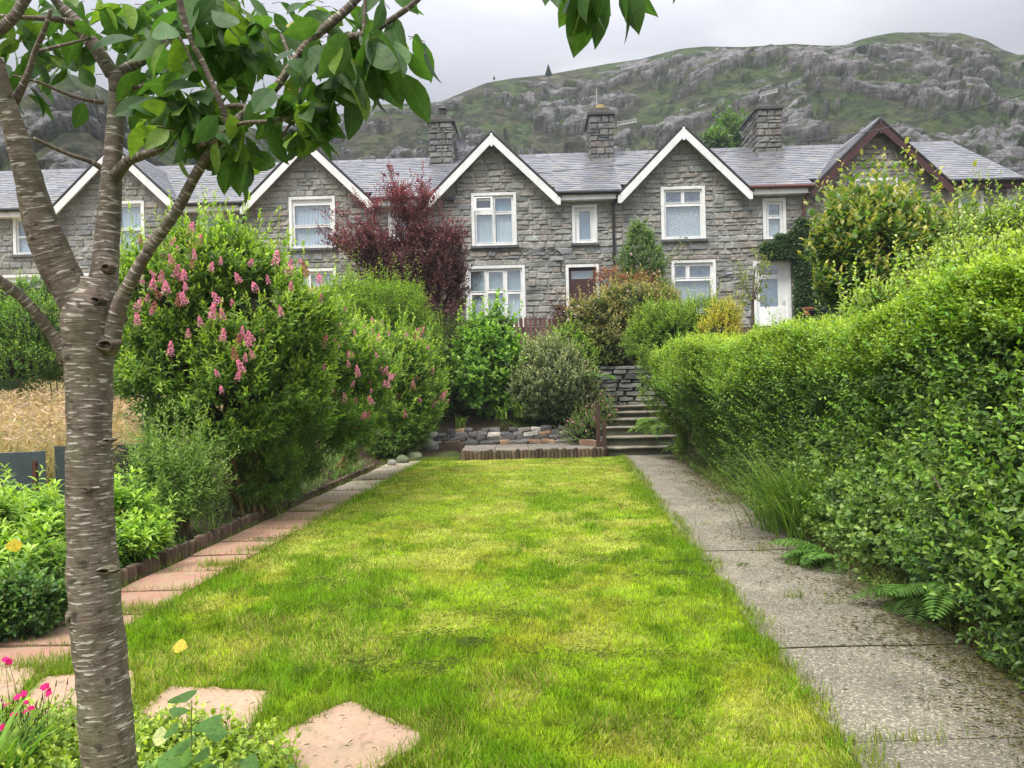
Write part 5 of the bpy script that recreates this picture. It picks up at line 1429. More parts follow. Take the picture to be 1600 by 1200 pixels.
# ------------------------------------------------------------------ hedge on the right
def hedge():
    rng = np.random.default_rng(41)
    t = thing('clipped_hedge', 'long broad green hedge running beside the concrete path', 'hedge', (2.95, 9, 0))
    top = lambda y: 2.02 + .07 * np.sin(y * 1.7) + .05 * np.sin(y * .6)
    def face(y, z, d=0):
        f = z / 2.2
        b = .08 * np.sin(f * 2.6) + .17 * (fbm(np.c_[y * 1.1, z * 1.2, y * 0], 3) - .5) * 2 + .05 * (vn(np.c_[y * 4, z * 4, y * 0]) - .5)
        return 2.84 + .060 * (y - 3.6) - b - .66 * ss(7, 13.5, y) * ss(.22, .68, f) - (.13 + .10 * ss(7, 5, y)) * ss(.55, .1, f) * ss(13, 10, y) + d
    N_ = 36000
    y = 2.0 * (14.6 / 2.0) ** rng.random(N_); tp = top(y); z = rng.uniform(.02, 1.0, N_) ** .9 * tp
    dep = rng.random(N_) ** 1.5 * .30
    k = rng.random(N_) < (1.0 - .75 * ss(.40, .08, z) * ss(.35, .6, vn(np.c_[y * 2.2, z * 0, y * 0 + 8])))
    k &= rng.random(N_) < .35 + .9 * ss(.36, .52, fbm(np.c_[y * 2.6, z * 2.6, y * 0 + 60], 3))
    y, z, dep, tp = y[k], z[k], dep[k], tp[k]; n = len(y)
    rnd = ss(.18, 0, tp - z) * .12
    x = face(y, z) + dep + rnd
    G = nrm(np.c_[-1.0 + rng.normal(0, .45, n), rng.normal(-.15, .6, n), .45 + rng.normal(0, .4, n) + .9 * ss(.4, 0, tp - z)])
    g = Geo(); P = np.c_[x, y, z]
    tone = vn(P * 1.3 + 9)[:, None]
    near = y < 7.5
    for m, tm in ((near, T8), (~near, T4)):
        lower = ss(1.9, .9, P[m][:, 2].mean())
        sprout(g, P[m], G[m], rng, .15, 8, .047, .024, (.032, .075, .020), (.080, .150, .030), (.24, .34, .05), tm, upn=.6, tipb=.7, swd=.002, cvar=.5)
    # new upright growth along the top
    N2 = 9000; y = 2.6 * (14.6 / 2.6) ** rng.random(N2); tp = top(y); w = rng.random(N2)
    z = tp - .16 * rng.random(N2) ** 1.3 - .02; x = face(y, z) + .02 + w ** 1.3 * .95
    G = nrm(np.c_[rng.normal(-.25, .3, N2), rng.normal(0, .3, N2), np.full(N2, 1.0)])
    P = np.c_[x, y, z]
    sprout(g, P, G, rng, .17, 9, .042, .020, (.16, .25, .02), (.26, .35, .028), (.36, .43, .05), T4, upn=.4, tipb=.8, swd=.002, tiprange=(.3, .9))
    # lime shoots over the upper face
    N3 = 7500; y = 3.4 * (14.4 / 3.4) ** rng.random(N3); tp = top(y); z = tp - .03 - .62 * rng.random(N3) ** 1.4 * (.55 + .45 * ss(5, 12, y)); x = face(y, z) - .03
    G = nrm(np.c_[rng.normal(-.7, .3, N3), rng.normal(0, .35, N3), np.full(N3, .8)])
    sprout(g, np.c_[x, y, z], G, rng, .13, 7, .040, .020, (.11, .19, .02), (.19, .28, .028), (.30, .39, .045), T4, tipb=.8, swd=.002)
    # ragged stray shoots
    N6 = 900; y = 3.0 * (14.4 / 3.0) ** rng.random(N6); tp = top(y); z = tp * rng.random(N6) ** .5; x = face(y, z) - .04 + .5 * (rng.random(N6) < .5) * ss(.1, 0, tp - z)
    G = nrm(np.c_[rng.normal(-.6, .4, N6), rng.normal(0, .4, N6), .5 + .9 * ss(.4, 0, tp - z)])
    sprout(g, np.c_[x, y, z], G, rng, .30, 12, .045, .022, (.08, .18, .02), (.14, .26, .03), (.27, .38, .05), T8, tipb=.8, swd=.002)
    # the end of the hedge by the steps
    N4 = 2200; xx = rng.uniform(2.45, 3.9, N4); z = rng.uniform(.1, 2.15, N4); xx = np.maximum(xx, 3.25 - .8 * ss(.4, 1.3, z) + rng.normal(0, .06, N4)); y = 14.5 + rng.normal(0, .08, N4)
    G = nrm(np.c_[rng.normal(-.3, .4, N4), rng.normal(.4, .5, N4), np.full(N4, .4)])
    sprout(g, np.c_[xx, y, z], G, rng, .15, 7, .045, .022, (.06, .12, .016), (.13, .21, .022), (.26, .36, .04), T4, swd=.002)
    # back face, thin
    N5 = 3500; y = rng.uniform(1.5, 14.5, N5); z = rng.uniform(.1, 1, N5) * top(y); x = 3.85 + .06 * (y - 3.6) + rng.normal(0, .08, N5)
    G = nrm(np.c_[np.full(N5, 1.0), rng.normal(0, .4, N5), np.full(N5, .4)])
    sprout(g, np.c_[x, y, z], G, rng, .2, 6, .07, .04, (.03, .08, .015), (.06, .13, .02), (.15, .25, .03), T4, swd=.002)
    g.build('foliage', M_LEAF, t)
    # solid dark slab added inside the hedge to stop light leaking through
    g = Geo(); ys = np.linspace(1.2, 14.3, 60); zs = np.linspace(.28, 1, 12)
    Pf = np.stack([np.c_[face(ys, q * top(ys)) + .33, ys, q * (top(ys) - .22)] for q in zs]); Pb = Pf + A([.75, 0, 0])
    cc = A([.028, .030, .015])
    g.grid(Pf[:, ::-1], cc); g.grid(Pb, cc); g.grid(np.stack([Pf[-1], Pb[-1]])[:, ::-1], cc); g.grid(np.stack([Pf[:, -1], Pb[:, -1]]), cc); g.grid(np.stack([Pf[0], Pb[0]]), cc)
    g.build('inner_shade_slab', M_TWIG, t)
    g = Geo()
    for i in range(90):
        y = 2.5 + 12 * rng.random(); x0 = face(A([y]), A([.5]))[0] + rng.uniform(.05, .4)
        g.tube([(x0, y, 0), (x0 + rng.normal(0, .05), y + rng.normal(0, .05), .4), (x0 + rng.normal(0, .15), y + rng.normal(0, .12), .95)], [.013, .010, .005], 6, A([.13, .10, .075]) * rng.uniform(.6, 1.2))
    g.build('stem', M_TWIG, t)
    # bramble and bindweed sprays lower down, paler bigger leaves
    g = Geo(); n = 900; y = 3.2 * (9.5 / 3.2) ** rng.random(n); z = .06 + .95 * rng.random(n) ** 1.5; x = face(y, z) - .03
    k = fbm(np.c_[y * 1.3, z * 1.5, y * 0 + 2], 2) > .47; y, z, x = y[k], z[k], x[k]; n = len(y)
    G = nrm(np.c_[rng.normal(-1, .3, n), rng.normal(-.1, .6, n), rng.normal(.2, .4, n)])
    sprout(g, np.c_[x, y, z], G, rng, .2, 6, .055, .036, (.09, .17, .03), (.15, .24, .05), (.24, .32, .07), T8, swd=.0025, cvar=.2)
    g.build('bramble_spray', M_LEAF, t)
    # pink bindweed flower near the top of the hedge
    c = W(1210, 543, 8.9); c[0] = face(A([c[1]]), A([c[2]]))[0] - .10
    c = W(1210, 543, 8.9); g = Geo(); th = np.linspace(0, 6.283, 13); P = np.stack([c + A([0, .03, 0]) + 0 * th[:, None], c + np.c_[np.cos(th) * .022, 0 * th, np.sin(th) * .022], c + np.c_[np.cos(th) * .06, -.03 + 0 * th, np.sin(th) * .052]])
    g.grid(P, (.72, .42, .58)); g.build('flower', M_PETAL, t)
    g = Geo(); c0 = W(1588, 772, 4.1); aa = np.linspace(1.1, 4.6, 16); P = np.c_[c0[0] + .10 * np.cos(aa) + .05, c0[1] - .06 + 0 * aa, c0[2] + .085 * np.sin(aa)]; g.tube(P, .0025, 5, (.30, .38, .08)); g.build('tendril', M_BLADE, t)
hedge()

# ------------------------------------------------------------------ shrubs and trees
def spikes(par, pts, dirs, rng, sc_=1.0, cols=((.84, .32, .49), (.92, .56, .67))):
    """upright pink plumes, each its own part"""
    protos = []
    for k in range(4):
        g = Geo(); n = 300; t = rng.random(n) ** .9; a = rng.uniform(0, 6.283, n); r = .021 * np.sin(np.clip(.12 + .88 * (1 - t), 0, 1) * math.pi * .56) * (1 + .35 * np.sin(t * 19 + k))
        P = np.c_[np.cos(a) * r, np.sin(a) * r, t * .115]; D = nrm(np.c_[np.cos(a), np.sin(a), .5 + t]); Nn = perp(D, rng)
        c = A(cols[0]) * (1 - rng.random((n, 1))) + A(cols[1]) * rng.random((n, 1)); 
        if k == 3: c = A([.48, .24, .16]) * rng.uniform(.7, 1.3, (n, 1)) + A([.06, 0, .03])
        g.inst(*T4, P, D, np.cross(Nn, D), Nn, rng.uniform(.007, .012, n), .011, c * rng.uniform(.7, 1.25, (n, 1)))
        g.tube([(0, 0, -.05), (0, 0, .1)], [.003, .002], 5, (.25, .15, .08))
        protos.append(g)
    first = {}
    for p, d in zip(pts, dirs):
        k = int(rng.choice(4, p=[.32, .3, .25, .13]))
        if k not in first:
            pr = protos[k]; me_o = pr.build('flower_plume', M_PETAL); first[k] = me_o; me_o.parent = par
            o = me_o
        else:
            o = first[k].copy(); COL.objects.link(o); o.parent = par
        o.location = Vector(p - ORG[par.name]); s = sc_ * rng.uniform(.6, 1.35); o.scale = (s, s, s * rng.uniform(.8, 1.15))
        o.rotation_euler = Vector(nrm(d)).to_track_quat('Z', 'Y').to_euler()
def px_of(P):
    u = P[:, 0] / P[:, 1] * F; v = -(P[:, 2] - EYE) / P[:, 1] * F; c, s = math.cos(ROLL), math.sin(ROLL)
    return u * c + v * s + 800, -u * s + v * c + 600
SP = dict(cd=(.05, .12, .018), cm=(.11, .20, .025), ct=(.30, .40, .05), L=.088, Wd=.031, tmpl=T8, sl=.26, k=10, phi=(65, 30), stemc=(.18, .14, .05), swd=.003, wild=.07)
def plumes_at(t, P, G, rng, pts, s=1.0):
    x, y = px_of(P); out = []
    for px, py in pts:
        d = np.hypot(x - px, y - py); i = np.where(d < 16)[0]
        if len(i) == 0: i = np.argsort(d)[:6]
        out.append(i[np.argmin(P[i, 1])])
    out = A(out); q = P[out].copy()
    for k, (px, py) in enumerate(pts): q[k] = W(px, py + 14, P[out[k], 1] - .38)
    spikes(t, q, nrm(A([0, -.1, .9]) + rng.normal(0, .28, (len(out), 3))), rng, s)
def flowers_on(t, P, G, rng, n, boxes, s=1.0):
    x, y = px_of(P); front = G[:, 1] < .35
    out = []
    for (x0, y0, x1, y1, m) in boxes:
        i = np.where((x > x0) & (x < x1) & (y > y0) & (y < y1) & front)[0]
        if len(i): out += list(rng.choice(i, min(m, len(i)), replace=False))
    out = A(out); d = nrm(G[out] * .6 + A([0, -.1, .8]) + rng.normal(0, .25, (len(out), 3)))
    spikes(t, P[out] + nrm(G[out]) * rng.uniform(.17, .30, (len(out), 1)), d, rng, s)
lobA = [lobe(290, 490, 8.8, 88, 88), lobe(330, 440, 8.9, 85, 62), lobe(395, 500, 8.8, 85, 75), lobe(270, 580, 8.6, 78, 66), lobe(370, 600, 8.6, 85, 80), lobe(450, 520, 9.3, 60, 85), lobe(330, 670, 8.6, 70, 62), lobe(440, 620, 9.2, 65, 70), lobe(240, 470, 8.9, 45, 45)]
t, P, G, rng = shrub('pink_plume_shrub', 'large shrub with upright pink flower plumes, the nearest one, beside the cherry trunk', 'flowering shrub', lobA, 4600, 51, gap=.55, base=(-3.15, 9.0, .1), nst=27, r0=.022, core_k=.5, na=.4, shrink=.93, group='pink-flowered shrubs along the bed', up=.6, **SP)
plumes_at(t, P, G, rng, [(297, 352), (310, 372), (279, 378), (298, 388), (304, 392), (263, 370), (243, 418), (252, 428), (235, 436), (240, 442), (288, 425), (290, 440), (285, 452), (290, 462), (280, 465), (240, 472), (237, 478), (230, 458), (250, 452), (344, 462), (364, 465), (315, 496), (294, 514), (331, 485), (348, 487), (378, 508), (348, 520), (391, 528), (396, 520), (368, 548), (383, 552), (396, 546), (341, 575), (370, 580), (380, 568), (347, 600), (266, 542), (345, 400), (390, 400), (450, 415), (215, 495), (500, 430), (272, 420), (330, 410), (300, 405), (212, 470), (222, 430), (260, 445), (375, 428), (430, 400), (467, 398), (480, 418), (400, 440), (420, 430), (455, 440), (500, 460), (440, 480)], 1.08)
flowers_on(t, P, G, rng, 40, [(215, 400, 330, 500, 8), (330, 480, 500, 620, 16)], 1.02)
lobB = [lobe(498, 560, 10.8, 60, 66), lobe(550, 585, 11.3, 55, 52), lobe(480, 640, 10.6, 58, 50), lobe(540, 645, 11, 52, 42), lobe(460, 560, 10.4, 50, 60)]
t, P, G, rng = shrub('pink_plume_shrub', 'middle one of the pink-flowered shrubs, sprawling over the slab path', 'flowering shrub', lobB, 2300, 52, gap=.5, base=(-3.35, 10.9, .1), nst=10, core_k=.55, na=.3, group='pink-flowered shrubs along the bed', up=.6, **SP)
plumes_at(t, P, G, rng, [(503, 462), (520, 470), (505, 456), (490, 480), (555, 510), (545, 545), (575, 530), (590, 545), (528, 530), (560, 575), (610, 580), (607, 592), (600, 590), (582, 618), (540, 615), (575, 640), (565, 642), (550, 590), (470, 590), (455, 596), (462, 586), (520, 600), (500, 575), (480, 560), (495, 540), (612, 578), (580, 600), (592, 520), (545, 560), (530, 500)], 1.02)
flowers_on(t, P, G, rng, 40, [(440, 480, 560, 580, 8), (520, 560, 640, 700, 14)], 1.02)
lobC = [lobe(600, 570, 13.2, 58, 48), lobe(640, 600, 13.4, 45, 55), lobe(600, 640, 13, 58, 50), lobe(640, 660, 13.3, 38, 40), lobe(590, 690, 12.8, 50, 34)]
t, P, G, rng = shrub('pink_plume_shrub', 'farthest of the pink-flowered shrubs, nearest the low stone wall', 'flowering shrub', lobC, 2300, 53, gap=.4, base=(-3.1, 13.4, .1), nst=8, core_k=.58, na=.25, group='pink-flowered shrubs along the bed', up=.6, **{**SP, 'sl': .24, 'L': .075})
flowers_on(t, P, G, rng, 40, [(550, 490, 680, 570, 26), (600, 560, 690, 690, 22)], 1.15)
# lower fine-leaved shrubs in front of them
shrub('fine_leaved_shrub', 'low dark-green fine-leaved shrub under the middle pink-flowered shrub', 'shrub', [lobe(470, 715, 9.7, 70, 42), lobe(520, 690, 10.5, 55, 45), lobe(420, 740, 9.1, 40, 32)], 2000, 54, base=(-3.45, 9.9, .1), L=.075, Wd=.019, sl=.24, k=11, gap=.4, cd=(.05, .11, .018), cm=(.10, .17, .025), ct=(.14, .24, .03), swd=.002, na=.3)
shrub('low_leafy_shrub', 'low green shrub at the end of the slab path, touching the dry stone wall', 'shrub', [lobe(632, 662, 16.2, 36, 30), lobe(608, 686, 16.1, 32, 24), lobe(655, 640, 16.4, 26, 28)], 1100, 154, L=.08, Wd=.035, sl=.22, k=9, cd=(.05, .11, .018), cm=(.10, .18, .025), ct=(.26, .35, .05), gap=.4, na=.35)
shrub('silvery_shrub', 'small wispy silvery-green shrub in front of the slate slab, right of the cherry trunk', 'shrub', [lobe(268, 775, 7.6, 40, 38), lobe(302, 755, 7.8, 36, 34), lobe(250, 735, 7.7, 28, 20)], 480, 55, L=.068, Wd=.019, sl=.30, k=13, cd=(.07, .14, .03), cm=(.14, .23, .05), ct=(.26, .35, .12), swd=.002, na=.5, core_k=.3, up=.7, inner=.2, wild=.12)
# climber-like bright shrub and plum tree beyond
shrub('willow_leaved_shrub', 'bright yellow-green shrub in front of the maroon-leaved tree', 'shrub', [lobe(555, 500, 17, 48, 55), lobe(610, 500, 17, 58, 48), lobe(645, 540, 17, 32, 50), lobe(540, 560, 17, 50, 60), lobe(610, 575, 17, 60, 50)], 3800, 56, L=.10, Wd=.020, sl=.35, k=9, cd=(.085, .16, .022), cm=(.15, .25, .03), ct=(.27, .37, .045), swd=.003, up=.2, phi=(80, 50), na=.35, shrink=.92)
def plum():
    rng = np.random.default_rng(57); Y = 20.2; b = W(692, 545, Y); b[2] = 2.0
    t = thing('maroon_leaved_tree', 'spreading maroon-leaved tree in front of the house wall', 'tree', b)
    fan = [(520, 350, .9), (505, 330, 0), (560, 300, .3), (545, 400, .6), (600, 290, -.3), (610, 262, 0), (622, 300, .5), (650, 300, .2), (655, 275, -.3), (690, 330, .3), (705, 350, -.4), (715, 400, .2), (725, 455, 0), (570, 350, -.5), (590, 380, .2), (640, 370, -.2), (670, 420, .4), (530, 375, -.3), (580, 430, .3), (622, 440, -.2), (500, 360, .1), (650, 480, -.3), (700, 480, .2), (560, 430, -.1), (665, 350, .2), (682, 380, 0), (610, 340, .2), (535, 330, -.2), (720, 370, 0)]
    g = Geo(); ends = []
    fork = W(690, 500, Y)
    g.tube([b, b * .5 + fork * .5 + [.03, 0, 0], fork], [.13, .11, .10], 10, (.085, .055, .05))
    for px, py, dy in fan:
        e = W(px, py, Y + dy); m = 12; s = np.linspace(0, 1, m)[:, None]; mid = fork * .55 + e * .45 + A([0, 0, -.12]) 
        Pp = fork * (1 - s) ** 2 + 2 * mid * s * (1 - s) + e * s ** 2 + np.cumsum(rng.normal(0, .012, (m, 3)), 0)
        g.tube(Pp, .035 * (1 - .85 * s[:, 0]), 6, A([.10, .062, .055]) * rng.uniform(.7, 1.2)); ends.append(Pp)
        for q in range(4):
            i = rng.integers(4, m - 2); d = nrm(Pp[-1] - Pp[i] + rng.normal(0, .35, 3)); L_ = rng.uniform(.25, .55)
            Q = Pp[i] + d * np.linspace(0, L_, 5)[:, None] + np.cumsum(rng.normal(0, .01, (5, 3)), 0); g.tube(Q, [.012, .010, .008, .005, .003], 5, (.10, .06, .055)); ends.append(Q)
    g.build('trunk', M_TWIG, t)
    g = Geo(); PP, GG = [], []
    for Pp in ends:
        m = len(Pp); k = 90 if m == 12 else 42
        i = rng.uniform((m - 1) * .30 if m == 12 else 0, m - 1.01, k); f = i.astype(int); fr = (i - f)[:, None]
        p = Pp[f] * (1 - fr) + Pp[f + 1] * fr; d = nrm(Pp[f + 1] - Pp[f])
        PP.append(p + rng.normal(0, .11, (k, 3))); GG.append(nrm(d + rng.normal(0, .55, (k, 3)) + A([0, 0, .25])))
    PP, GG = np.concatenate(PP), np.concatenate(GG)
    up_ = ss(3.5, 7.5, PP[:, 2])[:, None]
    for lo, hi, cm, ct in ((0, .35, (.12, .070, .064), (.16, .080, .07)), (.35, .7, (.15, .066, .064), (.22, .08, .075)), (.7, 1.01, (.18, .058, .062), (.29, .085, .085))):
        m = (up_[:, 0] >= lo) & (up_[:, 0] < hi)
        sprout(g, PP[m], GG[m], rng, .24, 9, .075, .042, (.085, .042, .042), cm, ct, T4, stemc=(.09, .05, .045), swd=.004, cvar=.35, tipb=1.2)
    g.build('crown', leafmat('maroon_leaf', .3, .45, .3, tint=(1.4, .8, .8), gain=1.5), t)
plum()
# middle of the bank
shrub('leafy_shrub', 'fresh green broad-leaved shrub against the picket fence', 'shrub', [lobe(762, 555, 18.4, 46, 38), lobe(750, 600, 18.3, 46, 42), lobe(795, 598, 18.3, 33, 44), lobe(768, 530, 18.5, 28, 24)], 1000, 61, L=.16, Wd=.095, sl=.34, k=7, cd=(.06, .14, .018), cm=(.10, .20, .025), ct=(.22, .35, .05), tmpl=T8, na=.45, up=.6, shrink=.85, wild=.1)
t, P, G, rng = shrub('variegated_shrub', 'rounded grey-green variegated shrub above the low stone wall', 'shrub', [lobe(865, 600, 17.9, 62, 52), lobe(840, 615, 17.8, 42, 38), lobe(900, 620, 17.8, 38, 35), lobe(862, 568, 18.0, 40, 32)], 2300, 62, L=.065, Wd=.036, sl=.2, k=9, cd=(.05, .085, .035), cm=(.12, .155, .07), ct=(.36, .37, .22), na=.4, shrink=.85, wild=.18, up=.6, cvar=.4)
shrub('dark_shrub', 'dark narrow-leaved shrub between the pink-flowered shrub and the fresh green one', 'shrub', [lobe(693, 575, 18.8, 35, 45), lobe(700, 540, 19.2, 28, 30), lobe(705, 620, 18.4, 30, 30)], 900, 63, L=.10, Wd=.018, sl=.3, k=9, cd=(.035, .055, .02), cm=(.06, .085, .03), ct=(.10, .15, .04), na=.3)
t, P, G, rng = shrub('rose_bush', 'large olive-green rose bush with coppery tips in front of the maroon door', 'shrub', [lobe(942, 508, 18.9, 46, 40), lobe(988, 486, 19.0, 54, 38), lobe(1025, 490, 19.1, 40, 36), lobe(950, 540, 18.8, 42, 45), lobe(990, 530, 18.8, 42, 45), lobe(915, 500, 19.0, 26, 24)], 3000, 64, L=.085, Wd=.052, sl=.25, k=8, cd=(.055, .085, .03), cm=(.12, .15, .04), ct=(.34, .25, .11), na=.45, up=.5, cvar=.4, shrink=.93, base=(2.6, 18.9, 1.7))
def roses(t, pts, Y, col, r=.05, name='rose_bloom'):
    rng = np.random.default_rng(len(pts))
    for px, py in pts:
        c = W(px, py, Y); g = Geo(); n = 16; D = nrm(rng.normal(0, 1, (n, 3)) + A([0, -.8, .3])); Nn = perp(D, rng)
        g.inst(*T8, np.tile(c, (n, 1)) - D * .01, D, np.cross(Nn, D), Nn, rng.uniform(r * .7, r * 1.1, n), r * .9, A(col) * rng.uniform(.8, 1.1, (n, 1))); g.build(name, M_PETAL, t)
roses(t, [(893, 482), (899, 492), (904, 478), (888, 500), (1003, 537), (967, 524), (980, 455), (1008, 541)], 18.0, (.80, .68, .62), .055)
shrub('copper_leaved_spray', 'reddish leaf sprays beside the maroon door, left of the small conical tree', 'shrub', [lobe(952, 440, 20.2, 20, 14), lobe(985, 447, 20.2, 22, 10), lobe(1010, 445, 20.2, 12, 10)], 260, 65, L=.06, Wd=.035, sl=.2, k=8, cd=(.14, .05, .035), cm=(.26, .08, .05), ct=(.36, .12, .07), na=.3, core_k=0, inner=.2, base=(2.9, 20.2, 2.2))
shrub('dark_red_spray', 'dark reddish leaves at the end of the picket fence', 'shrub', [lobe(880, 497, 19.4, 12, 20), lobe(892, 512, 19.3, 14, 12)], 240, 66, L=.06, Wd=.04, sl=.16, k=7, cd=(.05, .025, .025), cm=(.09, .04, .035), ct=(.16, .06, .05), na=.3, core_k=0, inner=.2)
shrub('yellow_green_shrub', 'small lime-green shrub under the fence, right of the fresh green shrub', 'shrub', [lobe(895, 535, 18.6, 24, 22), lobe(915, 560, 18.3, 20, 22), lobe(870, 545, 18.7, 18, 14)], 600, 67, L=.07, Wd=.035, sl=.2, k=8, cd=(.10, .19, .02), cm=(.17, .27, .03), ct=(.28, .40, .05), na=.3)
def conical():
    rng = np.random.default_rng(68); Y = 20.8; b = W(1003, 470, Y); b[2] = 2.6; top = W(1003, 348, Y)
    t = thing('small_conical_tree', 'small green conical tree against the wall between two front doors', 'tree', b)
    g = Geo(); g.tube([b, b * .5 + top * .5, top], [.05, .035, .006], 7, (.09, .07, .05)); g.build('trunk', M_TWIG, t)
    n = 2600; f = rng.random(n) ** .75; h = top[2] - (top[2] - b[2] - .3) * f; r = (.10 + .90 * f) * 1.15 * (1 + .45 * (vn(np.c_[h * 3, f * 0, f * 0]) - .5)); a = rng.uniform(0, 6.283, n); q = np.sqrt(rng.random(n)) * .75 + .25
    P = np.c_[b[0] + np.cos(a) * r * q, b[1] + np.sin(a) * r * q * .8, h]; G = nrm(np.c_[np.cos(a), np.sin(a), .7 + 0 * a] + rng.normal(0, .25, (n, 3)))
    k = vn(P * 2.6) > .28; g = Geo(); sprout(g, P[k], G[k], rng, .2, 9, .07, .034, (.05, .10, .03), (.09, .16, .045), (.19, .27, .09), T4, swd=.003, cvar=.35)
    Q = []
    for e in ((1090, 388), (1075, 372), (1055, 400), (1065, 385), (960, 400), (970, 420)):
        e = W(*e, Y); s = np.linspace(.2, 1, 22)[:, None]; Q.append(A([b[0], b[1], W(1003, 450, Y)[2]]) * (1 - s) + e * s + rng.normal(0, .07, (22, 3)))
    Q = np.concatenate(Q); sprout(g, Q, nrm(rng.normal(0, .5, Q.shape) + A([.3, 0, .5])), rng, .14, 6, .06, .03, (.07, .11, .03), (.13, .18, .05), (.24, .28, .09), T4, swd=.003)
    g.build('crown', M_LEAF, t); roses(t, [(1022, 428), (1030, 424), (986, 397)], 20.0, (.75, .6, .55), .06, 'blossom')
conical()
shrub('lime_shrub', 'lime-green shrub peeping over the far end of the hedge', 'shrub', [lobe(1045, 515, 15.6, 48, 30), lobe(1100, 505, 15.6, 38, 26), lobe(1010, 530, 15.6, 25, 22)], 1900, 69, L=.055, Wd=.026, sl=.22, k=9, cd=(.09, .18, .022), cm=(.15, .25, .03), ct=(.27, .36, .05), na=.4, base=(3.6, 15.8, .15))
shrub('golden_shrub', 'small golden-yellow shrub tip right of the lime-green one', 'shrub', [lobe(1130, 500, 15.0, 20, 20), lobe(1125, 520, 14.8, 26, 18)], 380, 70, L=.05, Wd=.026, sl=.2, k=9, cd=(.28, .26, .03), cm=(.38, .34, .04), ct=(.5, .42, .05), na=.3, base=(4.2, 15, .15))
def sapling():
    rng = np.random.default_rng(71); Y = 17.6; b = W(1176, 530, Y); t = thing('young_tree', 'thin sparse young tree in front of the white glazed door', 'tree', (b[0], b[1], float(gz(b[0], b[1]))))
    g = Geo(); f = W(1176, 470, Y); g.tube([(b[0], b[1], gz(b[0], b[1])), b, f, W(1180, 415, Y)], [.05, .045, .035, .01], 8, (.11, .08, .06)); PP = []
    for e in ((1150, 425), (1160, 450), (1195, 440), (1200, 470), (1165, 410), (1192, 405), (1150, 470), (1205, 400), (1186, 390)):
        e = W(*e, Y + rng.normal(0, .3)); s = np.linspace(0, 1, 7)[:, None]; Q = f * (1 - s) + e * s + np.cumsum(rng.normal(0, .02, (7, 3)), 0); g.tube(Q, .014 * (1 - .8 * s[:, 0]), 5, (.11, .08, .06)); PP.append(Q[rng.integers(3, 7, 14)] + rng.normal(0, .07, (14, 3)))
    g.build('trunk', M_TWIG, t); PP = np.concatenate(PP); g = Geo(); sprout(g, PP, nrm(rng.normal(0, .6, PP.shape) + A([0, 0, .4])), rng, .14, 5, .07, .035, (.10, .14, .03), (.18, .21, .06), (.32, .30, .10), T8, swd=.003); g.build('crown', M_LEAF, t)
sapling()
# ivy on the wall of the last but one house
def ivy():
    rng = np.random.default_rng(72); t = thing('ivy', 'dark ivy climbing the wall around the white glazed door', 'ivy', (8.3, 22.6, 2.9))
    shp = [(1262, 370, 32, 26), (1245, 395, 42, 30), (1262, 430, 34, 45), (1262, 470, 30, 45), (1215, 398, 26, 14), (1290, 420, 32, 60), (1200, 390, 16, 10)]
    PP = []
    for px, py, rx, ry in shp:
        n = int(rx * ry * 2.0); a = rng.uniform(0, 6.283, n); q = np.sqrt(rng.random(n)) * (1 + .2 * np.sin(a * 5 + px))
        x = px + np.cos(a) * rx * q; y = py + np.sin(a) * ry * q
        keep = ~((x > 1176) & (x < 1240) & (y > 405)); x, y = x[keep], y[keep]
        u, v = uv(x, y) if False else ((x - 800) * math.cos(ROLL) - (y - 600) * math.sin(ROLL), (x - 800) * math.sin(ROLL) + (y - 600) * math.cos(ROLL))
        d = np.c_[u / F, np.ones(len(u)), -v / F]; o = A([0, FY, 0]) - YH * .08; tt = (o @ YH) / (d @ YH); p = d * tt[:, None] + A([0, 0, EYE]) - YH * (rng.random((len(u), 1)) * .22)
        PP.append(p)
    PP = np.concatenate(PP); n = len(PP); g = Geo()
    sprout(g, PP, nrm(rng.normal(0, .4, (n, 3)) + A([0, -.8, -.3])), rng, .10, 4, .075, .06, (.030, .065, .02), (.05, .10, .028), (.09, .16, .04), T4, swd=.003, upn=.8)
    g.build('foliage', M_LEAF, t)
    g = Geo()
    for i in range(5): g.tube([W(1245 + i * 9, 500, 22.6), W(1250 + i * 8, 440, 22.62), W(1235 + i * 12, 370, 22.64)], [.03, .02, .008], 6, (.10, .08, .06))
    g.build('stem', M_TWIG, t)
ivy()
YT = dict(L=.15, Wd=.075, sl=.42, k=9, cd=(.045, .10, .025), cm=(.10, .17, .035), ct=(.36, .31, .07), tmpl=T8, phi=(75, 30), swd=.004, tiprange=(.72, 1.0), tipb=.9, stemc=(.12, .08, .05))
shrub('yellow_tipped_tree', 'tall bushy tree with yellow and orange leaf tips rising behind the hedge', 'tree', [lobe(1360, 405, 11.5, 48, 52), lobe(1430, 412, 11.6, 50, 48), lobe(1318, 405, 11.4, 30, 40), lobe(1385, 455, 11.3, 75, 42), lobe(1480, 425, 11.9, 42, 38), lobe(1352, 358, 11.5, 20, 30), lobe(1325, 455, 11.2, 30, 38), lobe(1402, 372, 11.5, 16, 20)], 1900, 73, na=.45, up=1.1, inner=.3, core_k=.25, gap=.5, wild=.1, nst=24, r0=.035, base=(5.6, 11.8, .15), **YT)
shrub('tangled_shrub', 'tall tangled green shrub at the right edge of the photo, behind the hedge', 'shrub', [lobe(1560, 410, 8.4, 45, 52), lobe(1625, 395, 8.4, 50, 55), lobe(1505, 440, 8.2, 40, 38), lobe(1600, 450, 8.0, 60, 50), lobe(1530, 380, 9.4, 32, 24)], 2300, 74, L=.065, Wd=.033, sl=.26, k=9, cd=(.05, .10, .022), cm=(.11, .18, .03), ct=(.26, .34, .07), tmpl=T8, na=.32, up=.6, base=(5.3, 8.6, .15), core_k=.5, inner=.5)
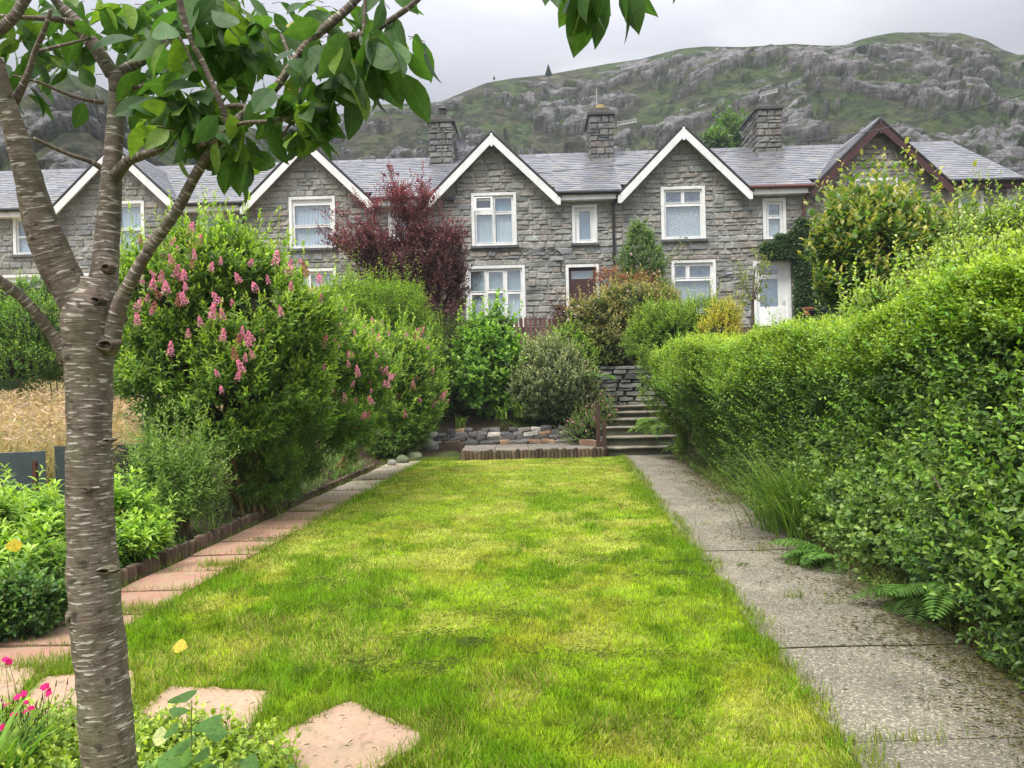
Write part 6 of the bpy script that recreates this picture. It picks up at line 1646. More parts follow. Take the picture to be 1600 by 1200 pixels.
shrub('bramble', 'pale green bramble sprays topping the hedge below the yellow-tipped tree', 'bramble', [lobe(1440, 480, 6.9, 80, 26), lobe(1530, 450, 6.3, 70, 36), lobe(1360, 500, 7.6, 50, 18), lobe(1600, 430, 5.8, 60, 36)], 1300, 75, L=.055, Wd=.034, sl=.2, k=7, cd=(.12, .20, .03), cm=(.20, .29, .05), ct=(.36, .42, .09), tmpl=T8, na=.3, up=.8, core_k=0, inner=.2, base=(3.6, 6.6, .15), nst=4)
strap('wall_top_plant', 'tuft of strap leaves on the bank left of the fresh green shrub', 'plant', W(690, 640, 17.9), 60, 81, L=(.5, .9), Wd=.035, spread=.12, col=(.08, .16, .03))
for i, (px, py, n, l) in enumerate([(812, 652, 26, .6), (838, 650, 22, .6), (784, 655, 22, .55), (722, 668, 10, .45)]):
    strap('strap_leaved_plant', ['pale strap leaves at the foot of the variegated shrub, left clump', 'pale strap leaves at the foot of the variegated shrub, middle clump', 'strap leaves below the fresh green shrub', 'single small tuft of strap leaves on the bare soil'][i], 'plant', W(px, py, 17.55), n, 82 + i, L=(l * .7, l), Wd=.035, spread=.06, col=(.17, .27, .05), lean=-1.57)
strap('arching_grass', 'large clump of arching strap leaves spilling over the path edge, below the hedge', 'plant', (2.80, 7.5, .05), 330, 90, L=(.6, 1.15), Wd=.014, spread=.22, col=(.11, .20, .03), th=(.25, 1.75), lean=3.4, m=9, tipc=(.2, .27, .06))
for i, a in enumerate([((2.62, 6.25, .03), 13, .55, 'broad fern at the path edge, nearest the clump of arching strap leaves'), ((2.72, 5.0, .05), 9, .50, 'fern fronds low in the hedge, second from the strap leaves'), ((2.62, 4.55, .25), 7, .40, 'small pale fern fronds reaching over the litter, nearest the camera')]):
    fern('fern', a[3], a[0], a[1], a[2], 91 + i, lean=3.3, group='ferns at the foot of the hedge')
fern('fern', 'pale fern hanging over the right side of the steps', W(1035, 665, 15.5), 9, .75, 95, col=(.16, .27, .05), lean=3.14)
fern('fern', 'fern growing on the ledge left of the slate wall', W(938, 590, 17.4), 9, .5, 96, col=(.10, .19, .04))
fern('fern', 'small fern by the foot of the steps, under the hedge end', W(1060, 700, 15.0), 8, .45, 97, col=(.13, .22, .05), lean=3.3)
def geranium():
    t, P, G, rng = shrub('pink_geranium', 'low trailing plant dotted with tiny pink flowers beside the wooden gate post', 'flowering plant', [lobe(918, 665, 16.9, 26, 22), lobe(900, 678, 16.8, 20, 12), lobe(945, 645, 17.0, 14, 22)], 700, 98, L=.035, Wd=.022, sl=.12, k=7, cd=(.07, .13, .03), cm=(.11, .18, .04), ct=(.2, .28, .06), na=.3)
    i = rng.choice(len(P), 60); 
    for q in i:
        if G[q][1] > .3: continue
        g = Geo(); n = 6; D = nrm(rng.normal(0, 1, (n, 3)) + A([0, -.6, .6])); Nn = perp(D, rng); g.inst(*T4, np.tile(P[q] + G[q] * .13, (n, 1)), D, np.cross(Nn, D), Nn, .035, .03, (.72, .30, .42)); g.build('flower', M_PETAL, t)
geranium()
# far left
shrub('clipped_green_hedge', 'bright clipped hedge beyond the dry grass, at the left edge of the photo', 'hedge', [lobe(60, 520, 16, 50, 52), lobe(-10, 530, 16, 70, 52), lobe(100, 560, 16.5, 45, 40), lobe(20, 570, 15.8, 80, 36), lobe(65, 462, 17, 40, 20), lobe(150, 560, 16.8, 60, 40), lobe(210, 540, 16.9, 50, 50)], 5200, 99, L=.06, Wd=.035, sl=.2, k=7, cd=(.045, .11, .018), cm=(.08, .17, .022), ct=(.22, .36, .04), na=.15, up=.9)
shrub('overhanging_branch_shrub', 'dark leafy shrub between the cherry trunk and the grey concrete post', 'shrub', [lobe(205, 570, 12.5, 38, 42), lobe(200, 520, 12.8, 30, 36)], 900, 100, L=.07, Wd=.04, sl=.22, k=7, cd=(.045, .10, .018), cm=(.07, .14, .02), ct=(.13, .22, .03), na=.4, core_k=.3)
WH = dict(L=.10, Wd=.032, sl=.12, k=9, tmpl=T8, phi=(85, 45), tiprange=(.3, .9), swd=.003)
shrub('whorled_leaf_plant', 'mass of bright whorled leaves left of the cherry trunk, under the slate slabs', 'plant', [lobe(20, 870, 5.7, 60, 45, .35), lobe(75, 825, 6.2, 32, 34, .3), lobe(20, 815, 6.3, 40, 30, .3), lobe(100, 870, 5.8, 24, 50, .3), lobe(50, 905, 5.2, 50, 40, .25), lobe(-40, 860, 5.5, 50, 60, .3)], 1000, 101, wild=.12, cd=(.05, .12, .018), cm=(.085, .17, .022), ct=(.26, .37, .05), na=.4, up=1.2, core_k=.6, nst=0, **WH)
shrub('whorled_leaf_plant', 'small mass of bright whorled leaves just right of the cherry trunk', 'plant', [lobe(198, 815, 6.9, 30, 34, .25), lobe(225, 850, 6.6, 24, 22, .2), lobe(245, 825, 7.0, 14, 16, .2), lobe(190, 860, 6.4, 20, 20, .2)], 300, 102, wild=.15, cd=(.06, .14, .018), cm=(.10, .20, .022), ct=(.28, .40, .05), na=.2, up=1.2, core_k=.5, nst=0, **WH)
shrub('glossy_dark_plant', 'dark glossy-leaved low plant at the left edge, above the log edging', 'plant', [lobe(40, 945, 4.9, 55, 34, .2), lobe(-20, 960, 4.8, 60, 40, .2), lobe(95, 925, 5.2, 30, 26, .15)], 900, 103, L=.05, Wd=.028, sl=.10, k=7, tmpl=T8, cd=(.035, .085, .02), cm=(.055, .12, .028), ct=(.12, .22, .04), na=.25, up=.8, core_k=.5, nst=0)
def bedcover():
    rng = np.random.default_rng(104); g = Geo()
    n = 2600; y = 4.0 + 11 * rng.random(n) ** 1.3; x = XL(y) - .06 - rng.random(n) ** 1.2 * 1.3; k = vn(np.c_[x * 3, y * 3, x * 0]) > .42; x, y = x[k], y[k]; z = gz(x, y) + .02
    G = nrm(rng.normal(0, .5, (len(x), 3)) + A([0, 0, 1.0])); sprout(g, np.c_[x, y, z], G, rng, .09, 6, .035, .022, (.06, .13, .02), (.10, .18, .03), (.18, .28, .05), T8, swd=.002)
    n = 1200; y = 5 + 10 * rng.random(n); x = XL(y) - .08 - rng.random(n) * .8
    ribbons(g, np.c_[x, y, gz(x, y)], rng.uniform(0, 6.28, n), rng.uniform(0, .5, n), rng.uniform(.6, 1.9, n), rng.uniform(.1, .32, n), np.full(n, .005), A([.12, .20, .03]) * rng.uniform(.5, 1.4, (n, 1)), 4)
    # ground cover on the bank
    n = 2600; x = rng.uniform(-4.5, 6.5, n); y = rng.uniform(17.6, 22.4, n); k = (vn(np.c_[x * 1.5, y * 1.5, x * 0]) > .52) | (y > 18.9); x, y = x[k], y[k]
    G = nrm(rng.normal(0, .5, (len(x), 3)) + A([0, 0, 1.0])); sprout(g, np.c_[x, y, gz(x, y)], G, rng, .14, 6, .06, .035, (.05, .10, .02), (.09, .16, .03), (.16, .24, .05), T4, swd=.003)
    # under the hedge
    n = 2200; y = 3 + 12 * rng.random(n) ** 1.4; x = XQ(y) + .10 + rng.random(n) * .4; k = vn(np.c_[x * 3, y * 3, x * 0 + 3]) > .45; x, y = x[k], y[k]
    G = nrm(rng.normal(0, .6, (len(x), 3)) + A([-.4, 0, 1.0])); sprout(g, np.c_[x, y, gz(x, y)], G, rng, .10, 6, .035, .022, (.06, .12, .02), (.10, .17, .03), (.2, .27, .06), T8, swd=.002)
    n = 2600; y = 3 + 12 * rng.random(n) ** 1.3; x = XQ(y) + .12 + rng.random(n) * .3
    ribbons(g, np.c_[x, y, gz(x, y)], rng.normal(3.14, .9, n), rng.uniform(0, .8, n), rng.uniform(1.0, 2.1, n), rng.uniform(.1, .30, n), np.full(n, .0035), A([.15, .17, .05]) * rng.uniform(.5, 1.4, (n, 1)), 4)
    g.build('ground_cover', M_LEAF, kind='stuff')
bedcover()

# ------------------------------------------------------------------ near flower bed
def nearbed():
    rng = np.random.default_rng(110)
    # leafy cover
    g = Geo(); n = 3000; x = rng.uniform(-3.0, -.75, n); y = rng.uniform(2.3, 3.75, n); k = (y < bed_y(x) - .02) & ~((np.abs(x + 1.25) < .09) & (np.abs(y - 2.4) < .1)); x, y = x[k], y[k]
    G = nrm(rng.normal(0, .5, (len(x), 3)) + A([0, 0, 1.0])); hue = vn(np.c_[x * 2.2, y * 2.2, x * 0])
    for lo, hi, cd, cm, ct in ((0, .5, (.07, .15, .03), (.11, .21, .04), (.20, .31, .06)), (.5, 1.1, (.12, .20, .02), (.18, .26, .03), (.30, .36, .05))):
        m = (hue >= lo) & (hue < hi)
        sprout(g, np.c_[x, y, 0 * x + .01][m], G[m], rng, .13, 8, .038, .022, cd, cm, ct, T8, swd=.0015)
    g.build('low_leafy_cover', M_LEAF, kind='stuff')
    strap('daylily', 'fan of long pale-green strap leaves left of the cherry trunk base', 'plant', gp(0, 1190) * A([.93, .93, 0]), 46, 111, L=(.25, .5), Wd=.016, spread=.05, col=(.16, .27, .04), th=(.4, 1.5), lean=.4)
    # magenta pinks
    t = thing('magenta_pinks', 'thin-stemmed plant with bright magenta flowers in the lower left corner', 'flowering plant', gp(25, 1170) * A([1, 1, 0]))
    st = Geo(); base = gp(25, 1185); m = 46
    tips = [(8, 1030), (14, 1034), (37, 1084), (27, 1089), (72, 1072), (76, 1080), (40, 1097), (10, 1101), (22, 1116), (49, 1106), (3, 1136), (76, 1084), (68, 1074), (39, 1112)]
    for px, py in tips:
        Y = base[1] - .15 + rng.normal(0, .06); e = W(px, py, Y); b = base + rng.normal(0, .05, 3) * A([1, 1, 0]); b[2] = 0
        st.tube([b, b * .5 + e * .5 + rng.normal(0, .01, 3), e], [.002, .0016, .001], 4, (.10, .14, .06))
        g = Geo(); n = 5; a = np.arange(n) * 1.2566 + rng.random(); nn = nrm(A([0, -.5, .8]) + rng.normal(0, .3, 3)); r_ = nrm(np.cross(nn, [1, 0, .1])); s_ = np.cross(nn, r_)
        D = np.cos(a)[:, None] * r_ + np.sin(a)[:, None] * s_; Nn = np.tile(nn, (n, 1)); g.inst(*T8, np.tile(e, (n, 1)), D, np.cross(Nn, D), Nn, .016, .015, (.80, .03, .22)); g.build('flower', M_PETAL, t)
    for i in range(30):
        b = base + rng.normal(0, .07, 3) * A([1, 1, 0]); b[2] = 0; e = b + rng.normal(0, .09, 3); e[2] = rng.uniform(.12, .3)
        st.tube([b, b * .5 + e * .5, e], [.002, .0015, .001], 4, (.10, .11, .06)); st.tube([e, e + [.004, 0, .028]], [.0035, .001], 5, (.14, .06, .07))
    B = base + rng.normal(0, .07, (160, 3)) * A([1, 1, 0]); B[:, 2] = 0
    ribbons(st, B, rng.uniform(0, 6.28, 160), rng.uniform(0, .4, 160), rng.uniform(.2, 1.3, 160), rng.uniform(.06, .16, 160), np.full(160, .003), A([.12, .19, .09]) * rng.uniform(.7, 1.2, (160, 1)), 3)
    st.build('stem', M_BLADE, t)
    # broad-leaved seedlings
    def seedling(px, py, Y, n, L, seed, label, h=.3, col=(.09, .19, .035)):
        r = np.random.default_rng(seed); b = W(px, py, Y); b[2] = 0
        t = thing('broad_leaved_seedling', label, 'plant', b, group='broad-leaved plants in the near bed')
        g = Geo(); gs = Geo(); top = b + A([r.normal(0, .04), r.normal(0, .03), h]); s = np.linspace(0, 1, 7)[:, None]; Q = b * (1 - s) + top * s + np.cumsum(r.normal(0, .006, (7, 3)), 0); gs.tube(Q, .0035 * (1 - .5 * s[:, 0]), 6, (.16, .20, .07))
        for i in range(n):
            f = .25 + .75 * i / max(1, n - 1); p = b * (1 - f) + top * f; a = i * 2.5 + r.random(); d = nrm(A([math.cos(a), math.sin(a) * .7 - .2, r.uniform(-.1, .5)])); e = p + d * L * .5
            gs.tube([p, e], [.0018, .0014], 4, (.2, .22, .08)); D = nrm(d + A([0, 0, -.25]))[None]; Nn = nrm(A([0, -.35, 1.0]) + r.normal(0, .25, 3))[None]; Nn = nrm(Nn - D * (D * Nn).sum()); l = L * r.uniform(.7, 1.15) * (1 - .35 * f)
            g.inst(*CH, e[None], D, np.cross(Nn, D), Nn, l, l * 1.5, A(col) * r.uniform(.75, 1.35), ext=True)
        g.build('foliage', M_CHERRY, t); gs.build('stem', M_TWIG, t)
    seedling(292, 1190, 2.75, 10, .10, 1, 'broad-leaved plant with a bare stem, tallest in the near bed, right of the trunk', .42)
    seedling(350, 1215, 2.7, 12, .12, 2, 'bushy broad-leaved plant right of the tallest one in the near bed', .24)
    seedling(245, 1220, 2.75, 6, .07, 3, 'broad-leaved plant against the right side of the cherry trunk', .26, (.12, .23, .03))
    seedling(448, 1225, 2.75, 6, .055, 4, 'small round-leaved plant beside the paving slab sunk in the lawn', .16)
    seedling(90, 1240, 2.5, 6, .10, 5, 'broad leaves at the bottom edge left of the cherry trunk', .12, (.08, .16, .05))
    seedling(385, 1235, 2.6, 6, .09, 6, 'broad-leaved plant at the bottom edge, nearest the small round-leaved one', .16)
    # pale stone in the bed
    c = W(466, 1195, 2.85); c[2] = .02
    th = np.linspace(0, 2 * math.pi, 17); ph = np.linspace(-math.pi / 2, math.pi / 2, 9); T, Q = np.meshgrid(th, ph, indexing='ij'); Pp = np.stack([np.cos(Q) * np.cos(T) * .06, np.cos(Q) * np.sin(T) * .045, np.sin(Q) * .04], -1)
    g = Geo(); g.grid(Pp + c, (.30, .27, .22)); recentre(g.build('garden_stone', M_STONE, smooth=True, label='grey-brown stone at the corner of the near flower bed', category='stone'), c)
    # fallen yellow leaves
    def yl(c, d, nn, l, label, col=(.72, .50, .06)):
        d = nrm(A(d, float))[None]; nn = nrm(A(nn, float))[None]; nn = nrm(nn - d * (d * nn).sum()); g = Geo(); g.inst(*CH, A(c)[None], d, np.cross(nn, d), nn, l, l * 1.3, col, ext=True)
        recentre(g.build('fallen_leaf', M_CHERRY, label=label, category='leaf', group='fallen yellow leaves'), c)
    c = gp(270, 1024); c[2] = .045; yl(c, (1, .1, .05), (0, -.5, 1), .085, 'yellow fallen leaf lying on the lawn right of the trunk')
    yl(W(22, 842, 4.75), (.15, -.1, -1), (-.1, -1, .3), .085, 'yellow fallen leaf caught on the whorled leaves at the left edge')
    c = W(238, 1160, 3.1); c[2] = .14; yl(c, (1, .2, .1), (0, -.7, 1), .065, 'pale yellow fallen leaf in the near bed right of the trunk', (.55, .55, .22))
# cherry leaf template: pointed oval with drip tip
def _ch():
    xs = [0, .08, .22, .40, .58, .74, .87, .94, 1.0]; ws = [.0, .20, .40, .50, .47, .34, .16, .055, 0]; zs = [0, .01, .02, .02, .0, -.03, -.07, -.10, -.14]
    V = [(xs[i], 0, zs[i]) for i in range(9)]; F_ = []
    a = len(V); V += [(xs[i] + .02, ws[i], zs[i] + .16 * ws[i]) for i in range(1, 8)]; b = len(V); V += [(xs[i] + .02, -ws[i], zs[i] + .16 * ws[i]) for i in range(1, 8)]
    F_ += [(0, 1, a), (0, b, 1)]
    for i in range(1, 7): F_ += [(i, i + 1, a + i, a + i - 1), (i, b + i - 1, b + i, i + 1)]
    F_ += [(7, 8, a + 6), (7, b + 6, 8)]
    return (V, ftri(F_))
CH = _ch()
nearbed()

# ------------------------------------------------------------------ the cherry in the foreground
def cherry():
    rng = np.random.default_rng(120); b = A([W(172, 1200, 2.35)[0] + .02, 2.35, 0.0])
    t = thing('cherry_tree', 'cherry tree with ringed silvery bark standing close to the camera', 'tree', b)
    def limb(pts, dY=None, seg=22, wob=.10, sub=9, seed=0, col=(1, 1, 1)):
        """pts: (px, py, Y, half width px)"""
        Q = A([[*W(p[0], p[1], p[2]), p[3] / F * p[2]] for p in pts]); n = len(Q)
        s = np.linspace(0, n - 1, (n - 1) * sub + 1); i = np.minimum(s.astype(int), n - 2); f = (s - i)[:, None]
        P0 = Q[np.maximum(i - 1, 0)]; P1 = Q[i]; P2 = Q[i + 1]; P3_ = Q[np.minimum(i + 2, n - 1)]
        C = .5 * ((2 * P1) + (-P0 + P2) * f + (2 * P0 - 5 * P1 + 4 * P2 - P3_) * f ** 2 + (-P0 + 3 * P1 - 3 * P2 + P3_) * f ** 3)
        g.tube(C[:, :3], np.maximum(C[:, 3], .0015), seg, col, wob=wob * 1.25, seed=seed); return C[:, :3]
    g = Geo()
    bpx = (188, 1600, 2.35, 47.8)
    limb([(196, 1800, 2.35, 60.7), (188, 1560, 2.35, 47.8), (176, 1300, 2.35, 39.6), (172, 1200, 2.35, 37.7), (163, 1090, 2.35, 38.6), (158, 1040, 2.35, 37.7), (151, 968, 2.35, 37.7), (146, 900, 2.35, 35.9), (141, 800, 2.35, 34.0), (140, 700, 2.35, 33.1), (139, 600, 2.35, 33.1), (139, 545, 2.35, 36.8), (140, 505, 2.35, 40.5), (142, 475, 2.35, 38.6), (150, 440, 2.36, 27.6)], sub=11, seg=40, wob=.08, seed=1)
    g.build('trunk', M_BARK, t, smooth=True)
    def branch(pts_list, label=None, name='limb'):
        nonlocal g
        g = Geo(); R = [limb(p, seg=sg, wob=wb, seed=sd_) for (p, sg, wb, sd_) in pts_list]; o = g.build(name, M_BARK, t, smooth=True)
        if label: o['label'] = label
        return R
    branch([([(140, 515, 2.35, 26.8), (116, 465, 2.33, 26.8), (90, 415, 2.31, 26.8), (68, 360, 2.28, 25.1), (50, 300, 2.25, 21.2), (34, 240, 2.22, 18.1), (20, 195, 2.2, 15.9), (6, 150, 2.18, 14.3), (-8, 90, 2.15, 12.1)], 28, .10, 3)], 'thick limb leaning towards the left edge')
    branch([([(150, 520, 2.35, 28.5), (158, 470, 2.36, 25.9), (164, 420, 2.38, 19.7), (168, 370, 2.4, 18.1), (172, 310, 2.4, 16.6), (176, 250, 2.4, 14.3), (180, 190, 2.4, 12.1), (183, 135, 2.4, 11.4), (176, 108, 2.4, 12.1)], 28, .08, 4),
            ([(176, 116, 2.4, 11.4), (150, 75, 2.38, 10.6), (118, 35, 2.36, 10.6), (90, 5, 2.33, 6.5), (70, -25, 2.3, 5.8)], 18, .12, 5),
            ([(176, 122, 2.4, 9.4), (200, 106, 2.42, 7.9), (232, 88, 2.45, 7.9), (262, 60, 2.5, 6.5), (300, 20, 2.55, 5.0), (320, -20, 2.6, 4.3)], 16, .12, 6)], 'upright middle limb')
    branch([([(172, 545, 2.33, 11.6), (178, 512, 2.33, 13.4), (190, 470, 2.32, 11.4), (212, 425, 2.30, 9.4), (240, 380, 2.28, 8.6), (275, 330, 2.26, 8.3), (306, 272, 2.24, 7.9), (330, 235, 2.22, 7.9), (358, 200, 2.2, 7.6), (395, 168, 2.18, 7.2), (432, 135, 2.16, 6.5), (455, 102, 2.16, 6.5), (480, 68, 2.16, 6.5), (510, 42, 2.16, 7.2), (545, 12, 2.16, 6.5), (575, -25, 2.16, 5.8)], 18, .12, 7),
            ([(512, 75, 2.14, 6.5), (540, 60, 2.12, 5.8), (580, 50, 2.1, 4.7), (615, 28, 2.08, 4.3), (650, 2, 2.06, 4.3), (690, -40, 2.04, 3.6)], 14, .12, 8), ([(478, 98, 2.15, 6.5), (500, 80, 2.14, 6.5), (520, 72, 2.14, 5.8)], 12, .1, 9),
            ([(358, 200, 2.2, 5.8), (350, 175, 2.18, 5.0), (338, 145, 2.16, 4.7), (318, 100, 2.14, 4.3), (300, 65, 2.12, 4.3), (286, 25, 2.1, 5.0), (278, -15, 2.08, 5.0)], 14, .12, 10),
            ([(392, 170, 2.2, 5.0), (370, 165, 2.25, 4.3), (340, 170, 2.3, 3.6)], 10, .1, 11), ([(568, 55, 2.1, 3.6), (570, 25, 2.1, 2.9), (570, -8, 2.1, 2.9)], 10, .1, 12)], 'slender limb rising to the right')
    branch([([(108, 560, 2.34, 15.0), (95, 540, 2.33, 12.5), (78, 518, 2.31, 8.0), (58, 492, 2.28, 8.0), (35, 466, 2.25, 7.9), (15, 450, 2.22, 8.6), (-15, 430, 2.18, 8.6)], 16, .12, 13)], 'low side branch leaving the photo at the left edge')
    branch([([(180, 275, 2.38, 9.4), (200, 252, 2.36, 7.9), (222, 243, 2.34, 7.2), (245, 235, 2.32, 6.5), (270, 222, 2.3, 4.3)], 14, .12, 14)], 'short stub on the middle limb', 'branch')
    tw = [([(158, 262, 2.4, 5), (140, 252, 2.38, 4), (110, 242, 2.35, 3.5), (82, 230, 2.32, 3.5), (52, 216, 2.28, 3)], 8, .1, 15), ([(162, 160, 2.4, 4), (130, 155, 2.37, 3), (95, 143, 2.34, 3), (60, 128, 2.3, 2.5), (20, 118, 2.26, 2)], 8, .1, 16),
          ([(22, 160, 2.22, 7), (42, 120, 2.2, 5), (55, 80, 2.18, 4.5), (68, 50, 2.16, 4), (80, 15, 2.14, 3)], 8, .12, 17), ([(-10, 55, 2.2, 9), (20, 28, 2.2, 8), (42, -5, 2.2, 8)], 10, .1, 18), ([(118, 35, 2.3, 5), (85, 30, 2.28, 5), (50, 28, 2.26, 4), (0, 25, 2.22, 3)], 8, .1, 19),
          ([(60, 80, 2.2, 3), (100, 70, 2.25, 2.5), (140, 60, 2.3, 2)], 6, .1, 20), ([(310, 230, 2.2, 4), (370, 195, 2.15, 3), (420, 190, 2.12, 3.5), (452, 185, 2.1, 2.5)], 8, .1, 21), ([(200, 140, 2.4, 3.5), (240, 128, 2.35, 3), (282, 100, 2.3, 2.5)], 8, .1, 22),
          ([(306, 112, 2.14, 2.5), (290, 75, 2.15, 2), (272, 44, 2.16, 2)], 6, .1, 23), ([(440, 55, 2.2, 3), (470, 150, 2.15, 3), (440, 215, 2.12, 2)], 6, .1, 24),
          ([(700, -60, 2.0, 5), (800, -90, 1.9, 5), (880, -40, 1.8, 4), (930, -22, 1.75, 3), (985, -25, 1.72, 2)], 8, .1, 25), ([(575, -25, 2.16, 7), (640, -70, 2.1, 6), (700, -60, 2.0, 5)], 8, .1, 26)]
    for q in tw: branch([q], None, 'twig')
    # knots and collars on the trunk
    for px, py, r, sq in ((131, 430 + 335, 13, .5), (163, 892, 13, .6), (124, 970, 20, .9), (158, 1090, 9, .4), (150, 1180, 8, .4), (168, 688, 7, .5), (166, 540, 14, .9), (108, 560, 17, 1.1), (150, 470, 10, .8), (176, 500, 12, 1.2), (128, 500, 9, .6), (118, 540, 12, 1.0), (166, 418, 9, 1)):
        g = Geo(); u, v = uv(px, py); Yk = 2.35 - math.sqrt(max(0, (35 / F * 2.35) ** 2 - ((px - 143) / F * 2.35) ** 2)) * .97; c = W(px, py, Yk + .006); rr = r / F * 2.3
        th = np.linspace(0, 2 * math.pi, 25); q = np.linspace(0, 1, 9); T, Q = np.meshgrid(th, q, indexing='ij')
        hgt = (np.exp(-((Q - .55) / .22) ** 2) * .30 - .25 * np.exp(-(Q / .25) ** 2)) * rr
        n1 = 1 + .35 * (vn(np.c_[np.cos(T).ravel() * 2 + px, np.sin(T).ravel() * 2, Q.ravel() * 3]) - .5).reshape(T.shape); n1[-1] = n1[0]
        Pp = c + np.stack([np.cos(T) * Q * rr * 1.5 * n1, -hgt * 1.2 - .004 + Q ** 3 * .02 + .010 * 0, np.sin(T) * Q * rr * 1.1 * sq * n1], -1)
        cc = np.where((Q < .42)[..., None], A([.22, .17, .12]), A([.75, .72, .68])) * np.ones(T.shape + (3,))
        g.grid(Pp, cc.reshape(-1, 3), ext=(Pp.reshape(-1, 3) - b) * A([1, 1, 1.0]))
        g.build('bark_knot', M_BARK, t, smooth=True)
    # leaves: clusters hanging from spurs
    spurs = []
    def cl(px, py, Y, n=6, L=.105, drop=.7, r=22, tone=1.0): spurs.append((px, py, Y, n, L, drop, r, tone))
    for a in [(20, 10, 2.4), (60, 15, 2.5), (110, 0, 2.4), (150, 12, 2.5), (200, 15, 2.5), (250, -8, 2.5), (20, 70, 2.5, 5, .085), (70, 70, 2.5, 6, .085), (110, 75, 2.55, 5, .08), (30, 95, 2.6, 5, .08), (75, 105, 2.5, 6, .085), (110, 110, 2.5, 5, .08), (140, 55, 2.5, 5, .08),
              (45, 135, 2.45, 5, .09), (60, 60, 2.7, 6, .08), (95, 90, 2.7, 6, .08), (210, 60, 2.6, 5, .09), (235, 40, 2.5, 6, .1), (190, 40, 2.6, 4, .08)]: cl(*a)
    for a in [(290, 20, 2.2, 8, .12), (330, 25, 2.3, 8, .12), (370, 15, 2.3, 8, .12), (350, 60, 2.3, 7, .12), (395, 30, 2.4, 6, .11), (420, 10, 2.5, 5, .09), (240, 90, 2.4, 6, .1), (270, 60, 2.3, 6, .11), (300, 100, 2.4, 5, .1), (330, 110, 2.45, 4, .1),
              (215, 140, 2.5, 6, .09), (250, 145, 2.45, 7, .1), (280, 150, 2.3, 7, .105), (225, 165, 2.4, 6, .1), (262, 175, 2.3, 7, .105), (300, 165, 2.2, 8, .11), (330, 175, 2.25, 6, .10), (310, 200, 2.2, 6, .105), (205, 180, 2.5, 4, .09), (365, 140, 2.4, 5, .09), (400, 150, 2.4, 4, .08), (280, 190, 2.2, 6, .11), (370, 215, 2.2, 6, .11), (345, 205, 2.2, 4, .1), (385, 235, 2.25, 4, .09)]: cl(*a)
    for a in [(455, 170, 2.15, 7, .08), (430, 165, 2.2, 6, .08), (470, 150, 2.15, 5, .09), (490, 185, 2.2, 6, .09), (450, 195, 2.15, 5, .08), (510, 80, 2.1, 9, .115, .9), (545, 75, 2.1, 9, .125, .9), (575, 85, 2.1, 8, .13, .9), (540, 50, 2.15, 6, .1), (600, 40, 2.1, 6, .11, .9), (620, 55, 2.1, 5, .10, .9), (480, 110, 2.1, 6, .10), (520, 140, 2.15, 6, .1), (440, 60, 2.3, 4, .1), (500, 10, 2.3, 5, .09), (405, 70, 2.4, 5, .09), (410, 100, 2.45, 4, .08), (590, 10, 2.2, 4, .08),
              (620, -25, 2.1, 3, .07), (700, -40, 1.9, 2, .07), (560, 110, 2.1, 4, .11, 1.0), (480, 205, 2.2, 4, .08), (300, 215, 2.2, 3, .1)]: cl(*a)
    for a in [(880, -32, 1.65, 5, .095, 1.0, 8), (930, -25, 1.6, 6, .105, 1.0, 8), (955, -20, 1.6, 5, .105, 1.0, 8), (1040, -40, 1.7, 2, .07, 1.0, 4)]: cl(*a)
    g = Geo(); gp_ = Geo(); allp = []
    for (px, py, Y, n, L, drop, r, tone) in spurs:
        n = int(n * 1.4 + rng.random()); L *= 1.28; c = W(px, py, Y + rng.normal(0, .05))
        for i in range(n):
            az = rng.uniform(0, 6.283); el = rng.uniform(-.1, .5); d = A([math.cos(az) * math.cos(el), math.sin(az) * math.cos(el), math.sin(el)])
            p = c + rng.normal(0, 1, 3) * r / F * Y * .8; pet = rng.uniform(.015, .03); e = p + d * pet
            D = nrm(d * A([1, 1, .6]) * (1.15 - drop * .65) + A([0, 0, -drop * rng.uniform(.5, 1.5)]) + rng.normal(0, .18, 3))
            Nn = nrm(A([-D[0] * .8, -D[1] * .8, .9]) + rng.normal(0, .45, 3)); Nn = nrm(Nn - D * np.dot(D, Nn)); l = L * rng.uniform(.6, 1.12)
            h = rng.random(); col = (A([.028, .075, .022]) * (1 - h) + A([.062, .135, .026]) * h)
            if rng.random() < .16: col = A([.15, .24, .035])
            if rng.random() < .006: col = A([.42, .34, .05])
            g.inst(*CH, e[None], D[None], np.cross(Nn, D)[None], Nn[None], l, l * rng.uniform(.44, .56), col * rng.uniform(.8, 1.2), H=l * rng.uniform(.3, 1.2), ext=True)
            g.tube([p, e], [.0014, .001], 4, (.20, .17, .06), mat=1)
    g.build('crown', [M_CHERRY, M_TWIG], t, smooth=True)
cherry()

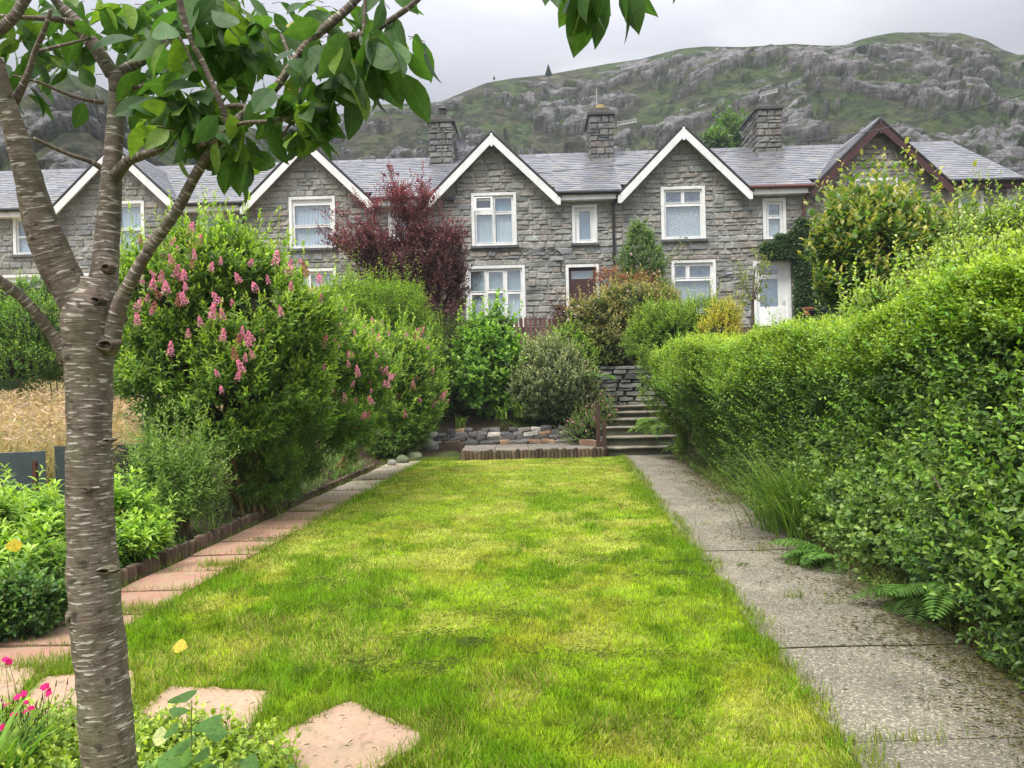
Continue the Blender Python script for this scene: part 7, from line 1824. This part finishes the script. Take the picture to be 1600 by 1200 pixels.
# ------------------------------------------------------------------ trees on the hillside
def conifer(px, py, Y, h, label):
    rng = np.random.default_rng(int(px)); b = W(px, py, Y); t = thing('conifer', label, 'tree', b)
    g = Geo(); g.tube([b - [0, 0, 1], b + [0, 0, h * .95]], [h * .03, .02], 6, (.06, .045, .035)); g.build('trunk', M_TWIG, t)
    n = 900; f = rng.random(n) ** .7; z = h * (1 - f) ; r = h * .30 * f * rng.uniform(.4, 1.1, n); a = rng.uniform(0, 6.283, n); g = Geo()
    P = b + np.c_[np.cos(a) * r * .6, np.sin(a) * r * .6, z]; D = nrm(np.c_[np.cos(a), np.sin(a), rng.uniform(-.3, .4, n)]); Nn = nrm(A([0, 0, 1.0]) + rng.normal(0, .3, (n, 3))); Nn = nrm(Nn - D * (D * Nn).sum(1, keepdims=True))
    g.inst(*T4, P, D, np.cross(Nn, D), Nn, h * .16 * (.4 + f), h * .05, A([.035, .06, .035]) * rng.uniform(.6, 1.3, (n, 1))); g.build('crown', M_LEAF, t)
conifer(857, 117, 128, 1.7, 'lone small conifer on the skyline of the hill')
conifer(772, 124, 126, .6, 'tiny conifer on the skyline left of the lone one')
def hilltree(px, py, Y, rx, ry, n, seed, label):
    shrub('hillside_tree', label, 'tree', [lobe(px, py, Y, rx, ry), lobe(px - rx * .7, py + ry * .3, Y, rx * .6, ry * .7), lobe(px + rx * .6, py + ry * .2, Y, rx * .6, ry * .8)], n, seed, L=.45, Wd=.3, sl=.8, k=5, cd=(.04, .08, .02), cm=(.07, .14, .03), ct=(.10, .17, .04), na=.3, swd=.02, r0=.12, base=W(px, py + ry * 1.6, Y), inner=.4)
hilltree(1140, 212, 62, 13, 15, 300, 201, 'bushy green tree behind the roof left of the large rightmost chimney')
hilltree(1118, 226, 58, 10, 7, 160, 202, 'lower green bush left of the bushy tree behind the roof')
hilltree(95, 180, 70, 22, 40, 500, 203, 'dark bushes under the crag at the upper left')
def haze():
    g = Geo(); g.box((-260, -70, -1.2), (260, 330, 130))
    o = g.build('haze', mat('haze', lambda nt, L, out: L((lambda v: (v.inputs['Density'].__setattr__('default_value', .0007), v.inputs['Color'].__setattr__('default_value', (.80, .85, .93, 1)), v)[-1])(N(nt, 'ShaderNodeVolumePrincipled')).outputs[0], out.inputs['Volume'])), kind='stuff')
haze()
